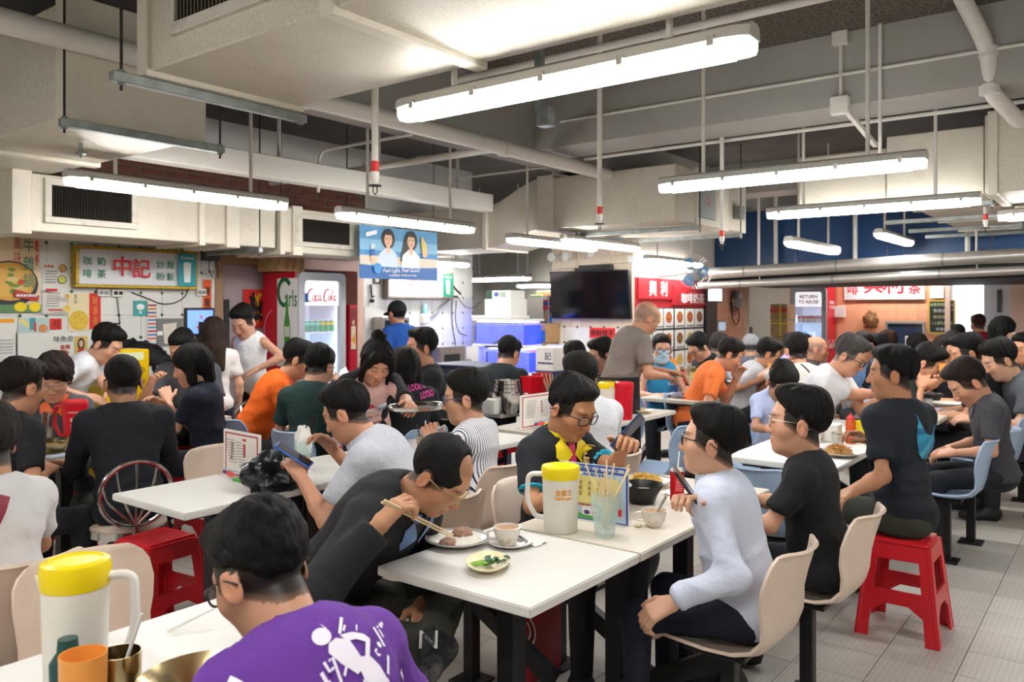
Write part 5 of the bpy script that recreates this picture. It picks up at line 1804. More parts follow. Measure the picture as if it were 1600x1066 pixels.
def fridge(label, org, rz, logo, h=1.92, side_print=None):
 """local frame: x along the front from the viewer's left, y into the fridge"""
 t = thing('drinks_fridge', label, 'fridge', org, rz)
 M4 = Matrix.Translation(org) @ Matrix.Rotation(rz, 4, 'Z')
 w_, d = 0.6, 0.58
 c = MB()
 e = 0.03
 c.box(-w_ / 2, -w_ / 2 + e, 0.06, d, 0.1, h).box(w_ / 2 - e, w_ / 2, 0.06, d, 0.1, h).box(-w_ / 2 + e, w_ / 2 - e, d - e, d, 0.1, h).box(-w_ / 2 + e, w_ / 2 - e, 0.06, d - e, h - 0.2, h).box(-w_ / 2 + e, w_ / 2 - e, 0.06, d - e, 0.1, 0.3)
 c.build('cabinet', COKE_R, t, world=False, bev=0.004)
 MB().box(-w_ / 2 + 0.03, w_ / 2 - 0.03, 0.1, d, 0.0, 0.1).build('base', BLACKPL, t, world=False)
 # door frame with rounded outer corners
 n = 8
 out, inn = [], []
 for (cx, cz, a0) in ((w_ / 2, h, 0), (-w_ / 2, h, 90), (-w_ / 2, 0.14, 180), (w_ / 2, 0.14, 270)):
  for k in range(n + 1):
   a = math.radians(a0 + 90 * k / n)
   sx, sz = math.copysign(1, cx), 1 if cz > 1 else -1
   R1, R2 = 0.06, 0.05
   out.append((cx - sx * R1 + R1 * math.cos(a), cz - sz * R1 + R1 * math.sin(a)))
   ix, iz = cx - sx * 0.075, (cz - 0.075 if cz > 1 else cz + 0.1)
   inn.append((ix - sx * R2 + R2 * math.cos(a), iz - sz * R2 + R2 * math.sin(a)))
 N = len(out)
 b = MB()
 vs_ = [(x, 0.0, z) for x, z in out] + [(x, 0.0, z) for x, z in inn] + [(x, 0.055, z) for x, z in out] + [(x, 0.055, z) for x, z in inn]
 fs = []
 for i in range(N):
  j = (i + 1) % N
  fs += [(i, j, N + j, N + i), (2 * N + j, 2 * N + i, 3 * N + i, 3 * N + j), (j, i, 2 * N + i, 2 * N + j), (N + i, N + j, 3 * N + j, 3 * N + i)]
 b.add(vs_, fs)
 dr = b.build('door', FGREY, t, world=False)
 MB().box(-w_ / 2 + 0.08, w_ / 2 - 0.08, 0.02, 0.03, h - 0.33, h - 0.08).build('header', HEADER, dr, world=False)
 MB().box(-w_ / 2 + 0.08, w_ / 2 - 0.08, 0.024, 0.028, 0.26, h - 0.33).build('glass_pane', GLASS, dr, world=False)
 MB().box(-w_ / 2 - 0.012, -w_ / 2 + 0.012, -0.03, 0.0, 0.9, 1.15).build('handle', FGREY, dr, world=False, bev=0.004)
 MB().box(-w_ / 2 + 0.031, w_ / 2 - 0.031, d - 0.04, d - 0.032, 0.301, h - 0.201).box(-w_ / 2 + 0.031, -w_ / 2 + 0.035, 0.065, d - 0.04, 0.301, h - 0.201).box(w_ / 2 - 0.035, w_ / 2 - 0.031, 0.065, d - 0.04, 0.301, h - 0.201).build('liner', SHELFW, t, world=False)
 for s in (-1, 1):
  MB().box(s * (w_ / 2 - 0.045) - 0.008, s * (w_ / 2 - 0.045) + 0.008, 0.075, 0.095, 0.32, h - 0.34).build('light_strip', FLIGHT, t, world=False)
 for z in (0.42, 0.72, 1.02, 1.32):
  MB().box(-w_ / 2 + 0.06, w_ / 2 - 0.06, 0.08, d - 0.05, z - 0.012, z).build('shelf', SHELFW, t, world=False)
 p = Print()
 if logo == 'script':
  script_logo(p, 0.0, 0.1, 0.12, hexc('d4142c'))
  p.rect(-0.22, 0.03, -0.175, 0.12, BLUE)
 else:
  p.text('RETURN', 0, 0.17, 0.06, hexc('d4142c'), 0.03)
  p.text('TO REUSE', 0, 0.08, 0.06, hexc('d4142c'), 0.03, wid=0.34)
 p.build('print', dr, M4 @ Vector((0, 0.02, h - 0.33)), M4.to_3x3() @ Vector((1, 0, 0)), WZ, PRINT)
 return t, M4
t, M4 = fridge('red cola fridge with a grey rounded door under the low duct', (5.36, 6.5, 0), 0, 'script')
TEAL, LIME, PINKC, REDC, WHT = ('1f9a86', '7fd0c0'), ('3aa06a', 'd8c040'), ('d87aa8', 'f0c8dc'), ('d0182c', 'f0e8e8'), ('d8d0d8', 'd83a4a')
cans(t, M4, [(1.32, [(4, TEAL, 'teal can at the left of the top shelf in the left fridge'), (3, LIME, 'green and gold can at the right of the top shelf in the left fridge')]),
             (1.02, [(3, WHT, 'pale can on the second shelf of the left fridge'), (2, PINKC, 'pink can on the second shelf of the left fridge')]),
             (0.72, [(7, PINKC, 'pink can on the third shelf of the left fridge')])], 'left fridge')
for i, x in enumerate((-0.09, 0.1)):
 o = MB().box(x - 0.085, x + 0.085, 0.09, 0.4, 0.42, 0.69)
 o.xf(M4)
 c0 = M4 @ Vector((x, 0.25, 0.42))
 o = o.build('drink_case', mat('red_drink_case', hexc('c8202c'), 0.5, nz=(30, 0.4)), loc=c0, bev=0.004)
 tag(o, ('left', 'right')[i] + ' red drink case standing on the bottom shelf of the left fridge', 'drink case', 'drink cases')
# wrap on the near side of the left fridge (its x = left face looks towards -x)
p = Print()
p.rect(0.24, 0.98, 0.57, 1.86, WHITE)
p.text('arls', 0.46, 1.66, 0.17, hexc('0d6b3c'), 0.01, wid=0.19)
p.stroke([(0.26 + 0.1 * (1 + math.cos(a)), 1.72 + 0.13 * math.sin(a)) for a in [0.6 + 0.35 * i for i in range(13)]], 0.045, hexc('0d6b3c'))
g_ = hexc('4f9a3a')
p.poly([(0.355, 1.18), (0.445, 1.18), (0.445, 1.42), (0.42, 1.52), (0.415, 1.7), (0.385, 1.7), (0.38, 1.52), (0.355, 1.42)], g_)
p.rect(0.362, 1.28, 0.438, 1.38, hexc('e8ece0'))
p.lines(0.3, 1.05, 0.54, 1.08, 1, DK, rnd, 0.8)
p.poly([(0.31, 0.2), (0.47, 0.2), (0.46, 0.55), (0.42, 0.78), (0.41, 0.97), (0.36, 0.97), (0.35, 0.78), (0.3, 0.55)], hexc('3a140c'))
script_logo(p, 0.3, 0.62, 0.17, WHITE)
p.text('ORIGINAL TASTE', 0.3, 0.42, 0.03, WHITE, 0.02)
p.stroke([(0.05 + 0.2 * (1 - math.cos(a)), 1.35 + 0.2 * math.sin(a)) for a in [-1.2 + 0.2 * i for i in range(13)]], 0.012, hexc('e8a0a8'))
p.build('side_print', t, (5.06, 7.08, 0), (0, -1, 0), WZ, PRINT)
t2, M5 = fridge('tall red fridge with a return slogan in the far stall', (14.05, 4.4, 0), -math.pi / 2, 'reuse')
cans(t2, M5, [(1.32, [(7, WHT, 'red and white can on the top shelf of the far fridge')])], 'far fridge')
for i in range(3):
 c = M5 @ Vector((-0.15 + i * 0.15, 0.25, (1.02, 1.02, 0.72)[i]))
 o = MB().lathe([(0.05, 0), (0.06, 0.02), (0.06, 0.1), (0.04, 0.14), (0.0, 0.14)], c, 12).build('food_tub', mat('tub_%d' % i, (hexc('6a9ad8'), hexc('d8d8e0'), hexc('c86a9a'))[i], 0.4), loc=c)
 tag(o, ('blue', 'white', 'pink')[i] + ' tub on a shelf inside the far fridge', 'tub')
p = Print()
script_logo(p, 0.3, 0.95, 0.13, WHITE)
p.text('RETURN', 0.3, 1.66, 0.05, WHITE, 0.03).text('TO REUSE', 0.3, 1.58, 0.05, WHITE, 0.03)
p.build('side_print', t2, (14.05, 4.1, 0), (1, 0, 0), WZ, PRINT)
# slim red cabinet beside the fridge, banner over it
x0, x1 = wx(547, 500, 6.98)[0], wx(559, 500, 6.98)[0]
t = thing('poster_board', 'narrow red board with a gold figure picture beside the pink door frame', 'poster', (x0, 7.0, 0.6))
MB().box(x0, x1, 6.99, 7.058, 0.6, 1.6).build('board', COKE_R, t, bev=0.004)
Print().rect(0.01, 0.48, x1 - x0 - 0.01, 0.96, hexc('8a1a20')).disc((x1 - x0) / 2, 0.8, 0.02, hexc('e0b090'), 0.03).poly([(0.02, 0.5), (x1 - x0 - 0.02, 0.5), (x1 - x0 - 0.025, 0.76), (0.025, 0.76)], hexc('e8d8b0')).poly([(0.02, 0.6), (x1 - x0 - 0.03, 0.55), (x1 - x0 - 0.03, 0.68)], hexc('e0a020')).build('print', t, (x0, 6.99, 0.6), WX, WZ, PRINT)
by = 5.86
a, b = onv(562, 350, by), onv(683, 352, by)
z0, z1 = 1.85, 2.36
t = thing('hanging_banner', 'blue beer banner with a man and a woman hung under the lamp', 'banner', ((a.x + b.x) / 2, by, z0))
MB().box(a.x, b.x, by, by + 0.008, z0, z1).build('banner_sheet', mat('banner_blue', hexc('6fa8d0'), 0.5), t)
for x in (a.x + 0.05, b.x - 0.05):
 MB().tube([(x, by + 0.004, z1 - 0.01), (x, by + 0.004, 2.95 if x < 6 else 3.4)], 0.004, 6).build('cord', RODM, t)
W_, H_ = b.x - a.x, z1 - z0
p = Print()
p.rect(0, H_ * 0.75, W_, H_, hexc('5b9cc8')).rect(0, H_ * 0.5, W_, H_ * 0.75, hexc('7fb4d4')).rect(0, H_ * 0.26, W_, H_ * 0.46, hexc('cfc4b0')).rect(0, H_ * 0.44, W_, H_ * 0.54, hexc('3f86b8'))
p.poly([(0, 0), (W_, 0), (W_, H_ * 0.27)] + [(W_ * (1 - i / 8), H_ * (0.27 - 0.05 * math.sin(i / 8 * 3))) for i in range(1, 9)], hexc('2a5f9e'))
sk, hr_ = hexc('e0b596'), hexc('1e1512')
for (cx, lw, shirt) in ((W_ * 0.34, 0.0, hexc('c4d4e4')), (W_ * 0.63, 1.0, hexc('ece4e2'))):
 p.disc(cx, H_ * 0.78, W_ * 0.085, hr_, H_ * 0.2)
 if lw:
  p.poly([(cx - W_ * 0.09, H_ * 0.8), (cx + W_ * 0.06, H_ * 0.8), (cx + W_ * 0.02, H_ * 0.3), (cx - W_ * 0.14, H_ * 0.36)], hr_)
 p.poly([(cx - W_ * 0.13, H_ * 0.24), (cx + W_ * 0.12, H_ * 0.24), (cx + W_ * 0.11, H_ * 0.48), (cx + W_ * 0.03, H_ * 0.6), (cx - W_ * 0.03, H_ * 0.6), (cx - W_ * 0.11, H_ * 0.48)], shirt)
 p.poly([(cx - W_ * 0.02, H_ * 0.5), (cx + W_ * 0.02, H_ * 0.5), (cx + W_ * 0.022, H_ * 0.68), (cx - W_ * 0.022, H_ * 0.68)], sk)
 p.disc(cx, H_ * 0.76, W_ * 0.05, sk, H_ * 0.135)
 for q in (-1, 1):
  p.rect(cx + q * W_ * 0.02 - W_ * 0.009, H_ * 0.775, cx + q * W_ * 0.02 + W_ * 0.009, H_ * 0.79, hr_)
 p.rect(cx - W_ * 0.014, H_ * 0.69, cx + W_ * 0.014, H_ * 0.703, hexc('b04a48'))
 p.disc(cx, H_ * 0.9, W_ * 0.055, hr_, H_ * 0.05)
p.rect(W_ * 0.12, H_ * 0.36, W_ * 0.17, H_ * 0.66, hexc('c8ccd0')).rect(W_ * 0.12, H_ * 0.42, W_ * 0.17, H_ * 0.56, BLUE).disc(W_ * 0.15, H_ * 0.38, W_ * 0.035, sk, H_ * 0.06)
p.poly([(W_ * 0.78, H_ * 0.5), (W_ * 0.85, H_ * 0.5), (W_ * 0.83, H_ * 0.75), (W_ * 0.77, H_ * 0.9), (W_ * 0.76, H_ * 0.75)], hexc('e0c870')).disc(W_ * 0.81, H_ * 0.52, W_ * 0.035, sk, H_ * 0.06)
p.poly([(W_ * 0.06, H_ * 0.78), (W_ * 0.19, H_ * 0.85), (W_ * 0.19, H_ * 0.93), (W_ * 0.06, H_ * 0.86)], WHITE)
p.text('Feel Light, Feel Good', W_ * 0.5, H_ * 0.17, H_ * 0.1, WHITE, 0.0, wid=W_ * 0.46, shear=0.3, rot=0.04)
p.text('生而輕鬆 生來Superlight', W_ * 0.52, H_ * 0.08, H_ * 0.05, WHITE, 0.0, wid=W_ * 0.36, rot=0.04)
p.disc(W_ * 0.2, H_ * 0.2, W_ * 0.05, hexc('3a8ac8'), H_ * 0.1)
p.build('print', t, (a.x, by, z0), WX, WZ, PRINT)
# ---- counter fittings of the left stall
t = thing('stall_counter', 'steel stall counter along the left wall under the posters', 'counter', (3.2, 6.75, 0))
MB().box(1.6, 3.9, 6.5, 7.05, 0.86, 0.9).build('worktop', STEEL, t, bev=0.004)
MB().box(1.6, 3.9, 6.54, 7.05, 0.1, 0.86).build('body', mat('dull_grey_counter', hexc('8f8f8c'), 0.5, 0.4), t)
t = thing('stall_counter', 'steel counter under the tiled wall where the man in the cap stands', 'counter', (7.4, 6.9, 0))
MB().box(6.5, 8.3, 6.86, 7.08, 0.86, 0.9).build('worktop', STEEL, t, bev=0.004)
MB().box(6.5, 8.3, 6.88, 7.08, 0.08, 0.86).build('body', MATS['dull_grey_counter'], t)
c = dep(313, 503, 7.0)
t = thing('till_screen', 'small blue till screen on the stall counter behind the long haired woman', 'monitor', (c.x, c.y, 0.9))
MB().box(c.x - 0.14, c.x + 0.14, c.y, c.y + 0.03, c.z - 0.12, c.z + 0.12).build('screen_case', BLACKPL, t, bev=0.006)
MB().box(c.x - 0.12, c.x + 0.12, c.y - 0.003, c.y, c.z - 0.1, c.z + 0.1).build('display', mat('lit_display', hexc('5a7ae0'), 0.3, emis=1.2), t)
MB().bar((c.x, c.y + 0.02, 0.9), (c.x, c.y + 0.02, c.z), 0.06, 0.04).box(c.x - 0.1, c.x + 0.1, c.y - 0.06, c.y + 0.1, 0.9, 0.915).build('stand', BLACKPL, t, bev=0.004)
p = Print()
for i in range(4):
 for j in range(3):
  p.rect(-0.04 + 0.035 * i, -0.06 + 0.045 * j, -0.02 + 0.035 * i, -0.035 + 0.045 * j, hexc('c8d4ff') if (i + j) % 3 else hexc('e87a6a'))
p.build('print', t, (c.x, c.y - 0.003, c.z), WX, WZ, PRINT)
c = dep(186, 560, 6.35)
t = thing('yellow_crate', 'yellow ventilated box by the leaning man in white', 'crate', (c.x, 6.3, 0))
b = MB()
b.box(c.x - 0.17, c.x + 0.17, 6.15, 6.45, 0.0, 1.24)
b.build('crate_body', mat('yellow_plastic', hexc('f0c80a'), 0.4), t, bev=0.01)
for j in range(2):
 for i in range(2):
  MB().lathe([(0.055, 0), (0.055, 0.006), (0.04, 0.008), (0.0, 0.004)], (0, 0, 0), 14).xf(Matrix.Translation((c.x - 0.08 + i * 0.16, 6.15, 1.08 - j * 0.09)) @ Matrix.Rotation(math.pi / 2, 4, 'X') @ Matrix.Scale(0.55, 4, (0, 1, 0))).build('vent', mat('dark_yellow', hexc('b8940a'), 0.5), t)
MB().box(c.x - 0.15, c.x + 0.12, 6.146, 6.15, 1.16, 1.22).build('sticker', mat('pale_green_label', hexc('e4ecc0'), 0.6), t)
# black rain cape dumped on the counter, and clutter
c = dep(236, 538, 6.75)
def crumple(name, label, cat, c, r, m, seed, sq=(1, 1, 1), amp=0.35, f_=9):
 t = thing(name, label, cat, (c[0], c[1], c[2]))
 b = MB()
 n, k = 28, 16
 b.ball((0, 0, 0), 1, n, k)
 P = np.array(b.v)
 w1 = 1 - 2 * np.abs(wob(P, f_ * 0.5, seed))
 w2 = wob(P, f_, seed + 1)
 R_ = 1 + amp * (0.6 * w1 + 0.5 * w2)
 P = P * R_[:, None] * r * np.array(sq)
 P[:, 2] = np.maximum(P[:, 2], -r * sq[2] * 0.75) + r * sq[2] * 0.75
 b.v = [tuple(p + np.array(c)) for p in P]
 b.build(name.split('_')[-1] + '_body', m, t, smooth=60)
 return t
crumple('rain_cape', 'black plastic sheet heaped on the stall counter', 'cape', (c.x, 6.75, 0.9), 0.22, mat('black_nylon', hexc('15161a'), 0.45), 4, (1.2, 0.6, 0.85), 0.6, 12)
for i, (px, py, s, col, lab) in enumerate(((247, 545, 0.05, '3a6ab8', 'blue bottle on the left counter by the black sheet'), (262, 552, 0.045, 'e0e0dc', 'white tape dispenser on the left counter'), (214, 575, 0.05, '8ab83a', 'green spray bottle on the left counter'), (290, 560, 0.05, 'c8c8c8', 'white cup on the left counter by the seated man'))):
 q = dep(px, py, 6.7)
 o = MB().lathe([(s * 0.8, 0), (s, 0.02), (s, 0.1), (s * 0.5, 0.14), (s * 0.5, 0.17), (0, 0.17)], (q.x, 6.62, 0.9), 12).build('bottle', mat('counter_item_' + col, hexc(col), 0.4), loc=(q.x, 6.62, 0.9))
 tag(o, lab, 'bottle')
# microwave oven behind the counter, by the man in the cap
c = dep(622, 512, 9.4)
t = thing('microwave_oven', 'steel rimmed oven on the counter in front of the man in the blue shirt', 'oven', (6.75, 6.95, 0.9))
MB().box(6.56, 7.0, 6.9, 7.07, 1.16, 1.46).build('body', STEEL, t, bev=0.006)
MB().box(6.6, 6.96, 6.893, 6.9, 1.2, 1.42).build('door', mat('smoked_glass', hexc('23303a'), 0.1), t)
MB().box(6.6, 6.96, 6.9, 7.07, 0.9, 1.16).build('stand', STEEL, t, bev=0.004)
c = dep(693, 556, 9.0)
t = thing('toaster_oven', 'toaster oven with a black window low beside the tiled wall', 'oven', (c.x, c.y, 0.8))
MB().box(c.x - 0.2, c.x + 0.2, c.y - 0.15, c.y + 0.15, 0.88, 1.14).build('body', STEEL, t, bev=0.01)
MB().box(c.x - 0.15, c.x + 0.1, c.y - 0.158, c.y - 0.15, 0.92, 1.06).build('door', BLACKPL, t, bev=0.003)
MB().box(c.x - 0.25, c.x + 0.25, c.y - 0.2, c.y + 0.2, 0.0, 0.88).build('cabinet', MATS['dull_grey_counter'], t, bev=0.004)
# ---- fish tanks and the clutter round them
WATER = mat('glowing_tank_water', hexc('2a3fe8'), 0.1, emis=1.0, nz=(5, 0.45))  # the water glows by itself, standing in for the tank's blue light
TLIGHT = mat('tank_light', (0.35, 0.42, 1.0), 0.4, emis=5.0)
for i, (z0, z1, dy, lab) in enumerate(((1.1, 1.4, 0.0, 'upper blue lit fish tank by the storage passage'), (0.76, 1.06, -0.28, 'lower blue lit fish tank by the storage passage'))):
 p0, p1 = onu(738 + (18 if i else 0), 500, 8.1), onu(818 if not i else 826, 500, 8.1)
 y1, y0 = p0.y, p1.y
 t = thing('fish_tank', lab, 'fish tank', (8.3, (y0 + y1) / 2, z0))
 MB().box(8.1, 8.55, y0, y1, z0 - 0.04, z0).build('tray', PLASTW, t, bev=0.003)
 MB().box(8.12, 8.54, y0 + 0.02, y1 - 0.02, z0 + 0.005, z1 - 0.05).build('water', WATER, t)
 MB().box(8.1, 8.11, y0, y1, z0, z1).build('glass_front', GLASS, t)
 MB().box(8.15, 8.5, y0 + 0.04, y1 - 0.04, z1 - 0.02, z1 - 0.008).build('light_tube', TLIGHT, t)
 MB().box(8.1, 8.55, y0, y1, z1, z1 + 0.025).build('lid', PLASTW, t, bev=0.003)
 g = MB()
 for k in range(26):
  yy = rnd.uniform(y0 + 0.05, y0 + (y1 - y0) * 0.6)
  g.ball((8.115 + rnd.uniform(0, 0.02), yy, z0 + rnd.uniform(0.01, 0.05)), rnd.uniform(0.012, 0.025), 6, 4)
 g.build('gravel', mat('dark_blue_gravel', hexc('1a2a5a'), 0.7), t, kind='stuff')
 MB().box(8.107, 8.112, y1 - 0.06, y1 - 0.03, z0 + 0.03, z1 - 0.06).build('filter_tube', mat('navy_plastic', hexc('1a2f9a'), 0.3), t)
t = thing('tank_cabinet', 'white cabinet carrying the fish tanks', 'cabinet', (8.35, 6.4, 0))
MB().box(8.12, 8.6, 5.75, 7.0, 0.0, 0.72).build('body', PLASTW, t, bev=0.004)
MB().box(8.56, 8.62, 5.75, 7.0, 0.72, 1.1).build('rear_rail', PLASTW, t)
MB().box(8.1, 8.55, 6.75, 6.95, 0.72, 1.06).build('side_box', PLASTW, t, bev=0.003)
t = thing('polystyrene_box', 'plain white foam box on top of the fish tanks', 'box', (8.3, 6.5, 1.43))
q0, q1 = onu(757, 470, 8.15), onu(798, 470, 8.15)
MB().box(8.15, 8.5, q1.y, q0.y, 1.43, 1.68).build('box_body', PAPER, t, bev=0.005)
MB().box(8.12, 8.53, q1.y - 0.02, q0.y + 0.2, 1.43, 1.47).build('lid', PAPER, t, bev=0.004)
t = thing('carton', 'long green and white carton on top of the white foam box', 'carton', (8.3, 6.4, 1.68))
MB().box(8.16, 8.48, q1.y + 0.02, q0.y - 0.02, 1.68, 1.79).build('carton_body', PAPER, t, bev=0.003)
Print().rect(0.0, 0.0, 0.1, 0.11, hexc('2f4a3a')).disc(0.17, 0.06, 0.04, hexc('4a5aa0'), 0.03).lines(0.23, 0.02, 0.33, 0.09, 4, hexc('4a8a5a'), rnd).build('print', t, (8.16, q0.y - 0.02, 1.68), (0, -1, 0), WZ, PRINT)
# grey cold store and boxes in the passage
t = thing('cold_store', 'dull grey metal cold store deep in the storage passage', 'cold store', (10.6, 7.7, 0))
MB().box(10.4, 11.9, 7.25, 8.4, 0, 1.75).build('body', mat('dull_grey_metal', hexc('86817a'), 0.5, 0.5), t, bev=0.006)
MB().box(10.36, 10.4, 7.3, 7.8, 0.1, 1.7).build('door', MATS['dull_grey_metal'], t, bev=0.004)
MB().box(10.34, 10.36, 7.34, 7.36, 0.8, 1.4).build('handle', STEEL, t)
for i, (px0, px1, py0, py1, u, col, lab) in enumerate(((838, 866, 455, 471, 11.4, 'a4794f', 'brown carton on the grey cold store'), (828, 846, 461, 471, 11.35, '6a9a4a', 'green carton on the grey cold store'), (848, 870, 468, 485, 9.4, 'b8343a', 'red and blue bag on the rack beside the television'), (850, 868, 489, 502, 9.4, 'b08a5c', 'small brown box on the rack under the red bag'), (858, 868, 495, 504, 9.3, '2a8ac8', 'blue basin on the rack by the television'))):
 p0, p1 = onu(px0, py0, u), onu(px1, py1, u)
 t = thing('storage_box', lab, 'box', ((u + 0.15), (p0.y + p1.y) / 2, p1.z))
 MB().box(u, u + 0.3, p1.y, p0.y, p1.z, p0.z).build('box_body', mat('box_' + col, hexc(col), 0.7), t, bev=0.008)
 if i == 2:
  MB().box(u - 0.006, u, p1.y + 0.01, p0.y - 0.01, p1.z + 0.07, p1.z + 0.12).build('stripe', mat('navy_stripe', hexc('2a3a7a'), 0.6), t)
t = thing('storage_rack', 'thin steel rack left of the television', 'rack', (9.5, 6.25, 0))
for y in (6.12, 6.5):
 for x in (9.35, 9.75):
  MB().tube([(x, y, 0), (x, y, 1.75)], 0.012, 8).build('upright', STEEL, t)
for z in (0.7, 1.38, 1.6):
 MB().box(9.33, 9.77, 6.1, 6.52, z - 0.015, z - 0.005).build('shelf', STEEL, t)
p0, p1 = onu(832, 505, 8.7), onu(866, 535, 8.7)
t = thing('carton', 'open brown carton with a blue picture beside the fish tanks', 'carton', (8.85, (p0.y + p1.y) / 2, p1.z))
MB().box(8.5, 8.84, p1.y, p0.y, p1.z, p0.z).build('carton_body', CARD, t, bev=0.003)
MB().obox((8.66, p0.y + 0.07, p0.z - 0.01), (0.14, 0, 0), (0, 0.075, -0.045), (0, 0.001, 0.002)).build('flap', mat('pale_card', hexc('d8c8b0'), 0.8), t)
Print().poly([(0.12, 0.0), (p0.y - p1.y, 0.0), (p0.y - p1.y, 0.16), (0.18, 0.13)], hexc('3a6a8a')).text('生果', 0.1, 0.2, 0.04, hexc('6a4a30')).build('print', t, (8.5, p0.y, p1.z), (0, -1, 0), WZ, PRINT)
t = thing('carton', 'stacked red and white drink cartons under the open brown carton', 'carton', (8.8, 6.0, 0))
for k in range(4):
 MB().box(8.5, 8.84, p1.y + 0.02, p0.y - 0.02, k * 0.28 + 0.02, k * 0.28 + 0.29).build('tray_' + 'abcd'[k] if False else 'tray', CARD, t, bev=0.003)
 pr = Print()
 for i in range(6):
  pr.disc(0.05 + i * 0.05, 0.2, 0.022, hexc('d03a4a'), 0.05, n=10).disc(0.05 + i * 0.05, 0.2, 0.01, hexc('f0d8dc'), 0.02, n=8)
 pr.build('print', t, (8.5, p0.y - 0.02, k * 0.28), (0, -1, 0), WZ, PRINT)
# ---- television wall
p0, p1 = onu(862, 424, 8.74), onu(985, 500, 8.74)
t = thing('television', 'big black television on the pale tiled wall', 'television', (8.74, (p0.y + p1.y) / 2, p1.z))
s0 = MB().obox((8.74, (p0.y + p1.y) / 2, (p0.z + p1.z) / 2), (0.03, 0, 0.0), (0, (p0.y - p1.y) / 2, 0), (-0.03, 0, (p0.z - p1.z) / 2 - 0.01))
s0.build('casing', BLACKPL, t, bev=0.006)
MB().obox((8.706, (p0.y + p1.y) / 2, (p0.z + p1.z) / 2), (0.002, 0, 0.0), (0, (p0.y - p1.y) / 2 - 0.015, 0), (-0.029, 0, (p0.z - p1.z) / 2 - 0.025)).build('screen', mat('dark_tv_glass', hexc('0d0e12'), 0.12), t)
MB().box(8.77, 8.85, (p0.y + p1.y) / 2 - 0.25, (p0.y + p1.y) / 2 + 0.25, p1.z + 0.15, p0.z + 0.03).build('bracket', BLACKPL, t, bev=0.004)
def on_tv(px, py):
 p = onu(px, py, 8.84)
 return p.y, p.z
menu_h = thing('red_banner', 'small red paper banner with black characters under the television', 'banner', (8.84, 5.0, 1.2))
(y0, z1), (y1, z0) = on_tv(922, 512), on_tv(962, 529)
MB().box(8.826, 8.832, y1, y0, z0, z1).build('sheet', MATS['red_paper'], menu_h)
Print().text('恭財就手', (y0 - y1) / 2, (z1 - z0) / 2, (z1 - z0) * 0.62, hexc('1c0a08'), 0.04, wid=(y0 - y1) * 0.9).build('print', menu_h, (8.826, y0, z0), (0, -1, 0), WZ, PRINT)
t = thing('emergency_light', 'twin-headed white emergency light above the television', 'emergency light', (8.8, *on_tv(880, 402)))
y, z = on_tv(880, 402)
MB().box(8.78, 8.845, y - 0.13, y + 0.13, z - 0.02, z + 0.02).build('arm', PLASTW, t, bev=0.006)
for s in (-1, 1):
 MB().lathe([(0.02, 0.0), (0.055, 0.03), (0.06, 0.06), (0.055, 0.062), (0.02, 0.058), (0, 0.058)], (0, 0, 0), 16).xf(Matrix.Translation((8.78, y + s * 0.11, z)) @ Matrix.Rotation(-math.pi / 2, 4, 'Y')).build('lamp_head', PLASTW, t)
for i, (px, py, lab) in enumerate(((924, 397, 'tall white switch plate above the television'), (987, 405, 'small white camera box at the corner above the television'))):
 y, z = on_tv(px, py)
 o = MB().box(8.8, 8.842, y - 0.04, y + 0.04, z - 0.05, z + 0.05).build('switch_plate', PLASTW, loc=(8.84, y, z), bev=0.006)
 tag(o, lab, 'switch')
y, z = on_tv(955, 379)
t = thing('wall_notice', 'pale blue notice high on the wall above the television', 'notice', (8.84, y, z))
MB().box(8.825, 8.842, y - 0.2, y + 0.2, z - 0.05, z + 0.05).build('board', mat('pale_blue_board', hexc('a8b4bc'), 0.5), t)
Print().disc(0.33, 0.04, 0.02, RED, 0.012).poly([(0.05, 0.02), (0.2, 0.03), (0.25, 0.06)], hexc('8a98a8')).build('print', t, (8.825, y + 0.2, z - 0.05), (0, -1, 0), WZ, PRINT)
pts = [on_tv(px, py) for px, py in ((868, 421), (900, 418), (940, 412), (985, 409))]
t = thing('conduit', 'cream conduit running above the television', 'conduit', (8.83, pts[0][0], pts[0][1]))
MB().tube([(8.83, a, b) for a, b in pts], 0.01, 8).build('tube', MATS['cream_frame'], t)
MB().tube([(8.83, *on_tv(904, 420)), (8.83, on_tv(904, 360)[0], on_tv(904, 360)[1])], 0.014, 8).build('riser', MATS['cream_frame'], t)
t = thing('speaker_bar', 'black speaker bar lying on top of the television', 'speaker', (8.74, 5.3, p0.z))
y0, y1 = on_tv(912, 420)[0], on_tv(963, 420)[0]
MB().box(8.71, 8.78, y1, y0, p0.z - 0.01, p0.z + 0.06).build('bar', BLACKPL, t, bev=0.006)
# ---- red stall front
RY = 4.9
REDP = mat('red_stall_board', hexc('b8232b'), 0.5)
def rwx(px, py, y=RY - 0.03):
 p = onv(px, py, y)
 return p.x, p.z
x0, x1, x2 = rwx(998, 440)[0], rwx(1051, 440)[0], rwx(1101, 440)[0]
t = thing('stall_sign', 'red stall sign with two white characters right of the television', 'sign', (x0, RY, 1.7))
MB().box(x0, x1, RY - 0.03, RY, 1.68, 1.95).build('board', REDP, t, bev=0.003)
Print().text('興', (x1 - x0) * 0.4, 0.135, 0.19, WHITE, 0.045).text('利', (x1 - x0) * 0.72, 0.135, 0.19, WHITE, 0.045).build('print', t, (x0, RY - 0.03, 1.68), WX, WZ, PRINT)
t = thing('stall_sign', 'lower red stall sign for milk tea behind the wall fan', 'sign', (x1, RY, 1.7))
MB().box(x1, x2, RY - 0.05, RY, 1.6, 1.86).build('board', mat('deep_red_board', hexc('a81d26'), 0.5), t, bev=0.003)
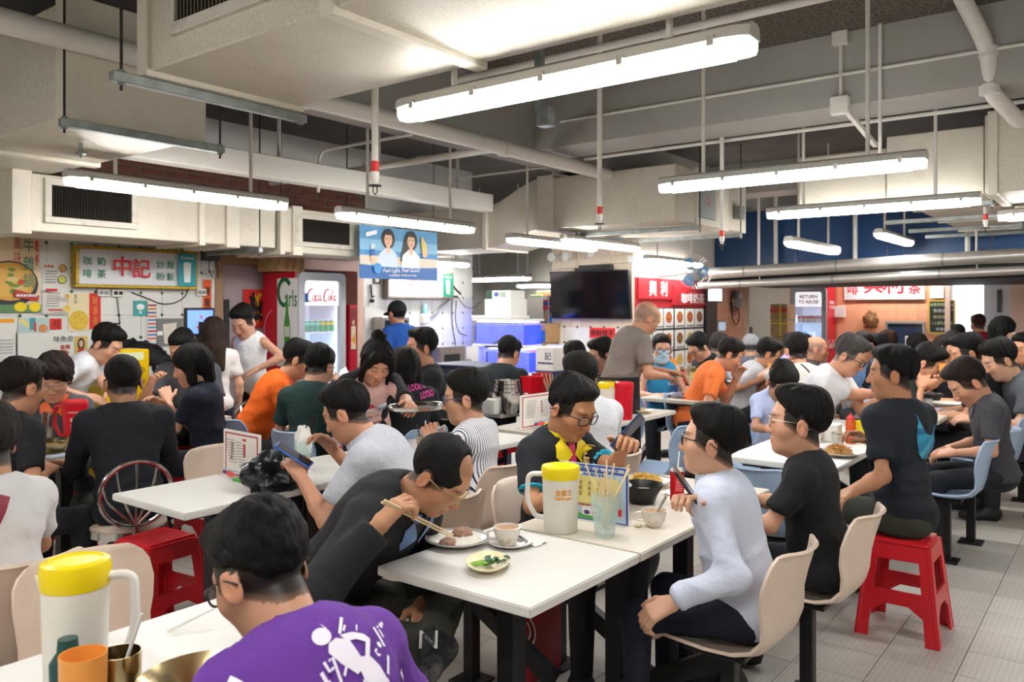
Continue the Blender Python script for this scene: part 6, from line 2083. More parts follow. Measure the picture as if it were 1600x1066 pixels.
Print().text('咖啡奶茶', (x2 - x1) * 0.58, 0.1, 0.14, WHITE, 0.02, wid=(x2 - x1) * 0.72).build('print', t, (x1, RY - 0.05, 1.6), WX, WZ, PRINT)
for i, (pa, pb, lab) in enumerate(((1001, 1052, 'left panel of nine dish photos on the red stall front'), (1053, 1099, 'right panel of nine dish photos on the red stall front'))):
 xa, xb = rwx(pa, 500)[0], rwx(pb, 500)[0]
 t = thing('menu_board', lab, 'menu board', ((xa + xb) / 2, RY, 0.75))
 MB().box(xa, xb, RY - 0.035, RY, 0.72, 1.57).build('board', BLACKPL, t, bev=0.004)
 cw, chh = (xb - xa) / 3, 0.85 / 3
 for r in range(3):
  for c in range(3):
   cx, cz = xa + cw * (c + 0.5), 0.72 + chh * (r + 0.5)
   o = MB().box(cx - cw * 0.45, cx + cw * 0.45, RY - 0.04, RY - 0.035, cz - chh * 0.45, cz + chh * 0.45).build('photo_card', PAPER, t)
   pr = Print()
   cols_ = rnd.choice((((hexc('c88a3a')), hexc('e0c070'), hexc('8a3a1a')), (hexc('b8602a'), hexc('c8402a'), hexc('d8a050')), (hexc('d8b860'), hexc('e8d890'), hexc('c0903a')), (hexc('8a4a2a'), hexc('a8742e'), hexc('5a7a2a'))))
   pr.dish(0, chh * 0.05, cw * 0.36, rnd, hexc('e8e4dc'), cols_, ry=chh * 0.33)
   pr.lines(-cw * 0.36, -chh * 0.42, cw * 0.36, -chh * 0.33, 1, DK, rnd, 0.8)
   pr.build('print', o, (cx, RY - 0.04, cz), WX, WZ, PRINT)
t = thing('stall_facade', 'red board behind the dish photos of the stall', 'board', (9.1, RY, 0.3))
MB().box(rwx(998, 500)[0] - 0.05, rwx(1102, 500)[0], RY - 0.012, RY - 0.001, 0.3, 1.95).build('board', REDP, t)
xa, xb = rwx(1101, 500)[0], rwx(1118, 500)[0]
t = thing('dark_shutter', 'black folded shutter at the end of the red stall front', 'shutter', ((xa + xb) / 2, RY, 0))
MB().box(xa, xb, RY - 0.06, RY, 0.0, 1.74).build('body', BLACKPL, t, bev=0.005)
x, z = rwx(1112, 462)
t = thing('small_screen', 'small white lit screen above the black shutter', 'screen', (x, RY, z))
MB().box(x - 0.3, x + 0.22, RY - 0.1, RY - 0.06, z - 0.1, z + 0.12).build('case', BLACKPL, t, bev=0.004)
MB().box(x - 0.28, x + 0.2, RY - 0.104, RY - 0.1, z - 0.08, z + 0.1).build('display', mat('white_display', hexc('dfe6ee'), 0.3, emis=1.0), t)
x, z = rwx(1127, 510)
t = thing('payment_screen', 'small grey framed screen on the orange tiles', 'screen', (x, RY, z))
MB().box(x - 0.16, x + 0.16, RY - 0.04, RY, z - 0.08, z + 0.08).build('case', FGREY, t, bev=0.005)
MB().box(x - 0.12, x + 0.13, RY - 0.044, RY - 0.04, z - 0.06, z + 0.06).build('display', mat('pale_display', hexc('a8b8c8'), 0.3, emis=0.4), t)
x, z = rwx(1152, 468)
t = thing('fuse_box', 'grey meter box with black cable loops on the orange wall', 'fuse box', (x, RY, z))
MB().box(x - 0.08, x + 0.1, RY - 0.08, RY, z - 0.13, z + 0.13).build('box', GREYPL, t, bev=0.005)
MB().box(x - 0.05, x + 0.07, RY - 0.084, RY - 0.08, z + 0.02, z + 0.1).build('window_panel', PAPER, t)
for k in range(3):
 MB().tube([(x - 0.14 - 0.1 * math.cos(a) * (1 + 0.2 * k), RY - 0.03, z - 0.05 * k + 0.14 * math.sin(a)) for a in [i * 0.5 for i in range(13)]], 0.008, 6).build('cable_loop', CABLE, t)
MB().tube(bend([(x - 0.2, RY - 0.03, z - 0.05), (x - 0.2, RY - 0.03, z - 0.3), (x - 0.05, RY - 0.03, z - 0.42), (x + 0.1, RY - 0.03, z - 0.3), (x + 0.05, RY - 0.03, z - 0.12)], 0.1), 0.008, 6).build('hanging_cable', CABLE, t)
# wall fan
c = dep(1084, 425, 10.0)
t = thing('wall_fan', 'blue bladed wall fan in front of the red stall sign', 'fan', c)
d_ = Vector((-0.75, -0.66, -0.05)).normalized()
qm = d_.to_track_quat('Z', 'Y').to_matrix().to_4x4()
M4 = Matrix.Translation(c) @ qm
b = MB()
for r in (0.21, 0.14, 0.07):
 b.tube([(r * math.cos(a), r * math.sin(a), 0.07 - r * 0.15) for a in [i * 6.2832 / 24 for i in range(24)]], 0.003, 5, closed=True)
for k in range(32):
 a = k * 6.2832 / 32
 b.tube([(0.03 * math.cos(a), 0.03 * math.sin(a), 0.07), (0.16 * math.cos(a), 0.16 * math.sin(a), 0.06), (0.21 * math.cos(a), 0.21 * math.sin(a), 0.02), (0.16 * math.cos(a), 0.16 * math.sin(a), -0.05)], 0.0016, 4)
b.xf(M4).build('cage', STEEL, t)
for k in range(3):
 a0 = k * 2.094
 pts = [(0.03, -0.02), (0.1, -0.07), (0.17, -0.06), (0.19, 0.02), (0.15, 0.08), (0.05, 0.04)]
 b = MB()
 vs_ = []
 for zz in (0, 0.004):
  for (x, y) in pts:
   vs_.append((x * math.cos(a0) - y * math.sin(a0), x * math.sin(a0) + y * math.cos(a0), y * 0.3 + zz))
 b.add(vs_, [tuple(range(6))[::-1], tuple(range(6, 12))] + [(i, (i + 1) % 6, 6 + (i + 1) % 6, 6 + i) for i in range(6)])
 b.xf(M4).build('blade', mat('blue_fan_blade', hexc('5a8fb8'), 0.2, alpha=0.8), t)
MB().lathe([(0.035, -0.02), (0.04, 0.02), (0.02, 0.06), (0, 0.065)], (0, 0, 0), 14).xf(M4).build('hub', GREYPL, t)
MB().tube([c - d_ * 0.02, c - d_ * 0.16, (c.x + 0.25, RY - 0.02, c.z - 0.02)], 0.035, 10).build('motor_arm', GREYPL, t)
# ---- boxes and kitchen glimpsed through the stall opening
p0 = onu(1203, 470, 13.4)
t = thing('carton_stack', 'pile of brown cartons tied with yellow tape beside the far fridge', 'cartons', (13.6, p0.y - 0.2, 0))
ys, ye = onu(1229, 500, 13.4).y, onu(1203, 500, 13.4).y
for k in range(6):
 MB().box(13.42, 13.8, ys, ye, k * 0.27 + 0.02, k * 0.27 + 0.28).build('carton', CARD, t, bev=0.005)
MB().box(13.41, 13.42, ys + 0.1, ys + 0.12, 1.1, 1.64).box(13.41, 13.42, ys, ye, 1.3, 1.32).build('yellow_tape', mat('yellow_tape', hexc('e8d83a'), 0.5), t)
MB().box(13.412, 13.42, ys, ye, 1.5, 1.56).build('red_band', mat('carton_red_print', hexc('c8443a'), 0.7), t)
t = thing('kitchen_shelf', 'cluttered kitchen shelf behind the stall opening', 'shelf', (13.0, 5.9, 0))
for z in (0.9, 1.2, 1.5):
 MB().box(12.62, 14.9, 6.2, 6.6, z, z + 0.03).build('shelf_board', STEEL, t)
for x in (12.65, 14.85):
 MB().box(x, x + 0.04, 6.2, 6.6, 0, 2.0).build('upright', STEEL, t)
for k in range(12):
 x = 12.8 + 0.17 * k
 z = (0.93, 1.23, 1.53)[k % 3]
 col = ('d8dce0', '3a4048', 'e8e8ea', '2a2f36')[k % 4]
 o = MB().lathe([(0.05, 0), (0.07, 0.02), (0.07, 0.12), (0.05, 0.15), (0, 0.15)], (x, 6.35, z), 10).build('jar', mat('jar_' + col, hexc(col), 0.4), loc=(x, 6.35, z))
 tag(o, 'pot or jar crowding the kitchen shelves behind the stall opening', 'jar', 'jars on the kitchen shelves')
c = onu(1200, 500, 13.1)
t = thing('plastic_bags', 'heap of white plastic bags in the stall opening', 'bags', (13.3, 5.2, 1.4))
crumple('bag_heap', 'white plastic bags bunched over a dark crate in the stall opening', 'bags', (13.0, 5.35, 1.25), 0.24, mat('white_film', hexc('e4e8ec'), 0.3), 9, (0.7, 1, 1.3))
bpy.data.objects.remove(t)
t = thing('dark_cabinet', 'dark cabinet under the white bags in the stall opening', 'cabinet', (13.0, 5.4, 0))
MB().box(12.75, 13.35, 5.1, 5.7, 0, 1.25).build('body', BLACKPL, t, bev=0.006)
# ---- far orange wall
FX = FW - 0.012
def fwy(px, py, u=FX):
 p = onu(px, py, u)
 return p.y, p.z
(y0, z1), (y1, z0) = fwy(1320, 440), fwy(1446, 468)
t = thing('stall_sign', 'long white sign with red characters on the far orange wall', 'sign', (FX, (y0 + y1) / 2, z0))
MB().box(FX - 0.05, FX, y1, y0, z0, z0 + 0.5).build('board', mat('pale_sign_board', hexc('d2cfd0'), 0.4), t, bev=0.004)
W_ = y0 - y1
Print().text('興', W_ * 0.38, 0.26, 0.3, RED, 0.03).text('利', W_ * 0.62, 0.26, 0.32, RED, 0.03).text('啡', W_ * 0.12, 0.18, 0.18, RED, 0.02).text('茶', W_ * 0.88, 0.18, 0.18, RED, 0.02).text('咖', W_ * 0.12, 0.4, 0.18, RED, 0.02).text('奶', W_ * 0.88, 0.4, 0.18, RED, 0.02).build('print', t, (FX - 0.05, y0, z0), (0, -1, 0), WZ, PRINT)
(y0, z1), (y1, z0) = fwy(1452, 470), fwy(1492, 521)
t = thing('blackboard', 'chalk blackboard with a yellow rim on the far orange wall', 'blackboard', (FX, (y0 + y1) / 2, z0))
MB().box(FX - 0.02, FX, y1, y0, z0, z1).build('board', mat('blackboard_black', hexc('2b302e'), 0.7, nz=(8, 0.2)), t)
b = MB()
b.box(FX - 0.03, FX, y1 - 0.012, y1 + 0.012, z0, z1).box(FX - 0.03, FX, y0 - 0.012, y0 + 0.012, z0, z1).box(FX - 0.03, FX, y1, y0, z0 - 0.012, z0 + 0.012).box(FX - 0.03, FX, y1, y0, z1 - 0.012, z1 + 0.012)
b.build('rim', mat('yellow_wood_rim', hexc('c8a84a'), 0.5), t)
W_, H_ = y0 - y1, z1 - z0
p = Print()
ck = (hexc('c8d8a0'), hexc('d8d8d0'), hexc('d8c890'))
for i, s_ in enumerate(('鹹蛋蒸肉餅', '雪菜豆腐', '涼瓜排骨', '二人南乳肉套餐', '煎雙蛋')):
 p.text(s_, W_ * (0.36 if i == 0 else 0.5), H_ * (0.88 - 0.19 * i), H_ * 0.1, ck[i % 3], 0.0, wid=W_ * (0.6, 0.66, 0.7, 0.86, 0.45)[i])
p.stroke([(W_ * 0.64, H_ * 0.97), (W_ * 0.64, H_ * 0.72), (W_ * 0.97, H_ * 0.72)], 0.01, hexc('c8a0c8'))
p.text('例湯', W_ * 0.82, H_ * 0.86, H_ * 0.09, hexc('c8a0c8'))
p.build('print', t, (FX - 0.02, y0, z0), (0, -1, 0), WZ, PRINT)
(y0, z1), (y1, z0) = fwy(1384, 502), fwy(1446, 545)
t = thing('serving_hatch', 'steel framed serving hatch with a dark pane in the orange wall', 'hatch', (FX, (y0 + y1) / 2, z0))
b = MB()
e = 0.04
b.box(FX - 0.04, FX, y1, y0, z1 - e, z1).box(FX - 0.04, FX, y1, y1 + e, z0, z1 - e).box(FX - 0.04, FX, y0 - e, y0, z0, z1 - e).box(FX - 0.04, FX, y1, y0, z0 - e, z0)
b.build('frame', STEEL, t, bev=0.004)
MB().box(FX - 0.015, FX - 0.005, y1 + e, y0 - e, z0, z1 - e).build('glass_pane', mat('dark_blue_pane', hexc('2a3850'), 0.08), t)
MB().box(FX - 0.03, FX - 0.016, y1 + e, y1 + 0.3, z0, z0 + 0.2).build('white_tub', PAPER, t, bev=0.005)
y, z = fwy(1362, 502)
t = thing('hanging_charm', 'dried charm wrapped in gold paper on the orange wall', 'charm', (FX, y, z))
crumple('charm_bundle', 'gold and brown wrapped charm hung on the far orange wall', 'charm', (FX - 0.06, y, z - 0.12), 0.12, mat('charm_brown', hexc('8a5a34'), 0.7, nz=(20, 0.6), dirt=(10, 1.0, hexc('c8b070'))), 21, (0.5, 0.9, 1.3))
bpy.data.objects.remove(t)
for px, py, lab in ((1312, 487, 'white switch box beside the far fridge'), (1465, 457, 'pale notice card above the blackboard')):
 y, z = fwy(px, py)
 o = MB().box(FX - 0.05, FX, y - 0.1, y + 0.1, z - 0.1, z + 0.1).build('switch_box', PLASTW, loc=(FX, y, z), bev=0.006)
 tag(o, lab, 'switch box')
# blue fascia, pipes and black hood over the far stalls
t = thing('fascia_board', 'long deep blue fascia above the far stalls', 'fascia', (11.0, 2.0, 2.1))
for i in range(5):
 MB().box(11.3, 11.34, -1.0 + i * 1.18, 0.17 + i * 1.18, 2.16, 2.94).build('panel', mat('fascia_blue', hexc('17416f'), 0.45, nz=(2, 0.15)), t, bev=0.004)
MB().box(11.26, 11.34, -1.0, 4.9, 2.1, 2.16).build('white_edge', PLASTW, t, bev=0.004)
for y in (0.4, 1.6, 2.9, 3.95):
 MB().tube([(11.2, y, 2.0), (11.2, y, 3.325)], 0.03, 8).build('support_post', WPIPE, t)
PIPEM = mat('satin_steel_pipe', hexc('b5b1aa'), 0.38, 0.6, nz=(20, 0.08))
for i, (a, b, r, lab) in enumerate((((10.4, 4.66, 2.03), (10.4, -1.2, 2.21), 0.075, 'thick upper steel pipe crossing over the far stalls'), ((10.45, 4.75, 1.87), (10.45, -1.2, 2.04), 0.05, 'thinner lower steel pipe crossing over the far stalls'))):
 t = thing('steel_pipe', lab, 'pipe', a)
 MB().tube([a, b], r, 16).build('tube', PIPEM, t)
 for k in range(5):
  q = Vector(a).lerp(Vector(b), (k + 0.5) / 5)
  MB().tube([q - Vector((0, 0.012, 0)), q + Vector((0, 0.012, 0))], r * 1.04, 16).build('joint', GALV, t)
 for y in (3.9, 1.4, -0.6):
  f_ = (a[1] - y) / (a[1] - b[1])
  z = a[2] + (b[2] - a[2]) * f_
  MB().tube([(a[0], y, z + r), (a[0], y, 3.33)], 0.008, 6).build('hanging_rod', WPIPE, t)
t = thing('extract_hood', 'flat black extract hood under the steel pipes', 'hood', (12.2, 2.0, 1.86))
MB().box(10.55, 13.6, -1.2, 4.78, 1.9, 2.06).build('hood_box', mat('black_hood', hexc('1d1c1c'), 0.7), t, bev=0.01)
for y in (-0.8, 2.0, 4.4):
 MB().tube([(12.2, y, 2.06), (12.2, y, 3.33)], 0.01, 6).build('hanging_rod', RODM, t)
# ---------------------------------------------------------------- tables and seats
LAM_W = mat('white_laminate', hexc('e0ddd7'), 0.42, nz=(2.2, 0.05), dirt=(3, 0.3, hexc('cfc8bc')))
LAM_B = mat('cream_marbled_laminate', hexc('d8d0c2'), 0.38, nz=(2.5, 0.09), dirt=(2.2, 0.5, hexc('bfb29e')))
BSTEEL = mat('black_powder_coat', hexc('1b1b1c'), 0.45, nz=(12, 0.3))
TBL_Z = 0.745
def table(label, u0, u1, v0, v1, m=None, round_=False, posts=2, name='dining_table'):
 t = thing(name, label, 'table', ((u0 + u1) / 2, (v0 + v1) / 2, 0))
 MB().box(u0 + 0.002, u1 - 0.002, v0, v1, TBL_Z - 0.03, TBL_Z).build('tabletop', m or LAM_W, t, bev=0.004, seg=2)
 MB().box(u0 + 0.08, u1 - 0.08, v0 + 0.08, v1 - 0.08, TBL_Z - 0.055, TBL_Z - 0.031).build('underframe', BSTEEL, t)
 vc = (v0 + v1) / 2
 for i in range(posts):
  e_ = 0.16 if u1 - u0 > 1.5 else 0.32
  u = u0 + e_ + (u1 - u0 - 2 * e_) * (i / (posts - 1) if posts > 1 else 0.5)
  MB().box(u - 0.035, u + 0.035, vc - 0.035, vc + 0.035, 0.0, TBL_Z - 0.05).build('post', BSTEEL, t, bev=0.004)
  MB().box(u - 0.2, u + 0.2, vc - 0.03, vc + 0.03, 0.0, 0.03).build('foot', BSTEEL, t, bev=0.004)
 return t
table('white table end in front with the rice plate and greens on it', 1.78, 2.4, 1.3, 1.9, posts=1)
table('cream marbled table joined behind the rice plate table, with the clear jug', 2.405, 3.62, 1.3, 1.85, LAM_B)
table('white table cut off at the lower left with the big jug', 0.2, 1.42, 1.42, 2.05)
table('white table on the left with the dark crumpled bag', 1.77, 2.98, 2.99, 3.57)
table('white table behind the bag table where the striped shirt man sits', 2.985, 4.2, 2.99, 3.57)
table('table with the red jug behind the man in a plain white top', 4.3, 5.95, 2.9, 3.5, LAM_B)
table('small table with the round steel tray near the apron man', 6.6, 7.3, 3.0, 3.6, LAM_B, posts=1)
table('table under the orange shirt man with a noodle plate', 8.0, 8.45, 2.9, 3.5, LAM_B, posts=1)
table('white table at the right with the fried noodle plate', 4.27, 6.2, 1.2, 1.8)
table('table behind the right one with bowls and a red carton', 6.55, 7.75, 1.12, 1.7, LAM_B)
table('left table with the red jug and bowls among the seated men', 1.75, 2.45, 4.5, 5.04, LAM_B, posts=1)
table('table at the far left by the woman in navy, crowded with plates', 2.65, 3.6, 5.42, 5.95, LAM_B, posts=1)
table('table between the orange shirt man and the woman with pink lettering', 4.2, 5.0, 4.75, 5.3, posts=1)
table('side table carrying steel pots and red bins', 4.9, 5.9, 3.85, 4.35, LAM_B)
PL = {'beige': mat('beige_moulded_plastic', hexc('dcc7b4'), 0.38, nz=(3, 0.05), dirt=(9, 0.25, hexc('b89c86'))), 'blue': mat('blue_moulded_plastic', hexc('9db4cf'), 0.38, nz=(3, 0.06)), 'orange': mat('orange_moulded_plastic', hexc('e09a5a'), 0.38, nz=(3, 0.06))}
def shell_mesh(m):
 """one-piece moulded seat and back; y forward"""
 prof = [(0.225, 0.395, 0.17), (0.218, 0.415, 0.185), (0.19, 0.427, 0.2), (0.1, 0.424, 0.212), (0.0, 0.418, 0.217), (-0.09, 0.42, 0.215), (-0.15, 0.437, 0.208), (-0.188, 0.475, 0.2), (-0.205, 0.53, 0.2), (-0.218, 0.6, 0.208), (-0.235, 0.67, 0.214), (-0.252, 0.725, 0.208), (-0.262, 0.755, 0.19), (-0.272, 0.775, 0.165), (-0.285, 0.782, 0.15)]
 nx = 12
 top, N = [], len(prof)
 for i, (y, z, w_) in enumerate(prof):
  back = max(0, min(1, (z - 0.44) / 0.2))
  for j in range(nx + 1):
   q = -1 + 2 * j / nx
   e = abs(q)
   rise = 0.035 * e ** 3 * (1 - back) * (1 if 0 < i else 0.4)
   fwd = (0.06 * e ** 2.4 - 0.01 * (e > 0.95)) * back
   top.append(Vector((q * w_ * (1 - 0.0 * e), y + fwd, z + rise)))
 idx = lambda i, j: i * (nx + 1) + j
 nr = []
 for i in range(N):
  for j in range(nx + 1):
   a = top[idx(min(N - 1, i + 1), j)] - top[idx(max(0, i - 1), j)]
   b = top[idx(i, min(nx, j + 1))] - top[idx(i, max(0, j - 1))]
   nr.append(a.cross(b).normalized())
 if nr[idx(4, 6)].z < 0:
  nr = [-n for n in nr]
 t_ = 0.011
 vs_ = top + [p - n * t_ for p, n in zip(top, nr)]
 M_ = len(top)
 fs = []
 for i in range(N - 1):
  for j in range(nx):
   q = (idx(i, j), idx(i, j + 1), idx(i + 1, j + 1), idx(i + 1, j))
   fs += [q, tuple(k + M_ for k in q[::-1])]
 for i in range(N - 1):
  for j in (0, nx):
   fs.append((idx(i, j), idx(i + 1, j), idx(i + 1, j) + M_, idx(i, j) + M_))
 for j in range(nx):
  for i in (0, N - 1):
   fs.append((idx(i, j), idx(i, j + 1), idx(i, j + 1) + M_, idx(i, j) + M_))
 b = MB()
 b.add(vs_, fs)
 return b.mesh('shell', m, smooth=60)
PROTO = {}
NCH = [0]
def put(kind, x, y, rz, label, group=None):
 """first of a kind builds it, the next ones copy it with its parts"""
 if kind in PROTO:
  return dup(PROTO[kind], (x, y, 0), rz, label, group)
 if kind in PL:
  t = thing('plastic_chair', label, 'chair', (0, 0, 0), 0, group)
  o = bpy.data.objects.new('shell', shell_mesh(PL[kind]))
  COL.objects.link(o)
  o.parent = t
  MB().box(-0.12, 0.12, -0.1, 0.12, 0.385, 0.405).build('seat_bracket', BSTEEL, t, world=False, bev=0.003)
  MB().box(-0.026, 0.026, -0.026, 0.026, 0.0, 0.385).build('post', BSTEEL, t, world=False, bev=0.003)
  MB().box(-0.07, 0.07, -0.07, 0.07, 0.0, 0.012).build('foot_plate', BSTEEL, t, world=False, bev=0.002)
  MB().bar((0, 0.02, 0.34), (0, 0.42, 0.12), 0.045, 0.07).build('support_arm', BSTEEL, t, world=False, bev=0.003)
 elif kind == 'stool':
  t = thing('plastic_stool', label, 'stool', (0, 0, 0), 0, group)
  rp = mat('red_moulded_plastic', hexc('d1202c'), 0.3, nz=(4, 0.06))
  h, a, b_ = 0.46, 0.135, 0.185
  s = MB()
  s.box(-a, a, -a, a, h - 0.03, h)
  s.build('seat', rp, t, world=False, bev=0.014, seg=3)
  g = MB()
  for i in range(-3, 4):
   g.box(-a + 0.03, a - 0.03, i * 0.03 - 0.004, i * 0.03 + 0.004, h - 0.001, h + 0.002)
  g.build('grip_ribs', rp, t, world=False, kind='stuff')
  for k in range(4):
   R_ = Matrix.Rotation(k * math.pi / 2, 4, 'Z')
   def P(x, z):  # a point on the leaning side wall
    f = 1 - z / h
    w_ = a + (b_ - a) * f
    return (x * w_, -w_, z)
   th_ = 0.012
   pan = MB()
   # frame of a side: two legs, a lower band with an arch
   for poly in ([(-1, 0), (-0.68, 0), (-0.62, h - 0.02), (-1, h - 0.02)], [(0.68, 0), (1, 0), (1, h - 0.02), (0.62, h - 0.02)], [(-0.64, h - 0.09), (0.64, h - 0.09), (0.62, h - 0.02), (-0.62, h - 0.02)], [(-0.67, 0.12), (-0.3, 0.165), (0.3, 0.165), (0.67, 0.12), (0.655, 0.23), (-0.655, 0.23)]):
    f_ = [P(x, z) for x, z in poly]
    n = len(f_)
    pan.add(f_ + [(x, y + th_, z) for x, y, z in f_], [tuple(range(n)), tuple(range(n, 2 * n))[::-1]] + [(i, (i + 1) % n, n + (i + 1) % n, n + i) for i in range(n)])
   pan.xf(R_)
   pan.build('side_frame', rp, t, world=False, smooth=30)
   cp = Vector(P(-1, 0)), Vector(P(-1, h - 0.02))
   MB().tube([R_ @ (cp[0] + Vector((0.01, 0.01, 0))), R_ @ (cp[1] + Vector((0.01, 0.01, 0)))], 0.013, 8).build('leg_corner', rp, t, world=False)
 elif kind == 'steel':
  t = thing('steel_chair', label, 'chair', (0, 0, 0), 0, group)
  MB().lathe([(0.16, 0.42), (0.185, 0.43), (0.185, 0.455), (0.17, 0.465), (0, 0.468)], (0, 0, 0), 28).build('seat_pad', PL['beige'], t, world=False)
  MB().lathe([(0.17, 0.40), (0.192, 0.405), (0.192, 0.44), (0.185, 0.442)], (0, 0, 0), 28).build('seat_rim', POLISH, t, world=False)
  MB().lathe([(0.035, 0.0), (0.035, 0.41)], (0, 0, 0), 16).build('pedestal', STEEL, t, world=False)
  MB().lathe([(0.14, 0.0), (0.14, 0.008), (0.12, 0.02), (0.04, 0.03)], (0, 0, 0), 28).build('base_disc', POLISH, t, world=False)
  c, r = Vector((0, -0.2, 0.64)), 0.165
  ring = [c + Vector((r * math.cos(a), -0.05 * (math.sin(a) + 1) * 0.5, r * math.sin(a))) for a in [6.2832 * i / 36 for i in range(36)]]
  MB().tube(ring, 0.0125, 10, closed=True).build('back_ring', POLISH, t, world=False)
  ft = Vector((0, -0.2, 0.475))
  for k in (-2, -1, 0, 1, 2):
   e = c + Vector((r * math.sin(k * 0.62), -0.045, r * math.cos(k * 0.62)))
   mid = ft.lerp(e, 0.5) + Vector((k * 0.028, 0, 0.03))
   MB().tube(bend([ft, mid, e], 0.15), 0.007, 8).build('fan_rod', POLISH, t, world=False)
  MB().tube([(0, -0.17, 0.42), (0, -0.2, 0.44), (0, -0.2, 0.48)], 0.012, 8).build('back_stem', POLISH, t, world=False)
 elif kind == 'black':
  t = thing('black_chair', label, 'chair', (0, 0, 0), 0, group)
  o = bpy.data.objects.new('shell', shell_mesh(BLACKPL))
  COL.objects.link(o)
  o.parent = t
  for sx in (-0.17, 0.17):
   for sy in (-0.16, 0.17):
    MB().tube([(sx * 1.1, sy * 1.1, 0), (sx, sy, 0.41)], 0.011, 8).build('leg', BSTEEL, t, world=False)
 PROTO[kind] = t
 t.location = (x, y, 0)
 t.rotation_euler = (0, 0, rz)
 return t
def face_rz(deg):
 return math.radians(deg - 90)
put('beige', 1.22, 2.42, face_rz(270), 'empty beige chair behind the big jug at the lower left table')
put('beige', 2.6, 2.2, face_rz(270), 'empty beige chair between the chopsticks man and the spectacled polo man')
put('beige', 2.64, 3.9, face_rz(270), 'empty beige chair left of the menu stand on the bag table')
put('blue', 4.14, 1.5, face_rz(0), 'empty blue chair tucked under the near end of the noodle plate table')
put('blue', 5.1, 2.62, face_rz(90), 'empty blue chair by the table with the red jug')
put('blue', 5.62, 0.92, face_rz(90), 'empty blue chair in the right aisle, first of its row')
put('blue', 6.16, 0.86, face_rz(90), 'blue chair under the man in the charcoal shirt')
put('blue', 6.95, 0.86, face_rz(90), 'blue chair farther along the right aisle behind the charcoal shirt man')
put('orange', 7.75, 0.72, face_rz(90), 'orange chair at the right edge behind the blue ones')
put('orange', 8.5, 0.72, face_rz(90), 'second orange chair farther off at the right edge')
put('stool', 2.08, 3.75, 0.1, 'empty red stool beside the bag table on the left')
put('steel', 8.0, 0.3, face_rz(90), 'steel pedestal seat at the far right by the orange chairs')
put('steel', 3.72, 5.6, face_rz(200), 'steel ring back chair by the long haired woman')
put('black', 4.55, 3.9, face_rz(0), 'black chair in front of the side table with pots')
put('black', 5.4, 3.72, face_rz(90), 'black chair before the steel pots')
# ---------------------------------------------------------------- the diners (head pixel, depth, heading in degrees: 0 = along the rows, 90 = to the left wall)
K_ = '191614'
SNEAK = mat('charcoal_sneaker', hexc('26272b'), 0.7, dirt=(9, 0.8, hexc('8c8a86')))
PX = lambda x, y, d: ('px', x, y, d)
person('man in a purple top with a white runner print, back turned, at the lower left', 408, 894, 1.6, 84, lean=33, pitch=30, yaw=12, hair='spiky', hc='15120f', tone='c39273', shirt='673796', hands=((0.02, 0.42, 0.8), (0.2, 0.4, 0.8)), lod=0, glasses='dark', key='purple', wide=0.98, hs=1.03, seat=0.44)
person('thin balding man with glasses in a black jacket bending over rice with chopsticks', 688, 742, 2.62, 282, lean=42, pitch=42, yaw=4, hair='thin', hc='1c1a18', tone='b98765', shirt='1d1e21', sleeve='jacket', pants='3b3c32', hands=(PX(660, 946, 2.72), PX(592, 822, 2.42)), pole=(None, (0.6, -0.5, -0.7)), palm=(None, (-0.5, 0.1, -0.8)), grip=(0.5, (0.65, 0.75, 0.95, 1.05)), pinch=(0, 0.7), lod=0, glasses='gold', key='old', hs=1.03, shoes=SNEAK, legs_at=(((-0.14, 0.42, 0.6), (0.1, 0.5, 0.53), (1.0, 0.1, -0.1)), ((0.1, 0.4, 0.5), (0.1, 0.36, 0.085), (0.1, 1, 0))),  collar=('5f7fae', 'polo'), seat=0.44)
person('man with glasses in a black polo with a yellow collar looking down at his phone', 893, 638, 3.5, 258, lean=8, pitch=24, yaw=6, hair='short', hc=K_, tone='b88460', shirt='1c1f24', hands=(PX(975, 700, 3.25), PX(905, 762, 3.2)), lod=0, glasses='dark', collar=('f2dc1c', 'polo'), key='polo', grip=(0.7, 0.6), pants='201e22', hs=1.08)
person('man in a pale blue dress shirt with glasses sitting in profile at the front table', 1112, 690, 2.85, 98, lean=14, pitch=-6, yaw=8, hair='short', hc='17130f', tone='d0a184', shirt='cfd6e8', cloth='shirt', sleeve='long', pants='191e2e', hands=(PX(1052, 942, 2.6), PX(1090, 800, 2.75)), pole=((-0.3, -0.4, -0.8), (0.4, -0.2, -0.9)), lod=0, glasses='dark', collar=('cfd6e8', 'polo'), key='ltblue', wide=1.0, belly=0.02, hs=0.99, grip=(0.8, 0.9))
person('man with glasses in a plain black T-shirt beside the pale blue shirt man', 1247, 660, 3.3, 100, lean=10, pitch=-4, yaw=10, hair='short', hc='14110f', tone='c9987a', shirt='17181a', hands=(None, None), lod=0, glasses='wire', key='black', wide=1.02, belly=0.02, hs=1.13)
person('young man in a navy T-shirt with a turquoise swoosh on his back', 1394, 584, 4.0, 56, lean=4, pitch=0, yaw=46, hair='short', hc='121010', tone='b07c5c', shirt='1a2028', hands=(PX(1328, 770, 3.7), PX(1362, 692, 4.05)), lod=0, key='nike', seat=0.47, wide=0.82, pants='34372c', pcloth='camo', grip=(0.5, 0.8), pinch=(0, 0.6), hs=1.05, pole=(None, (0.6, -0.4, -0.8)))
person('man in a charcoal shirt looking down into his lap at the right', 1512, 598, 5.1, 106, lean=8, pitch=38, yaw=12, hair='short', hc='2a1e16', tone='c49074', shirt='3d3c42', cloth='shirt', hands=((-0.1, 0.25, 0.66), (0.1, 0.25, 0.66)), lod=0, collar=('3d3c42', 'polo'), key='charcoal', hs=1.14, wide=1.05)
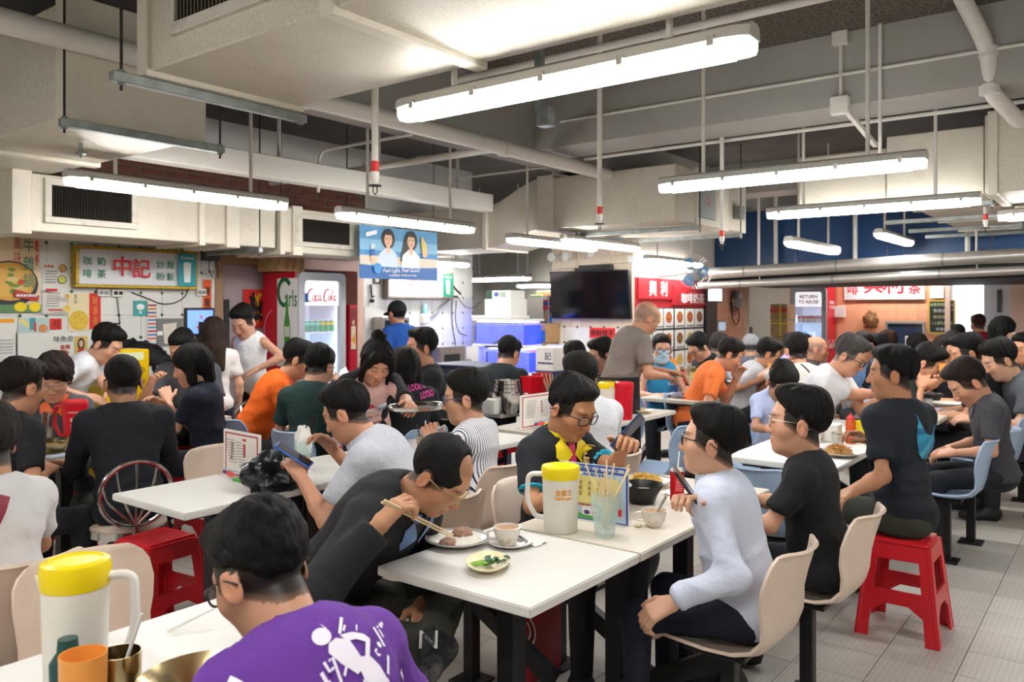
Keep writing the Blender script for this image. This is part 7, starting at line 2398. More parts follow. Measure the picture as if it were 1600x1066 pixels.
person('man in a pale grey polo leaning on the bag table over his phone', 542, 645, 3.55, 122, lean=32, pitch=24, yaw=-6, hair='fade', hc='171411', tone='c28d70', shirt='b9bcc4', cloth='heather', hands=(PX(470, 744, 3.45), PX(522, 704, 3.75)), lod=0, collar=('b9bcc4', 'polo'), key='gpolo', wide=1.0, hs=1.04, grip=(0.7, 0.7), pants='1b1c20')
person('man with glasses in a striped white shirt seen from behind', 727, 622, 4.25, 104, lean=8, pitch=6, yaw=22, hair='fade', hc='17130f', tone='c69477', shirt='e9e9ec', cloth='stripe', hands=(PX(676, 692, 4.3), None), lod=0, glasses='blue', key='stripe', wide=1.04, hs=1.12, pants='22242c')
person('man in a plain white top with his back to the view behind the polo man', 906, 590, 4.65, 70, lean=14, pitch=10, hair='fade', hc='1d1813', tone='bd8767', shirt='d4d5da', lod=1, key='whiteback', pants='2a2a30', hs=1.1, plen=0.5, wide=1.02)
person('man in a white top with a dark red strap cut off by the left edge', -24, 694, 2.7, 96, lean=10, pitch=6, yaw=10, hair='short', hc='3a3532', tone='b98a6c', shirt='d9d7d6', lod=1, key='strap', pants='2b303c', hs=1.05)
person('man in a black T-shirt seen from behind at the far left', 34, 605, 4.0, 14, lean=14, pitch=12, hair='short', hc='241a14', tone='b98566', shirt='16171a', hands=(None, PX(72, 735, 4.0)), lod=1, key='leftblack', hs=1.08)
person('young man with fluffy hair in an orange and grey collared shirt', 84, 592, 5.0, 246, lean=10, pitch=22, yaw=-8, hair='fluffy', hc='2a1912', tone='d2a285', shirt='4a4d54', lod=0, collar=('ef6c28', 'polo'), key='fluffy', glasses='wire', hs=1.12)
person('man in a black hooded jacket seen from behind on a steel ring back chair', 192, 598, 4.35, 72, lean=12, pitch=14, hair='fade', hc='1b1613', tone='a87a5e', shirt='1a1b22', sleeve='long', lod=1, key='hoodie', pants='2f3329', plen=0.72, hs=1.07, wide=1.06, foot=(0.05, 0.12), shoes=mat('beige_trainer', hexc('a89c88'), 0.7))
person('young man in a white T-shirt leaning over behind the fluffy haired man', 166, 538, 6.0, 318, lean=30, pitch=32, yaw=-12, seat=None, hair='short', hc='141210', tone='cf9f84', shirt='dcdfe4', lod=1, key='leaner', hands=(PX(178, 618, 5.8), PX(135, 620, 5.8)), hs=1.12, pants='26282e')
person('woman with a black bob in a navy T-shirt sitting on red stools', 299, 572, 5.35, 128, lean=8, pitch=14, yaw=14, hair='bob', hc='16130f', tone='cf9c80', shirt='161c2c', hands=(PX(262, 626, 5.4), PX(256, 634, 5.2)), lod=1, key='navybob', seat=0.47, hs=1.1, pants='1c2030')
person('man in a dark grey T-shirt reaching across behind the woman with a bob', 285, 545, 6.35, 225, lean=18, pitch=28, yaw=-10, hair='short', hc='161311', tone='c8967a', shirt='4a4d54', hands=(None, PX(236, 598, 6.1)), lod=1, key='reacher', hs=1.12)
person('woman with long brown hair in a white T-shirt standing at the stall counter', 334, 522, 6.75, 58, lean=4, pitch=16, seat=None, hair='long', hc='3b2820', tone='cf9f84', shirt='e0dbd8', pants='1b2236', lod=1, key='longhair', hs=1.06)
person('man in a sleeveless white top standing with his hand on his hip', 380, 503, 7.05, 196, lean=6, pitch=30, yaw=6, seat=None, hair='short', hc='141210', tone='c6967c', shirt='dfe1e4', sleeve='none', pants='18191c', plen=0.6, hands=(PX(402, 577, 6.95), (0.14, 0.2, 0.98)), pole=((-1, -0.2, 0.0), None), lod=1, key='sleeveless', hs=1.14)
person('man in a bright orange T-shirt hunched in profile on a blue chair', 466, 562, 6.0, 320, lean=30, pitch=22, hair='short', hc='171310', tone='cf9f80', shirt='ee6a18', lod=1, key='orange', hs=1.1)
person('man with glasses in a dark green T-shirt seen from behind', 499, 574, 5.5, 42, lean=10, pitch=26, yaw=-24, hair='short', hc='131110', tone='c8977c', shirt='1f3a36', lod=1, glasses='dark', key='green', hs=1.14, hands=(None, PX(532, 598, 5.9)))
person('woman in a pink top and black cardigan bending with a steel tray', 588, 566, 4.9, 232, lean=34, pitch=32, yaw=10, roll=-6, seat=None, hair='bun', hc='1b1411', tone='c89275', shirt='e6b9b2', sleeve='elbow', over='1b1b1f', pants='23232a', lod=0, key='traywoman', hs=1.06, hands=(PX(643, 634, 4.6), PX(565, 690, 4.9)), grip=(0.9, 0.4))
person('woman in a black top with pink lettering on the back', 632, 575, 5.55, 62, lean=8, pitch=14, hair='bob', hc='15120f', tone='c89779', shirt='18191c', lod=1, key='lookout', hs=1.05)
person('man in a black T-shirt in profile with a gold cord at his neck', 658, 543, 6.1, 146, lean=6, pitch=2, yaw=4, hair='short', hc='15120f', tone='c48e70', shirt='1b1c1e', lod=1, key='cord', hs=1.12)
person('man in a black cap and blue T-shirt standing at the tiled wall', 620, 490, 8.9, 84, lean=4, pitch=12, seat=None, hair='short', hc='17130f', tone='c08f72', shirt='1d4f9c', lod=1, key='capman', cap='1c1c1f', hs=1.08, wide=0.98)
person('man with a bowl haircut in a dark top before the fish tanks', 795, 553, 7.0, 22, lean=18, pitch=30, yaw=-22, hair='short', hc='12100f', tone='cd9d82', shirt='20272b', lod=1, key='tankman', hs=1.12)
person('dark haired diner almost hidden behind the man in a white top', 897, 560, 6.7, 60, lean=6, pitch=10, hair='short', hc='15120f', tone='c08f72', shirt='1e1f24', lod=2, key='hidden1')
person('young man in a grey top with a red neckband near the television wall', 940, 555, 6.95, 146, lean=8, pitch=16, hair='short', hc='151210', tone='c6957a', shirt='c6c9d0', lod=1, collar=('d8402e', 'stand'), key='redneck', hs=1.12)
person('bald man in a taupe T-shirt and black apron standing by the tray table', 1010, 498, 6.5, 326, lean=20, pitch=34, seat=None, hair='bald', hc='77706a', tone='bb8668', shirt='7f746c', lod=0, key='apron', pants='2c2c2f', plen=0.55, hands=(PX(1046, 582, 6.5), PX(1040, 588, 6.4)), hs=1.1, belly=0.03, wide=1.0)
person('woman in a face mask and blue vest behind the tray table', 1034, 546, 7.9, 218, lean=4, pitch=6, hair='short', hc='2b211b', tone='d0a084', shirt='2d8fc4', sleeve='none', lod=1, glasses='dark', mask='blue', key='masked', hs=1.12, wide=0.9)
person('man with glasses in a black zip jacket bowed before the dish photos', 1092, 543, 8.5, 150, lean=14, pitch=34, hair='short', hc='12100f', tone='c69377', shirt='1d1e22', sleeve='jacket', lod=1, glasses='dark', key='zip', hs=1.15)
person('man in an orange T-shirt eating in profile at the middle right', 1140, 554, 7.3, 300, lean=28, pitch=30, hair='fade', hc='231a15', tone='c98f70', shirt='ee7a3a', lod=1, key='orange2', hs=1.12, hands=(PX(1150, 592, 7.3), PX(1120, 600, 7.2)))
person('grey haired man in a pale shirt behind the orange shirt eater', 1124, 542, 8.9, 330, lean=14, pitch=16, hair='short', hc='3a3634', tone='b98567', shirt='b9bcc6', lod=2, key='greyhair', hs=1.12)
person('man in a light grey shirt hunched over his plate with a phone', 1200, 553, 8.0, 300, lean=28, pitch=26, hair='short', hc='141210', tone='c4906f', shirt='b4b6ba', cloth='shirt', lod=1, glasses='dark', key='greyshirt', hs=1.15, hands=(PX(1205, 590, 7.8), PX(1185, 594, 7.8)))
person('person in a grey beanie far behind the light grey shirt man', 1173, 541, 9.6, 20, lean=4, hair='short', hc='555555', tone='c4906f', shirt='5a5c66', cap='8c8f94', lod=2, key='beanie', hs=1.1)
person('person in a cream top with a shoulder strap holding a lit phone, back turned', 1243, 548, 7.3, 50, lean=12, pitch=14, hair='short', hc='191310', tone='cf9d80', shirt='d8d4cc', lod=1, key='phoneback', hs=1.2, hands=(PX(1224, 566, 7.3), None))
person('man in a light blue shirt looking down at the right hand table', 1222, 598, 5.75, 222, lean=8, pitch=44, hair='short', hc='17130f', tone='b98668', shirt='b3c0e2', cloth='shirt', lod=1, collar=('b3c0e2', 'polo'), key='blueshirt', hs=1.18)
person('balding man in a dark jacket in profile by the far fridge', 1276, 546, 8.8, 290, lean=4, pitch=6, hair='bald', hc='3a3430', tone='b58063', shirt='3a3335', lod=1, key='balding', hs=1.15)
person('diner glimpsed between the phone user and the balding man', 1256, 541, 9.8, 330, lean=4, pitch=4, hair='short', hc='17130f', tone='c4906f', shirt='3a3c44', lod=2, key='glimpse1', hs=1.1)
person('grey haired man in a white T-shirt with black buttons leaning over the table', 1328, 556, 5.95, 268, lean=24, pitch=30, hair='short', hc='55504c', tone='c48f72', shirt='e2e2e4', lod=0, glasses='dark', key='buttons', hs=1.16, wide=1.06, hands=(PX(1378, 622, 5.8), PX(1384, 616, 6.1)), belly=0.03)
person('person in a denim blue shirt with glasses behind the grey haired man', 1350, 543, 7.9, 210, lean=8, pitch=14, hair='short', hc='1c1713', tone='c4906f', shirt='5c7ca6', lod=2, glasses='dark', key='denim', hs=1.12)
person('person with reddish brown hair near the serving hatch', 1386, 538, 8.8, 40, lean=8, pitch=8, hair='short', hc='3d2115', tone='c4906f', shirt='2a2c34', lod=2, key='reddish', hs=1.15)
person('person with black hair below the serving hatch', 1372, 545, 8.0, 60, lean=8, pitch=8, hair='short', hc='14110f', tone='c4906f', shirt='1f2026', lod=2, key='hatch', hs=1.12)
person('man in a dark top drinking from an orange cup behind the navy T-shirt man', 1450, 568, 6.6, 268, lean=20, pitch=30, hair='short', hc='15120f', tone='c99473', shirt='1c2a26', lod=1, key='drinker', hs=1.2, hands=(PX(1472, 592, 6.3), PX(1440, 606, 6.5)))
person('man in a black T-shirt with a strap, back turned, behind the charcoal shirt man', 1512, 552, 6.3, 96, lean=12, pitch=16, yaw=12, hair='short', hc='15120f', tone='c4906f', shirt='1c1f20', lod=1, key='rightblack', hs=1.16, wide=1.04)
person('young man in a grey T-shirt leaning forward at the right edge', 1562, 563, 6.1, 118, lean=24, pitch=24, hair='short', hc='171210', tone='d2a387', shirt='54585f', lod=1, key='rightgrey', hs=1.2)
person('person in a red polo standing in the bright doorway', 1528, 507, 11.5, 38, lean=3, pitch=10, seat=None, hair='short', hc='4a2c24', tone='c08a6c', shirt='b0182c', lod=1, key='redpolo', hs=1.08, wide=1.0)
person('woman in a white face mask and black top standing by the pink pillar', 1568, 517, 8.6, 286, lean=2, pitch=12, yaw=-10, seat=None, hair='bob', hc='15120f', tone='d2a488', shirt='1b1c20', lod=1, mask='white', key='maskw', hs=1.12, wide=0.88)
person('dark haired woman far behind the drinker', 1432, 541, 9.4, 60, lean=6, hair='bob', hc='14110f', tone='c4906f', shirt='23242c', lod=2, key='far1', hs=1.1)
person('person with brown hair bowed behind the drinker', 1474, 549, 8.6, 250, lean=12, pitch=30, hair='short', hc='3a2418', tone='c4906f', shirt='1e2028', lod=2, key='far2', hs=1.2)
person('person with black hair just left of the strap man', 1490, 545, 7.4, 200, lean=10, pitch=24, hair='short', hc='17120f', tone='c4906f', shirt='22242c', lod=2, key='far3', hs=1.15)
person('diner cut off by the right edge', 1599, 545, 7.8, 150, lean=6, pitch=8, hair='short', hc='17120f', tone='c4906f', shirt='2a2c30', lod=2, key='far4', hs=1.15)
person('person in dark blue standing behind the red polo in the doorway', 1497, 520, 12.6, 30, lean=2, seat=None, hair='bob', hc='17120f', tone='c4906f', shirt='1f3a66', lod=2, key='far5', hs=1.0)
SEATS = [('old', 'stool', 'red stool under the thin man with chopsticks'), ('polo', 'beige', 'beige chair under the spectacled polo man'), ('ltblue', 'beige', 'beige chair under the man in the pale blue shirt'), ('black', 'beige', 'beige chair under the man in the plain black T-shirt'),
         ('nike', 'stool', 'red stool under the man with the turquoise swoosh'), ('gpolo', 'beige', 'beige chair under the man in the grey polo'), ('stripe', 'beige', 'beige chair under the striped shirt man'), ('whiteback', 'beige', 'beige chair under the man in the plain white top'),
         ('strap', 'beige', 'beige chair under the man with the dark red strap'), ('leftblack', 'steel', 'steel ring back chair under the man in black at the far left'), ('hoodie', 'steel', 'steel ring back chair under the man in the hooded jacket'), ('navybob', 'stool', 'red stool under the woman with the black bob'),
         ('orange', 'blue', 'blue chair under the man in bright orange'), ('green', 'blue', 'blue chair under the man in dark green'), ('lookout', 'blue', 'blue chair under the woman with pink lettering'), ('cord', 'blue', 'blue chair under the man with the gold cord'),
         ('purple', 'beige', 'beige chair under the man in purple'), ('fluffy', 'stool', 'red stool under the fluffy haired man'), ('reacher', 'stool', 'red stool under the reaching man in dark grey'), ('tankman', 'stool', 'red stool under the man before the fish tanks'),
         ('blueshirt', 'blue', 'blue chair under the light blue shirt man'), ('buttons', 'blue', 'blue chair under the man with black buttons'), ('orange2', 'blue', 'blue chair under the orange shirt eater'), ('phoneback', 'blue', 'blue chair under the person with the lit phone'),
         ('rightblack', 'blue', 'blue chair under the man in black with a strap'), ('rightgrey', 'orange', 'orange chair under the young man in grey'), ('drinker', 'blue', 'blue chair under the drinker'), ('redneck', 'blue', 'blue chair under the man with the red neckband'),
         ('hidden1', 'blue', 'blue chair under the almost hidden diner'), ('masked', 'blue', 'blue chair under the masked woman in the vest'), ('zip', 'blue', 'blue chair under the man in the zip jacket'), ('greyhair', 'blue', 'blue chair under the grey haired man in a pale shirt'), ('greyshirt', 'blue', 'blue chair under the man in the light grey shirt'),
         ('beanie', 'orange', 'orange chair under the person in the beanie'), ('balding', 'orange', 'orange chair under the balding man'), ('glimpse1', 'orange', 'orange chair under the glimpsed diner'), ('denim', 'orange', 'orange chair under the denim shirt person'), ('reddish', 'orange', 'orange chair under the reddish haired person'),
         ('hatch', 'orange', 'orange chair under the person below the hatch'), ('far1', 'orange', 'orange chair under the dark haired woman far off'), ('far2', 'orange', 'orange chair under the bowed brown haired person'), ('far3', 'orange', 'orange chair under the person left of the strap man'), ('far4', 'orange', 'orange chair under the diner at the right edge')]
for k, kind, lab in SEATS:
 base, fa = PEOPLE[k][1], PEOPLE[k][2]
 deg = round(math.degrees(fa) / 90) * 90 if kind != 'steel' else math.degrees(fa)
 fw = Vector((math.cos(math.radians(deg)), math.sin(math.radians(deg)), 0))
 sh = 0.06 if kind in PL else 0.0
 put(kind, base.x + fw.x * sh, base.y + fw.y * sh, face_rz(deg), lab)
put('stool', PEOPLE['navybob'][1].x + 0.14, PEOPLE['navybob'][1].y - 0.3, 0.3, 'second red stool close behind the woman with the black bob')
# ---------------------------------------------------------------- what lies on the tables and in the hands
CHINA = mat('white_china', hexc('e9e6df'), 0.2, coat=0.3)
CREAMC = mat('cream_melamine', hexc('eadfb4'), 0.3)
BOWLB = mat('black_melamine', hexc('1d1c1c'), 0.3)
JUGP = mat('frosted_plastic', hexc('f3f0e2'), 0.35, alpha=0.92)
YLID = mat('yellow_lid', hexc('f6dc0e'), 0.3)
REDJ = mat('red_jug_plastic', hexc('d41426'), 0.28)
TUMB = mat('ribbed_tumbler_glass', hexc('cfe8e4'), 0.05, alpha=0.32)
BAMBOO = mat('pale_bamboo', hexc('e6cfa6'), 0.6)
TEA = mat('milk_tea', hexc('b98a64'), 0.2)
FR = random.Random(11)
def vadd(p, *d):
 return Vector(p) + Vector(d)
def plate(label, c, r, m=CHINA, ry=None, rot=0, h=0.022, rim=None, name='plate', cat='plate'):
 t = thing(name, label, cat, c, rot)
 k = (ry or r) / r
 MB().lathe([(r * 0.55, 0), (r * 0.6, 0.002), (r * 0.72, h * 0.45), (r, h), (r * 0.995, h + 0.003), (r * 0.7, h * 0.5 + 0.003), (r * 0.55, 0.005), (0, 0.005)], (0, 0, 0), 36, 1, k).build('dish', m, t, world=False, smooth=50)
 if rim:
  for q in (0.9, 0.955):
   MB().tube([(r * q * math.cos(a), r * q * k * math.sin(a), h * (0.62 + (q - 0.72) / 0.28 * 0.42) + 0.0025) for a in [6.2832 * i / 40 for i in range(40)]], 0.0011, 4, closed=True).build('rim_line', mat('green_rim_line', hexc('3a5a50'), 0.3), t, world=False)
 return t
def mound(name, label, c, r, h, m, seed, k=1.0, rot=0, n=24, amp=0.25):
 t = thing(name, label, 'food', c, rot)
 b = MB()
 b.ball((0, 0, 0), 1, n, 12)
 P = np.array(b.v)
 R_ = 1 + amp * (wob(P, 7, seed) * 0.6 + wob(P, 14, seed + 1) * 0.5)
 P = P * R_[:, None] * np.array([r, r * k, h])
 P[:, 2] = np.maximum(P[:, 2], 0)
 b.v = [tuple(p) for p in P]
 b.build('heap', m, t, world=False, smooth=70)
 return t
def noodles(label, c, r, h, col, seed, k=1.0):
 rn = random.Random(seed)
 b = MB()
 for i in range(46):
  a0, q, z = rn.uniform(0, 6.28), rn.uniform(0.1, 0.85), rn.uniform(0, 1)
  pts = []
  L = rn.uniform(0.8, 2.2)
  for s in range(7):
   a = a0 + L * s / 6
   rr = q * r * (0.8 + 0.3 * math.sin(s * 1.3 + i))
   pts.append((c[0] + rr * math.cos(a), c[1] + rr * k * math.sin(a), c[2] + h * (1 - q * q) * z + 0.004 * math.sin(s * 2 + i) + 0.006))
  b.tube(pts, rn.uniform(0.0022, 0.0035), 5)
 o = b.build('noodles', mat('noodle_' + col, hexc(col), 0.45, nz=(60, 0.35)), loc=tuple(c), kind='stuff')
 tag(o, label, 'noodles')
 return o
def stick(name, label, a, b, r0=0.0032, r1=0.0022, m=BAMBOO, cat='chopstick', group=None):
 a, b = Vector(a), Vector(b)
 o = MB().tube([a, b], [r0, r1], 6).build('stick', m, loc=tuple(a))
 o.name = name
 return tag(o, label, cat, group)
def jug(label, c, rz, body, lid, h=0.235, r=0.066, txt=None):
 t = thing('water_jug', label, 'jug', c, rz)
 MB().lathe([(r * 0.86, 0), (r * 0.9, 0.004), (r * 0.96, h * 0.5), (r, h * 0.86), (r, h * 0.88), (r * 0.96, h * 0.88), (r * 0.9, h * 0.4), (r * 0.84, 0.006), (0, 0.006)], (0, 0, 0), 32).build('body', body, t, world=False)
 MB().lathe([(r * 1.01, h * 0.8), (r * 1.03, h * 0.82), (r * 1.05, h * 0.95), (r * 1.0, h * 0.985), (r * 0.8, h), (r * 0.78, h * 0.985), (r * 0.2, h * 0.985), (0, h * 0.985)], (0, 0, 0), 32).build('lid', lid, t, world=False)
 MB().tube(bend([(r * 0.96, 0, h * 0.86), (r * 1.75, 0, h * 0.86), (r * 1.8, 0, h * 0.45), (r * 1.35, 0, h * 0.22), (r * 0.92, 0, h * 0.2)], 0.05), 0.0095, 10).build('handle', body if body is not JUGP else mat('white_jug_handle', hexc('ece9e2'), 0.35), t, world=False)
 MB().add([(-r * 0.95, -0.02, h * 0.86), (-r * 0.95, 0.02, h * 0.86), (-r * 1.22, 0, h * 0.9), (-r * 0.98, 0, h * 0.7)], [(0, 1, 2), (0, 2, 3), (1, 3, 2), (0, 3, 1)]).build('spout', body, t, world=False)
 if txt:
  va, items = txt  # direction the writing faces, in the room
  a0 = math.radians(va) - rz
  pr = Print()
  items(pr)
  b = MB()
  for vs_, fs, col in pr.items:
   b.add([((r * 0.985 + 0.0012) * math.cos(a0 + x / r), (r * 0.985 + 0.0012) * math.sin(a0 + x / r), z) for x, z in vs_], fs, col)
  b.build('print', PRINT, t, world=False, smooth=0)
 return t
def tumbler(label, c, h=0.15, r=0.045, m=TUMB, r0=None, cat='glass', name='tumbler', ribs=True):
 t = thing(name, label, cat, c)
 r0 = r0 or r * 0.7
 b = MB()
 n = 32
 prof = [(r0, 0), (r0 * 1.02, 0.004), (r0 + (r - r0) * 0.4, h * 0.4), (r, h * 0.66), (r * 1.02, h), (r * 0.98, h), (r * 0.96, h * 0.66), (r0 * 0.94, 0.02), (0, 0.018)]
 b.lathe(prof, (0, 0, 0), n)
 if ribs:
  P = []
  for i, (x, y, z) in enumerate(b.v):
   j = i % n
   f = 1 - 0.05 * (j % 4 == 0) * (z < h * 0.66)
   P.append((x * f, y * f, z))
  b.v = P
 b.build('wall', m, t, world=False, smooth=50)
 return t
def menu_stand(label, a, b, h, front, back=None, side=1):
 """upright card in a clear holder, from foot a to foot b"""
 a, b = Vector(a), Vector(b)
 ex = (b - a).normalized()
 nn = Vector((ex.y, -ex.x, 0))  # towards the viewer when a is on the left
 W_ = (b - a).length
 t = thing('menu_stand', label, 'menu', (a + b) / 2)
 MB().obox((a + b) / 2 + Vector((0, 0, h / 2)), ex * W_ / 2, nn * 0.004, Vector((0, 0, h / 2))).build('card', PAPER, t, bev=0.001)
 MB().obox((a + b) / 2 + Vector((0, 0, 0.004)), ex * W_ / 2, nn * 0.035, Vector((0, 0, 0.004))).build('holder_foot', GLASS, t)
 p = Print(0.0003)
 front(p, W_, h)
 p.build('print', t, a + nn * 0.004, ex, WZ, PRINT, off=0.0006)
 return t
def red_menu(p, w_, h):
 p.rect(0, 0, w_, h, hexc('f0ece2'))
 for (x0, y0, x1, y1) in ((0.05, 0.05, 0.08, 0.95), (0.92, 0.05, 0.95, 0.95), (0.05, 0.05, 0.95, 0.08), (0.05, 0.92, 0.95, 0.95)):
  p.rect(w_ * x0, h * y0, w_ * x1, h * y1, hexc('b23a40'))
 p.lines(w_ * 0.16, h * 0.3, w_ * 0.42, h * 0.85, 9, hexc('8a8680'), FR, 0.3)
 p.lines(w_ * 0.56, h * 0.3, w_ * 0.76, h * 0.85, 9, hexc('8a8680'), FR, 0.3)
 p.column('精選套餐', w_ * 0.49, h * 0.82, h * 0.45, hexc('8a2a2c'), 0.02, w_ * 0.06)
 p.rect(w_ * 0.81, h * 0.55, w_ * 0.87, h * 0.82, hexc('b23a40'))
 p.disc(w_ * 0.84, h * 0.9, w_ * 0.06, hexc('c8404a'), h * 0.03)
 p.disc(w_ * 0.45, h * 0.14, w_ * 0.14, hexc('d8584a'), h * 0.06).disc(w_ * 0.3, h * 0.15, w_ * 0.06, hexc('5a3a7a'), h * 0.04)
 p.rect(w_ * 0.25, h * 0.2, w_ * 0.7, h * 0.23, hexc('9ac0d8'))
def blue_menu(p, w_, h):
 p.rect(0, 0, w_, h, hexc('c6dcee'))
 bl = hexc('3558a8')
 for (x0, y0, x1, y1) in ((0, 0, 0.03, 1), (0.97, 0, 1, 1), (0, 0, 1, 0.03), (0, 0.86, 1, 1)):
  p.rect(w_ * x0, h * y0, w_ * x1, h * y1, bl)
 p.text('下午茶餐精選', w_ * 0.6, h * 0.93, h * 0.06, WHITE, 0.02, wid=w_ * 0.7)
 p.lines(w_ * 0.3, h * 0.8, w_ * 0.7, h * 0.84, 1, bl, FR, 0.8)
 p.rect(w_ * 0.1, h * 0.3, w_ * 0.88, h * 0.78, hexc('ecdf8e'))
 for i in range(5):
  p.column('凍檸茶', w_ * (0.2 + 0.13 * i), h * 0.72, h * 0.42, hexc('7a5a2a'), 0, w_ * 0.05)
 p.disc(w_ * 0.7, h * 0.42, w_ * 0.12, hexc('e0c06a'), h * 0.06)
 p.rect(w_ * 0.3, h * 0.04, w_ * 0.62, h * 0.12, hexc('4a9a3a'))
 p.rect(w_ * 0.36, h * 0.1, w_ * 0.6, h * 0.26, WHITE).disc(w_ * 0.43, h * 0.15, w_ * 0.045, hexc('4a2a6a'), h * 0.04).disc(w_ * 0.54, h * 0.15, w_ * 0.045, hexc('d83a3a'), h * 0.035)
 for i in range(5):
  p.disc(w_ * (0.32 + 0.06 * i), h * 0.28, w_ * 0.03, hexc('b8602a'), h * 0.02)
 p.rect(w_ * 0.88, h * 0.16, w_ * 0.93, h * 0.28, RED)
def yellow_menu(p, w_, h):
 p.rect(0, 0, w_, h, hexc('e8d878'))
 p.rect(0, h * 0.82, w_, h, hexc('6a6a3a'))
 p.text('早晨套餐', w_ * 0.5, h * 0.9, h * 0.1, hexc('e8b83a'), 0.02)
 for i in range(5):
  p.column('粉麵飯茶', w_ * (0.2 + 0.15 * i), h * 0.74, h * 0.3, hexc('6a6a3a'), 0, w_ * 0.07)
 p.rect(w_ * 0.5, 0, w_, h * 0.14, hexc('a82a2c'))
 p.disc(w_ * 0.3, h * 0.12, w_ * 0.12, hexc('c8b82a'), h * 0.08)
TZ = TBL_Z + 0.0006
# ---- the rice plate table
c = onz(715, 850, TZ)
pl = plate('white plate with green rim lines under the rice in front of the bowed man', c, 0.113, rim=True)
mound('steamed_rice', 'heap of white rice on the green rimmed plate', vadd(c, 0.01, -0.01, 0.007), 0.07, 0.022, mat('cooked_rice', hexc('ece6da'), 0.5, bump=(160, 0.8)), 3)
mound('minced_pork', 'brown minced pork patty leaning on the white rice', vadd(c, 0.028, 0.006, 0.018), 0.038, 0.034, mat('minced_pork', hexc('a87f68'), 0.5, nz=(60, 0.4), bump=(90, 0.9)), 8)
mound('minced_pork', 'smaller bit of minced pork at the near edge of the rice', vadd(c, -0.05, 0.0, 0.012), 0.03, 0.02, MATS['minced_pork'], 12)
c = onz(762, 887, TZ)
plate('cream oval plate of green vegetables at the table edge', c, 0.103, CREAMC, ry=0.068, rot=math.radians(70) - 0.6, h=0.02)
LEAF = mat('dark_leafy_green', hexc('2f5f34'), 0.35, nz=(30, 0.5), coat=0.3)
STEMG = mat('bright_green_stem', hexc('7db52c'), 0.35, nz=(20, 0.25), coat=0.3)
ca, sa = math.cos(math.radians(70) - 0.6), math.sin(math.radians(70) - 0.6)
vx = lambda x, y, z: (c.x + x * ca - y * sa, c.y + x * sa + y * ca, c.z + z)
right = Vector((SN, -CS, 0))
back_ = Vector((CS, SN, 0))
for i in range(9):
 q = c + right * (-0.062 + 0.004 * i) + back_ * (-0.014 + 0.0045 * (i % 5)) + Vector((0, 0, 0.012 + 0.005 * (i // 5)))
 o = MB().tube([q, q + right * 0.03 + Vector((0, 0, 0.004)), q + right * 0.055], [0.005, 0.0055, 0.004], 7).build('vegetable', STEMG, loc=tuple(q))
 tag(o, 'bright green vegetable stem at the left end of the oval plate', 'vegetable', 'green stems on the oval plate')
for i in range(12):
 q = c + right * FR.uniform(-0.005, 0.06) + back_ * FR.uniform(-0.02, 0.022) + Vector((0, 0, FR.uniform(0.012, 0.028)))
 a = FR.uniform(0, 6.28)
 b = MB()
 d, e = Vector((math.cos(a), math.sin(a), FR.uniform(-0.2, 0.3))), Vector((-math.sin(a), math.cos(a), FR.uniform(-0.4, 0.4)))
 b.add([q - d * 0.02, q + e * 0.011 + Vector((0, 0, 0.004)), q + d * 0.022, q - e * 0.011, q + Vector((0, 0, 0.008))], [(0, 3, 4), (3, 2, 4), (2, 1, 4), (1, 0, 4), (0, 1, 2, 3)])
 o = b.build('vegetable', LEAF, loc=tuple(q), smooth=60)
 tag(o, 'dark green cooked leaf heaped on the oval plate', 'vegetable', 'cooked leaves on the oval plate')
c = onz(797, 853, TZ)
plate('white saucer under the tea cup by the rice plate', c, 0.075, h=0.014, name='saucer', cat='saucer')
def teacup(label, c, r, h, rz, m=None):
 t = thing('tea_cup', label, 'cup', c, rz)
 m = m or mat('speckled_china', hexc('ebe6dc'), 0.25, dirt=(45, 0.9, hexc('c8a86a')), coat=0.3)
 MB().lathe([(r * 0.5, 0), (r * 0.55, 0.004), (r * 0.8, h * 0.3), (r * 0.97, h * 0.75), (r, h), (r * 0.93, h), (r * 0.88, h * 0.7), (r * 0.5, 0.008), (0, 0.008)], (0, 0, 0), 28).build('bowl', m, t, world=False)
 MB().lathe([(r * 0.9, h * 0.84 - 0.003), (r * 0.91, h * 0.84), (0, h * 0.84)], (0, 0, 0), 24).build('tea', TEA, t, world=False)
 MB().tube(bend([(r * 0.95, 0, h * 0.8), (r * 1.45, 0, h * 0.75), (r * 1.4, 0, h * 0.35), (r * 0.8, 0, h * 0.3)], 0.02), 0.005, 8).build('handle', m, t, world=False)
 return t
teacup('speckled tea cup of milk tea on its saucer near the jug', vadd(c, -0.01, 0.005, 0.006), 0.047, 0.062, 2.2)
o = MB().bar(vadd(c, 0.03, -0.05, 0.016), vadd(c, 0.055, 0.01, 0.022), 0.012, 0.003).build('teaspoon', POLISH, loc=tuple(c), bev=0.001)
tag(o, 'dark teaspoon lying on the saucer', 'spoon')
c = onz(838, 850, TZ)
def tissue(label, c, w_, seed):
 rn = random.Random(seed)
 b = MB()
 n = 5
 vs_ = [(c[0] + (i / n - 0.5) * w_ + rn.uniform(-0.004, 0.004), c[1] + (j / n - 0.5) * w_ * 0.7, c[2] + rn.uniform(0.001, 0.014)) for i in range(n + 1) for j in range(n + 1)]
 b.add(vs_, [(i * (n + 1) + j, i * (n + 1) + j + 1, (i + 1) * (n + 1) + j + 1, (i + 1) * (n + 1) + j) for i in range(n) for j in range(n)])
 return tag(b.build('tissue', PAPER, loc=tuple(c)), label, 'tissue')
tissue('crumpled white tissue beside the tea cup saucer', c, 0.07, 4)
a0, b0 = dep(597, 785, 2.34), dep(706, 840, 2.74)
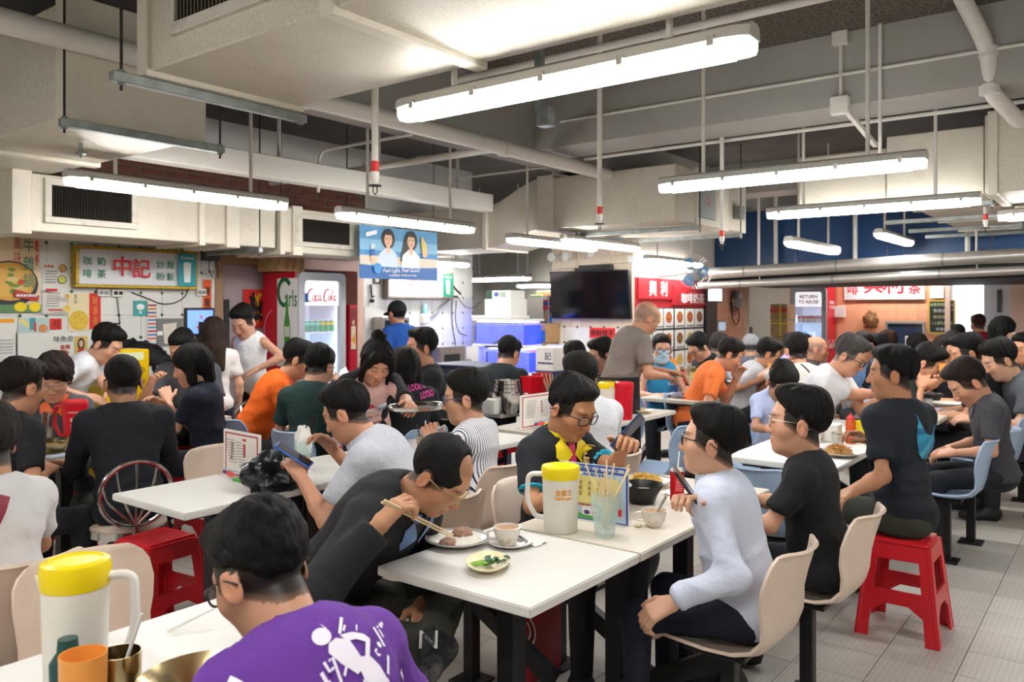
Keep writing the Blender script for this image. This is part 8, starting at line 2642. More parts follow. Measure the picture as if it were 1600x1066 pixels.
stick('chopstick', 'upper chopstick held by the bowed man over the rice', dep(601, 782, 2.34), dep(708, 836, 2.74), 0.0042, 0.003, group='chopsticks of the bowed man')
stick('chopstick', 'lower chopstick held by the bowed man over the rice', a0, b0, 0.0042, 0.003, group='chopsticks of the bowed man')
# ---- the jug table
def shoptext(p):
 og = hexc('f0a02a')
 p.text('金龍王', -0.01, 0.152, 0.022, og, 0.03, wid=0.062)
 p.text('KamLung', -0.01, 0.13, 0.016, og, 0.04, wid=0.064)
jug('frosted water jug with yellow lid and orange lettering on the cream table', onz(876, 829, TZ), math.radians(127), JUGP, YLID, 0.242, 0.068, (232, shoptext))
c = onz(945, 838, TZ)
tumbler('ribbed glass tumbler full of bamboo chopsticks on the cream table', c, 0.15, 0.05)
for i, (dx, top) in enumerate(((-22, 722), (-10, 736), (2, 716), (12, 714), (30, 715), (36, 712), (-4, 745), (8, 742), (4, 752), (14, 748), (0, 738))):
 a = FR.uniform(0, 6.28)
 q = c + right * (0.018 * math.cos(a) - dx * 0.0003) + back_ * 0.018 * math.sin(a) + Vector((0, 0, 0.022))
 tp = dep(945 + dx * 1.4, top, 2.92 + 0.04 * math.sin(a))
 d_ = (tp - q).normalized()
 stick('chopstick', 'pale bamboo chopstick standing in the ribbed tumbler', q + d_ * min(0.245, (tp - q).length), q, 0.0036, 0.0026, group='chopsticks in the ribbed tumbler')
menu_stand('blue bordered menu card standing behind the chopstick tumbler', (2.66, 1.795, TZ), (2.68, 1.5, TZ), 0.215, blue_menu)
c = onz(1003, 785, TZ)
t = plate('black bowl with a white spoon beside the noodle plate', c, 0.09, BOWLB, h=0.075, name='bowl', cat='bowl')
mound('soup_bits', 'pale soup with bits in the black bowl', vadd(c, 0, 0, 0.045), 0.055, 0.012, mat('pale_soup', hexc('cfc8a8'), 0.3, nz=(40, 0.4)), 5)
q = vadd(c, -0.02, 0.05, 0.06)
o = MB().tube([q, q + right * -0.02 + Vector((0, 0, 0.02)), q + right * -0.05 + back_ * 0.02 + Vector((0, 0, 0.05))], [0.017, 0.011, 0.008], 8).build('soup_spoon', CHINA, loc=tuple(q))
tag(o, 'white soup spoon leaning in the black bowl', 'spoon')
c = onz(1010, 757, TZ)
plate('big white plate of yellow fried noodles behind the black bowl', c, 0.125, rim=True)
mound('fried_noodles', 'bed of yellow noodles under the strands behind the black bowl', vadd(c, -0.01, 0, 0.008), 0.082, 0.034, mat('yellow_noodles', hexc('d6a94a'), 0.5, nz=(50, 0.4), bump=(120, 0.8)), 31)
noodles('tangle of yellow fried noodles behind the black bowl', (c.x - 0.01, c.y, c.z + 0.02), 0.085, 0.03, 'd9b050', 7)
c = onz(1022, 822, TZ)
teacup('speckled white tea cup with a spoon near the pale blue sleeve', c, 0.048, 0.062, 2.0)
o = MB().tube([vadd(c, 0.0, -0.01, 0.05), vadd(c, 0.03, -0.035, 0.11)], [0.004, 0.006], 8).build('teaspoon', POLISH, loc=tuple(c))
tag(o, 'steel teaspoon standing in the speckled tea cup', 'spoon')
o = MB().box(c.x - 0.06, c.x - 0.035, c.y + 0.03, c.y + 0.055, c.z, c.z + 0.012).build('tea_bag', mat('tea_bag_paper', hexc('d8cfae'), 0.7), loc=tuple(c), bev=0.004)
tag(o, 'small tea bag tag beside the speckled cup', 'tea bag')
c = onz(1058, 784, TZ)
t = thing('drink_can', 'tall red drink can with a white straw', 'drink can', c)
b = MB()
for pr, col in (([(0.024, 0), (0.03, 0.006)], hexc('c8ccd0')), ([(0.03, 0.006), (0.03, 0.13)], hexc('c81e28')), ([(0.03, 0.13), (0.026, 0.142), (0.026, 0.139), (0, 0.138)], hexc('d4d6d8'))):
 b.lathe(pr, (c.x, c.y, c.z), 24, col=col)
b.build('can_body', MATS['printed_can'], t)
Print().lines(-0.014, 0.05, 0.014, 0.11, 6, hexc('e8a0a0'), FR, 0.4).rect(-0.02, 0.012, 0.02, 0.035, hexc('e8dcdc')).text('王老吉', 0, 0.12, 0.01, hexc('f0d890')).build('print', t, vadd(c, -CS * 0.0305, -SN * 0.0305, 0), tuple(right), WZ, PRINT, off=0.0012)
MB().tube([vadd(c, 0, 0, 0.1), vadd(c, 0.012, -0.004, 0.21)], 0.0032, 8).build('straw', PAPER, t)
tissue('crumpled tissue to the right of the red can', onz(1080, 782, TZ), 0.08, 9)
tissue('second tissue behind the red can', onz(1045, 772, TZ), 0.07, 10)
def phone(label, c, fwd, up, case, scr, lit=0.0, s=1.0):
 """fwd: screen normal, up: long axis"""
 n, u = Vector(fwd).normalized(), Vector(up).normalized()
 r_ = u.cross(n).normalized()
 n = r_.cross(u)
 t = thing('phone', label, 'phone', c)
 MB().obox(c, r_ * 0.037 * s, u * 0.076 * s, n * 0.0045).build('case', mat('phone_' + case, hexc(case), 0.35), t, bev=0.003)
 MB().obox(Vector(c) + n * 0.005, r_ * 0.033 * s, u * 0.071 * s, n * 0.0006).build('display', mat('phone_screen_' + scr + str(lit), hexc(scr), 0.1, emis=lit), t)
 return t
def handpos(key, i, f=0.07):
 """a point in the palm of a person's hand: 0 left, 1 right"""
 d = PEOPLE[key][5]
 a, e, w_ = d['arms'][i]
 fw_ = nrm(w_ - e)
 M_ = rootmat(PEOPLE[key][0])
 return M_ @ Vector(w_ + fw_ * f), (M_.to_3x3() @ Vector(fw_)), M_
h0, d0, M_ = handpos('polo', 0)
phone('dark blue phone in the hand of the spectacled polo man', h0 + Vector((0, 0, 0.035)), (0.1, 0.75, 0.65), (0.45, -0.5, 0.72), '27405e', '1a2a3c', s=1.15)
h0, d0, M_ = handpos('ltblue', 1)
phone('dark phone held up by the man in the pale blue shirt', h0 + Vector((0, 0, 0.03)), (0.35, -0.75, 0.5), (-0.35, 0.45, 0.8), '2a1c26', '14161c', s=1.15)
h0, d0, M_ = handpos('gpolo', 0)
phone('bright blue phone in the hands of the grey polo man', h0 + Vector((0.0, 0.0, 0.04)), (0.3, -0.5, 0.8), (-0.5, 0.6, 0.5), '2a5cb8', '1a1f2c', s=1.15)
h0, d0, M_ = handpos('phoneback', 0)
phone('lit lilac phone at the ear of the person with a shoulder strap', h0 + Vector((0, 0, 0.02)), (-0.9, -0.3, 0.3), (0.3, -0.6, 0.7), '3a3a50', '9a90e0', 0.9, s=1.2)
h0, d0, M_ = handpos('green', 1)
phone('dark phone held by the man in dark green', h0 + Vector((0, 0, 0.02)), (-0.6, -0.5, 0.6), (0.5, -0.6, 0.5), '1c1c22', '3a4658', 0.2)
h0, d0, M_ = handpos('greyshirt', 1)
phone('dark phone held by the man in the light grey shirt', h0 + Vector((0, 0, 0.03)), (-0.6, 0.2, 0.8), (0.7, -0.4, 0.4), '1c1c22', '2a3038')
# phone box under the M menu
# ---- lower left table
BRASSY = mat('warm_reflecting_steel', hexc('b8a67c'), 0.22, 1.0)
c = dep(118, 1084, 1.72)
c.z = TZ
jug('big frosted water jug with a yellow lid at the lower left', c, math.radians(-40), JUGP, YLID, 0.285, 0.066)
c = dep(130, 1072, 1.53)
c.z = TZ
tumbler('tall orange plastic cup in front of the big jug', c, 0.165, 0.041, mat('orange_cup', hexc('f0a24a'), 0.35), 0.032, 'cup', 'plastic_cup', False)
c = dep(106, 1072, 1.6)
c.z = TZ
o = MB().lathe([(0.03, 0), (0.033, 0.01), (0.033, 0.12), (0.02, 0.14), (0.018, 0.165), (0, 0.165)], c, 16).build('sauce_bottle', mat('dark_green_bottle', hexc('1f4a44'), 0.25), loc=tuple(c))
tag(o, 'dark green bottle half hidden behind the orange cup', 'bottle')
c = dep(187, 1080, 1.62)
c.z = TZ
tumbler('brassy steel cup with a white straw at the lower left', c, 0.13, 0.04, BRASSY, 0.031, 'cup', 'steel_cup', False)
stick('straw', 'white straw leaning in the steel cup', vadd(c, -0.01, 0.01, 0.03), vadd(c, 0.035, -0.02, 0.2), 0.0035, 0.0035, PAPER, 'straw')
c = dep(322, 1052, 1.6)
c.z = TZ
t = plate('wide brassy steel bowl under the arm of the man in purple', c, 0.135, BRASSY, h=0.085, name='steel_bowl', cat='bowl')
c = dep(268, 1060, 1.66)
c.z = TZ
tissue('scrap of printed paper beside the steel bowl', c, 0.05, 5)
stick('spoon', 'pale spoon handle lying near the steel bowl', onz(262, 990, TZ) + Vector((0, 0, 0.006)), onz(335, 968, TZ) + Vector((0, 0, 0.03)), 0.005, 0.004, CHINA, 'spoon')
# ---- bag table
menu_stand('red bordered menu card on the bag table', (2.31, 3.54, TZ), (2.29, 3.22, TZ), 0.225, red_menu)
c = onz(418, 768, TZ)
crumple('plastic_bag', 'crumpled shiny black bag lying on the white table', 'bag', (c.x + 0.04, c.y + 0.03, TZ), 0.098, mat('shiny_black_bag', hexc('1b1d22'), 0.3), 14, (1.25, 1.0, 0.85), 0.5, 11)
c = onz(374, 752, TZ)
o = MB().box(c.x - 0.02, c.x + 0.02, c.y - 0.03, c.y + 0.03, c.z, c.z + 0.012).build('green_packet', mat('green_packet', hexc('4aa83a'), 0.4), loc=tuple(c), bev=0.003)
tag(o, 'small green packet at the foot of the red bordered menu', 'packet')
c = dep(474, 732, 4.22)
c.z = TZ
tumbler('glass holding napkins and black straws beyond the bag', c, 0.13, 0.046)
crumple('napkin_wad', 'wad of white napkins stuffed in the glass beyond the bag', 'napkins', (c.x, c.y, TZ + 0.06), 0.055, PAPER, 17, (0.75, 0.75, 1.5), 0.3)
for i, (px, py) in enumerate(((458, 652), (480, 655), (491, 648), (494, 650), (497, 650), (488, 652))):
 tp = dep(px, py, 4.2 + 0.01 * i)
 q = c + Vector((0.01 * math.cos(i), 0.01 * math.sin(i), 0.03))
 stick('straw', 'black straw standing in the napkin glass', q + (tp - q).normalized() * min(0.27, (tp - q).length), q, 0.0035, 0.0035, BLACKPL, 'straw', 'black straws in the napkin glass')
c = dep(662, 700, 4.45)
c.z = TZ
tumbler('glass of iced drink with straws beside the striped shirt man', c, 0.12, 0.04, mat('iced_drink', hexc('b8a88a'), 0.1, alpha=0.6))
stick('straw', 'white straw in the iced drink', vadd(c, 0, 0, 0.03), vadd(c, 0.01, -0.005, 0.2), 0.0035, 0.0035, PAPER, 'straw')
stick('straw', 'brown straw in the iced drink', vadd(c, -0.01, 0, 0.03), vadd(c, -0.03, 0.02, 0.18), 0.0035, 0.0035, mat('brown_straw', hexc('4a2a1c'), 0.4), 'straw')
c = dep(652, 638, 4.55)
def tray(label, c, r, tilt=None):
 t = thing('round_tray', label, 'tray', c)
 b = MB().lathe([(0, 0), (r * 0.9, 0), (r, 0.018), (r * 1.02, 0.019), (r * 1.02, 0.017), (r * 0.91, -0.003), (0, -0.003)], (0, 0, 0), 36)
 if tilt:
  b.xf(Matrix.Rotation(tilt, 4, Vector((CS, SN, 0))))
 b.build('tray_disc', POLISH, t, world=False)
 return t
tray('round steel tray carried by the woman in pink', c, 0.165, -0.03)
# ---- red jug table and side table
menu_stand('red bordered menu card beside the face of the polo man', (4.2 + 0.15, 3.26, TZ), (4.2 + 0.5, 3.24, TZ), 0.23, red_menu)
phone('blue phone pictured upright before the menu card', (4.66, 3.15, TZ + 0.11), (0.0, -1, 0.2), (0.4, 0.1, 0.9), '2a4aa0', '3a5ab8', s=1.0)
MB().box(4.63, 4.69, 3.13, 3.19, TZ, TZ + 0.04).build('holder', PLASTW, [o for o in COL.objects if o.get('label') == 'blue phone pictured upright before the menu card'][0], bev=0.004)
c = onz(975, 655, TZ)
jug('tall red water jug behind the man in a plain white top', c, math.radians(60), REDJ, REDJ, 0.275, 0.068)
c2 = dep(948, 655, 6.25)
c2.z = TZ
jug('clear jug with a yellow lid behind the shoulder of the man in white', c2, math.radians(60), JUGP, YLID, 0.25, 0.068)
c = dep(1002, 652, 6.35)
c.z = TZ
plate('cream dish with food scraps near the red jug', c, 0.1, CREAMC)
mound('food_scraps', 'scraps of food on the dish near the red jug', vadd(c, 0, 0, 0.006), 0.05, 0.015, mat('scraps', hexc('b8a05a'), 0.5, nz=(50, 0.5)), 6)
c = dep(793, 640, 6.35)
t = thing('steel_pot', 'stack of steel pots on the side table', 'pots', (c.x, c.y, TZ))
for i, (r, z, h) in enumerate(((0.125, 0.0, 0.16), (0.105, 0.16, 0.03), (0.1, 0.19, 0.03), (0.095, 0.22, 0.03))):
 MB().lathe([(r * 0.85, z), (r, z + h * 0.3), (r, z + h), (r * 1.06, z + h + 0.002), (r * 1.06, z + h + 0.006), (r * 0.97, z + h + 0.004), (r * 0.95, z + h * 0.6)], (c.x, c.y, TZ), 30).build('pot', POLISH, t)
for s in (-1, 1):
 q = Vector((c.x, c.y, TZ + 0.15)) + right * s * 0.13
 MB().tube([q - back_ * 0.03, q + right * s * 0.03 - back_ * 0.02, q + right * s * 0.03 + back_ * 0.02, q + back_ * 0.03], 0.005, 6).build('pot_handle', POLISH, t)
o = MB().box(c.x - 0.19, c.x - 0.12, c.y - 0.02, c.y + 0.1, TZ, TZ + 0.12).build('tissue_pack', PAPER, loc=(c.x - 0.15, c.y, TZ), bev=0.008)
tag(o, 'white tissue pack beside the steel pots', 'tissue pack')
for i, (px, py, Y, s) in enumerate(((832, 640, 6.75, 1.0), (846, 638, 7.1, 0.9))):
 c = dep(px, py, Y)
 c.z = TZ
 t = thing('red_bin', ('front', 'rear')[i] + ' red tub on the side table behind the steel pots', 'tub', c)
 MB().lathe([(0.07 * s, 0), (0.095 * s, 0.24), (0.105 * s, 0.24), (0.105 * s, 0.25), (0.092 * s, 0.25), (0.066 * s, 0.01), (0, 0.01)], c, 4, ang=0.5).build('tub_wall', REDJ, t, bev=0.004)
c = dep(862, 625, 7.0)
c.z = TZ
tumbler('beaker of chopsticks on the side table by the red tubs', c, 0.14, 0.045)
for i in range(9):
 a = i * 0.7
 stick('chopstick', 'chopstick in the beaker by the red tubs', vadd(c, 0.05 * math.cos(a) - 0.03, 0.05 * math.sin(a) + 0.03, 0.25), vadd(c, 0.012 * math.cos(a), 0.012 * math.sin(a), 0.025), 0.0036, 0.0028, group='chopsticks by the red tubs')
c = dep(862, 578, 7.6)
t = thing('white_bag', 'white printed paper bag with a navy base near the television', 'bag', (c.x, c.y, 0.9))
MB().box(c.x - 0.12, c.x + 0.12, c.y - 0.1, c.y + 0.1, 0.98, 1.2).build('bag_upper', PAPER, t, bev=0.006)
MB().box(c.x - 0.125, c.x + 0.125, c.y - 0.105, c.y + 0.105, 0.86, 0.98).build('bag_base', mat('navy_card', hexc('1f2a5c'), 0.6), t, bev=0.006)
MB().box(c.x - 0.2, c.x + 0.2, c.y - 0.2, c.y + 0.2, 0.0, 0.86).build('stand', MATS['dull_grey_counter'], t, bev=0.006)
Print().text('記', 0.14, 0.14, 0.07, hexc('2a3a7a'), 0.01).lines(0.03, 0.06, 0.2, 0.09, 1, hexc('2a3a7a'), FR).build('print', t, (c.x - 0.12, c.y + 0.1, 0.98), (0, -1, 0), WZ, PRINT)
c = dep(730, 570, 7.7)
t = thing('trolley', 'grey trolley carrying a navy wash tub', 'trolley', (c.x, c.y, 0))
MB().box(c.x - 0.28, c.x + 0.28, c.y - 0.35, c.y + 0.3, 0.74, 0.86).box(c.x - 0.28, c.x + 0.28, c.y - 0.35, c.y + 0.3, 0.25, 0.3).build('shelf_tray', mat('grey_blue_plastic', hexc('7f8b9c'), 0.45), t, bev=0.02)
for sx in (-0.25, 0.25):
 for sy in (-0.31, 0.26):
  MB().tube([(c.x + sx, c.y + sy, 0.06), (c.x + sx, c.y + sy, 0.8)], 0.022, 8).build('post', MATS['grey_blue_plastic'], t)
  MB().ball((c.x + sx, c.y + sy, 0.04), 0.04, 10, 6, sq=(0.5, 1, 1)).build('wheel', BLACKPL, t)
t = thing('wash_tub', 'navy plastic wash tub on the grey trolley', 'tub', (c.x, c.y, 0.86))
MB().box(c.x - 0.24, c.x + 0.24, c.y - 0.3, c.y + 0.26, 0.861, 1.03).build('tub_wall', mat('navy_tub', hexc('2a3148'), 0.45), t, bev=0.02)
MB().box(c.x - 0.27, c.x + 0.27, c.y - 0.33, c.y + 0.29, 1.02, 1.04).build('rim', MATS['navy_tub'], t, bev=0.008)
# ---- tray table
c = onz(1075, 621, TZ)
tray('round steel tray lying on the small table by the apron man', vadd(c, 0, 0, 0.005), 0.17)
def sauce(label, c, body, cap, h=0.19, r=0.03):
 t = thing('sauce_bottle', label, 'bottle', c)
 MB().lathe([(r * 0.95, 0), (r, 0.006), (r, h * 0.72), (r * 0.75, h * 0.8), (0, h * 0.8)], c, 18).build('body', mat('sauce_' + body, hexc(body), 0.3), t)
 MB().lathe([(r * 0.8, h * 0.79), (r * 0.85, h * 0.82), (r * 0.6, h * 0.88), (r * 0.2, h * 0.93), (r * 0.13, h), (0, h)], c, 16).build('cap', mat('cap_' + cap, hexc(cap), 0.35), t)
 return t
q = onz(1067, 612, TZ)
sauce('red sauce bottle with a white label on the tray table', q, 'b8301c', 'c81e1e', 0.21, 0.03)
q = onz(1056, 614, TZ)
sauce('small navy shaker beside the red sauce bottle', q, '2a3a78', '2a3a78', 0.11, 0.024)
q = onz(1082, 612, TZ)
tumbler('plastic beaker of chopsticks on the tray table', q, 0.15, 0.048)
for i in range(7):
 a = i * 0.9
 stick('chopstick', 'chopstick in the beaker on the tray table', vadd(q, 0.055 * math.cos(a) - 0.01, 0.055 * math.sin(a) + 0.03, 0.25), vadd(q, 0.012 * math.cos(a), 0.012 * math.sin(a), 0.025), 0.0036, 0.0028, group='chopsticks on the tray table')
a0 = onz(1089, 615, TZ)
menu_stand('yellow menu card on the small tray table', (a0.x + 0.1, a0.y + 0.12, TZ), (a0.x + 0.13, a0.y - 0.12, TZ), 0.235, yellow_menu)
c = (8.2, 3.3, TZ)
plate('white noodle bowl before the orange shirt eater', c, 0.11, CHINA, h=0.05, name='bowl', cat='bowl')
mound('noodle_heap', 'heap of noodles in the white bowl before the orange shirt eater', vadd(c, 0, 0, 0.03), 0.075, 0.04, MATS['yellow_noodles'], 41)
# ---- fried noodle table on the right
c = onz(1314, 712, TZ)
plate('white plate heaped with fried noodles before the man with the swoosh', c, 0.125, rim=True)
mound('fried_noodles', 'bed of brown fried noodles on the right hand plate', vadd(c, -0.01, 0.01, 0.008), 0.085, 0.04, mat('brown_noodles', hexc('b8843a'), 0.5, nz=(50, 0.5), bump=(120, 0.8)), 33)
noodles('tangle of brown fried noodles on the right hand plate', (c.x - 0.01, c.y + 0.01, c.z + 0.024), 0.088, 0.034, 'c08a3c', 17)
sauce('orange red chilli sauce bottle on the right hand table', onz(1329, 693, TZ), 'c8501c', 'd02028', 0.185, 0.029)
q = onz(1344, 690, TZ)
tumbler('bright yellow plastic cup behind the chilli sauce', q, 0.125, 0.042, mat('yellow_cup', hexc('f2e22a'), 0.35), 0.033, 'cup', 'plastic_cup', False)
q = onz(1302, 690, TZ)
o = MB().box(q.x - 0.05, q.x + 0.05, q.y - 0.04, q.y + 0.04, q.z, q.z + 0.11).build('tissue_box', PAPER, loc=tuple(q), bev=0.006)
tag(o, 'plain white napkin box beside the chilli sauce', 'napkin box')
q = onz(1309, 697, TZ)
tumbler('small steel beaker in front of the white napkin box', q, 0.08, 0.035, STEEL, 0.032, 'cup', 'steel_cup', False)
q = onz(1362, 690, TZ)
plate('stacked white side plates behind the yellow cup', q, 0.1)
tissue('folded napkins on the white side plates', vadd(q, 0, 0, 0.024), 0.09, 21)
q = onz(1294, 694, TZ)
menu_stand('red edged menu card seen nearly edge on by the napkin box', (q.x, q.y + 0.05, TZ), (q.x + 0.28, q.y + 0.1, TZ), 0.225, red_menu)
h0, d0, M_ = handpos('nike', 1)
stick('chopstick', 'upper chopstick in the hand of the man with the swoosh', dep(1350, 680, 4.05), dep(1305, 676, 4.2), 0.0036, 0.0026, group='chopsticks of the man with the swoosh')
stick('chopstick', 'lower chopstick in the hand of the man with the swoosh', dep(1350, 685, 4.05), dep(1306, 682, 4.2), 0.0036, 0.0026, group='chopsticks of the man with the swoosh')
# ---- table behind
for px, Y, what in ((1427, 6.95, 0), (1455, 7.0, 1), (1478, 6.75, 2), (1446, 6.6, 3), (1398, 6.7, 4), (1462, 6.5, 5)):
 c = dep(px, 620, Y)
 c.z = TZ
 c.y = min(max(c.y, 1.2), 1.62)
 if what == 0:
  o = MB().box(c.x - 0.03, c.x + 0.03, c.y - 0.04, c.y + 0.04, TZ, TZ + 0.2).build('drink_carton', REDJ, loc=tuple(c), bev=0.006)
  tag(o, 'red drink carton beside the black noodle bowl', 'carton')
 elif what == 1:
  plate('black noodle bowl on the table behind the man with the swoosh', c, 0.1, BOWLB, h=0.08, name='bowl', cat='bowl')
 elif what == 2:
  plate('stack of white dishes on the table behind the swoosh', c, 0.13, h=0.03)
 elif what == 3:
  tumbler('clear tub with a blue lid beside the white dishes', c, 0.08, 0.05, mat('milky_tub', hexc('dce4ec'), 0.3), 0.045, 'tub', 'food_tub', False)
 elif what == 4:
  tumbler('tall steel flask in front of the grey haired man', c, 0.22, 0.035, STEEL, 0.034, 'flask', 'flask', False)
 else:
  o = MB().box(c.x - 0.06, c.x + 0.08, c.y - 0.04, c.y + 0.04, TZ, TZ + 0.015).build('tissue_pack', mat('lilac_packet', hexc('c8c4e0'), 0.4), loc=tuple(c), bev=0.004)
  tag(o, 'flat lilac tissue packet at the corner of the bowl table', 'tissue pack')
h0, d0, M_ = handpos('drinker', 0)
tumbler('orange cup raised to the mouth of the man in a dark top', h0 + Vector((0, 0, -0.02)), 0.12, 0.04, MATS['orange_cup'], 0.032, 'cup', 'plastic_cup', False)
for px, py, Y, lab in ((1051, 570, 8.3, 'orange cup behind the masked woman in the vest'), (1208, 578, 7.7, 'orange cup before the man in the light grey shirt')):
 c = dep(px, py, Y)
 c.z = max(TZ, c.z - 0.07)
 t = tumbler(lab, (c.x, c.y, TZ), c.z + 0.13 - TZ, 0.045, MATS['orange_cup'], 0.035, 'cup', 'plastic_cup', False)
# ---- left tables
c = dep(117, 690, 4.85)
c.z = TZ
def jugtext(p):
 p.text('vitasoy', 0, 0.2, 0.018, hexc('f0c0c0'), 0.01)
 p.column('點止汽水', 0.0, 0.17, 0.06, WHITE, 0.02, 0.026)
jug('red water jug with white lettering on the left table', c, math.radians(127), REDJ, REDJ, 0.27, 0.068, (235, jugtext))
c = dep(70, 700, 4.65)
c.z = TZ
tumbler('steel cutlery beaker on the left table', c, 0.14, 0.04, STEEL, 0.038, 'beaker', 'steel_beaker', False)
for i in range(5):
 stick('spoon', 'spoon handle standing in the left steel beaker', vadd(c, 0.03 * math.cos(i) + 0.02, 0.03 * math.sin(i), 0.22), vadd(c, 0.01 * math.cos(i), 0.01 * math.sin(i), 0.02), 0.007, 0.003, STEEL if i % 2 else mat('wooden_handle', hexc('6a3a24'), 0.5), 'spoon', 'spoons in the left steel beaker')
c = dep(82, 712, 4.5)
c.z = TZ
c.y = max(c.y, 4.56)
plate('brassy steel soup bowl on the left table', c, 0.1, BRASSY, h=0.085, name='steel_bowl', cat='bowl')
mound('yellow_soup', 'yellow soup in the brassy bowl', vadd(c, 0, 0, 0.045), 0.07, 0.02, mat('yellow_soup', hexc('d8a23a'), 0.4, nz=(30, 0.3)), 51)
c = dep(109, 705, 4.55)
c.z = TZ
c.y = max(c.y, 4.58)
t = tumbler('white food tub on a green base before the red jug', c, 0.07, 0.06, mat('tub_white', hexc('e6e6de'), 0.4), 0.05, 'tub', 'food_tub', False)
MB().lathe([(0.051, 0.003), (0.057, 0.03), (0.0575, 0.03), (0.052, 0.003)], c, 20).build('green_base', mat('pale_green_plastic', hexc('a8c88a'), 0.4), t)
c = dep(92, 716, 4.42)
c.z = TZ
c.y = max(c.y, 4.54)
o = MB().box(c.x - 0.06, c.x + 0.06, c.y - 0.03, c.y + 0.03, TZ, TZ + 0.022).build('tissue_pack', mat('blue_white_packet', hexc('cdd6ea'), 0.4), loc=tuple(c), bev=0.006)
tag(o, 'pale blue tissue packet at the edge of the left table', 'tissue pack')
for i, (dx, dy, lab) in enumerate(((0.1, 0.2, 'white dishes piled at the left of the crowded table'), (0.35, 0.3, 'white dish in the middle of the crowded table'), (0.7, 0.25, 'white dish before the woman with the black bob'))):
 plate(lab, (2.75 + dx, 5.45 + dy, TZ), 0.1, h=0.03)
sauce('dark soy bottle on the crowded table at the far left', (2.86, 5.52, TZ), '2a1c18', '8a1c1c', 0.2, 0.028)
tumbler('steel beaker on the crowded table at the far left', (3.0, 5.8, TZ), 0.12, 0.04, STEEL, 0.038, 'beaker', 'steel_beaker', False)
c = (4.5, 5.0, TZ)
t = tumbler('beaker of pale chopsticks between the diners in green and pink lettering', c, 0.14, 0.05)
for i in range(10):
 a = i * 0.63
 stick('chopstick', 'chopstick fanned out in the beaker before the tray woman', vadd(c, 0.07 * math.cos(a), 0.07 * math.sin(a), 0.25), vadd(c, 0.012 * math.cos(a), 0.012 * math.sin(a), 0.025), 0.0036, 0.0028, group='chopsticks behind the tray woman')
# ---- bags and shoes under the tables
c = onz(838, 1052, 0.0)
t = thing('paper_bag', 'red paper bag with white arcs under the jug table', 'bag', (c.x, c.y, 0))
MB().box(c.x - 0.11, c.x + 0.11, c.y - 0.06, c.y + 0.06, 0.002, 0.34).build('bag_body', mat('red_gloss_bag', hexc('a8121e'), 0.3, nz=(6, 0.2)), t, bev=0.01)
Print().stroke([(0.05 * math.cos(a), 0.22 + 0.05 * math.sin(a)) for a in [-0.9 + 0.2 * i for i in range(10)]], 0.008, WHITE).stroke([(0.075 * math.cos(a), 0.22 + 0.075 * math.sin(a)) for a in [-0.9 + 0.2 * i for i in range(10)]], 0.008, WHITE).build('print', t, (c.x - 0.11, c.y, 0), (0, -1, 0), WZ, PRINT)
c = onz(985, 940, 0.0)
crumple('backpack', 'black backpack standing by the polo man under the table', 'backpack', (c.x + 0.25, c.y + 0.1, 0.0), 0.15, mat('black_canvas', hexc('1a1a1d'), 0.8), 61, (1.0, 0.8, 1.35), 0.15, 5)
bt = [o for o in COL.objects if o.name == 'backpack'][0]
MB().tube(bend([(c.x + 0.2, c.y + 0.1, 0.27), (c.x + 0.22, c.y + 0.1, 0.34), (c.x + 0.3, c.y + 0.1, 0.34), (c.x + 0.31, c.y + 0.1, 0.27)], 0.04), 0.009, 8).build('grab_handle', MATS['black_canvas'], bt)
# ---------------------------------------------------------------- prints and trims on the clothes
def info(key):
 return PEOPLE[key][5]
d = info('purple')
p = Print()
k_ = 0.00024
Wh = hexc('ece6f2')
zp = lambda x, y: ((x - 640) * k_, -(y - 560) * k_)
def zs(pts, w_):
 p.stroke([zp(x, y) for x, y in pts], w_ * k_, Wh)
p.disc(*zp(350, 325), 75 * k_, Wh, 70 * k_)
p.poly([zp(*q) for q in ((395, 260), (385, 220), (410, 270), (420, 320))], Wh)
for pts in (((370, 400), (340, 460), (400, 560), (500, 660), (600, 620), (540, 420), (440, 380)), ((480, 370), (600, 370), (700, 400), (740, 440), (660, 570), (620, 560), (680, 460), (600, 430), (520, 430)), ((520, 560), (660, 560), (730, 640), (780, 760), (700, 800), (600, 780), (540, 700)),
   ((560, 740), (660, 760), (740, 920), (730, 970), (690, 970), (620, 880)), ((680, 720), (770, 720), (820, 860), (860, 960), (900, 1070), (840, 1070), (790, 980), (740, 860))):
 p.poly([zp(*q) for q in pts], Wh)
for pts, w_ in ((((480, 365), (575, 235)), 24), (((520, 355), (560, 310)), 18), (((635, 375), (665, 325)), 12), (((780, 700), (860, 570)), 22), (((430, 840), (535, 715)), 26), (((50, 825), (185, 690)), 26), (((380, 650), (420, 600)), 20), (((625, 1010), (655, 950)), 20), (((830, 900), (860, 840)), 18), (((880, 1000), (960, 870)), 18)):
 zs(pts, w_)
zs([(225, 570), (240, 640), (250, 705)], 26)
zs([(250, 640), (275, 700)], 24)
zs([(265, 520), (280, 590), (320, 580)], 22)
zs([(300, 530), (335, 520), (335, 715)], 22)
zs([(735, 545), (710, 560), (725, 590), (750, 585)], 18)
p.disc(*zp(780, 515), 22 * k_, Wh)
zs([(805, 375), (835, 525)], 24)
zs([(860, 390), (872, 450)], 20)
p.disc(*zp(855, 370), 12 * k_, Wh)
p.disc(*zp(905, 350), 20 * k_, Wh)
p.disc(*zp(940, 325), 15 * k_, Wh)
p.poly([zp(*q) for q in ((920, 705), (970, 650), (1005, 665), (1060, 585), (1075, 600), (1030, 670), (1048, 700), (1025, 722), (1000, 695))], Wh)
U = Vector(d['Rt'][:, 2])
U3 = Vector(d['R3'][:, 2])
Uq = (U3 + Vector((0, 0.8, 0))).normalized()
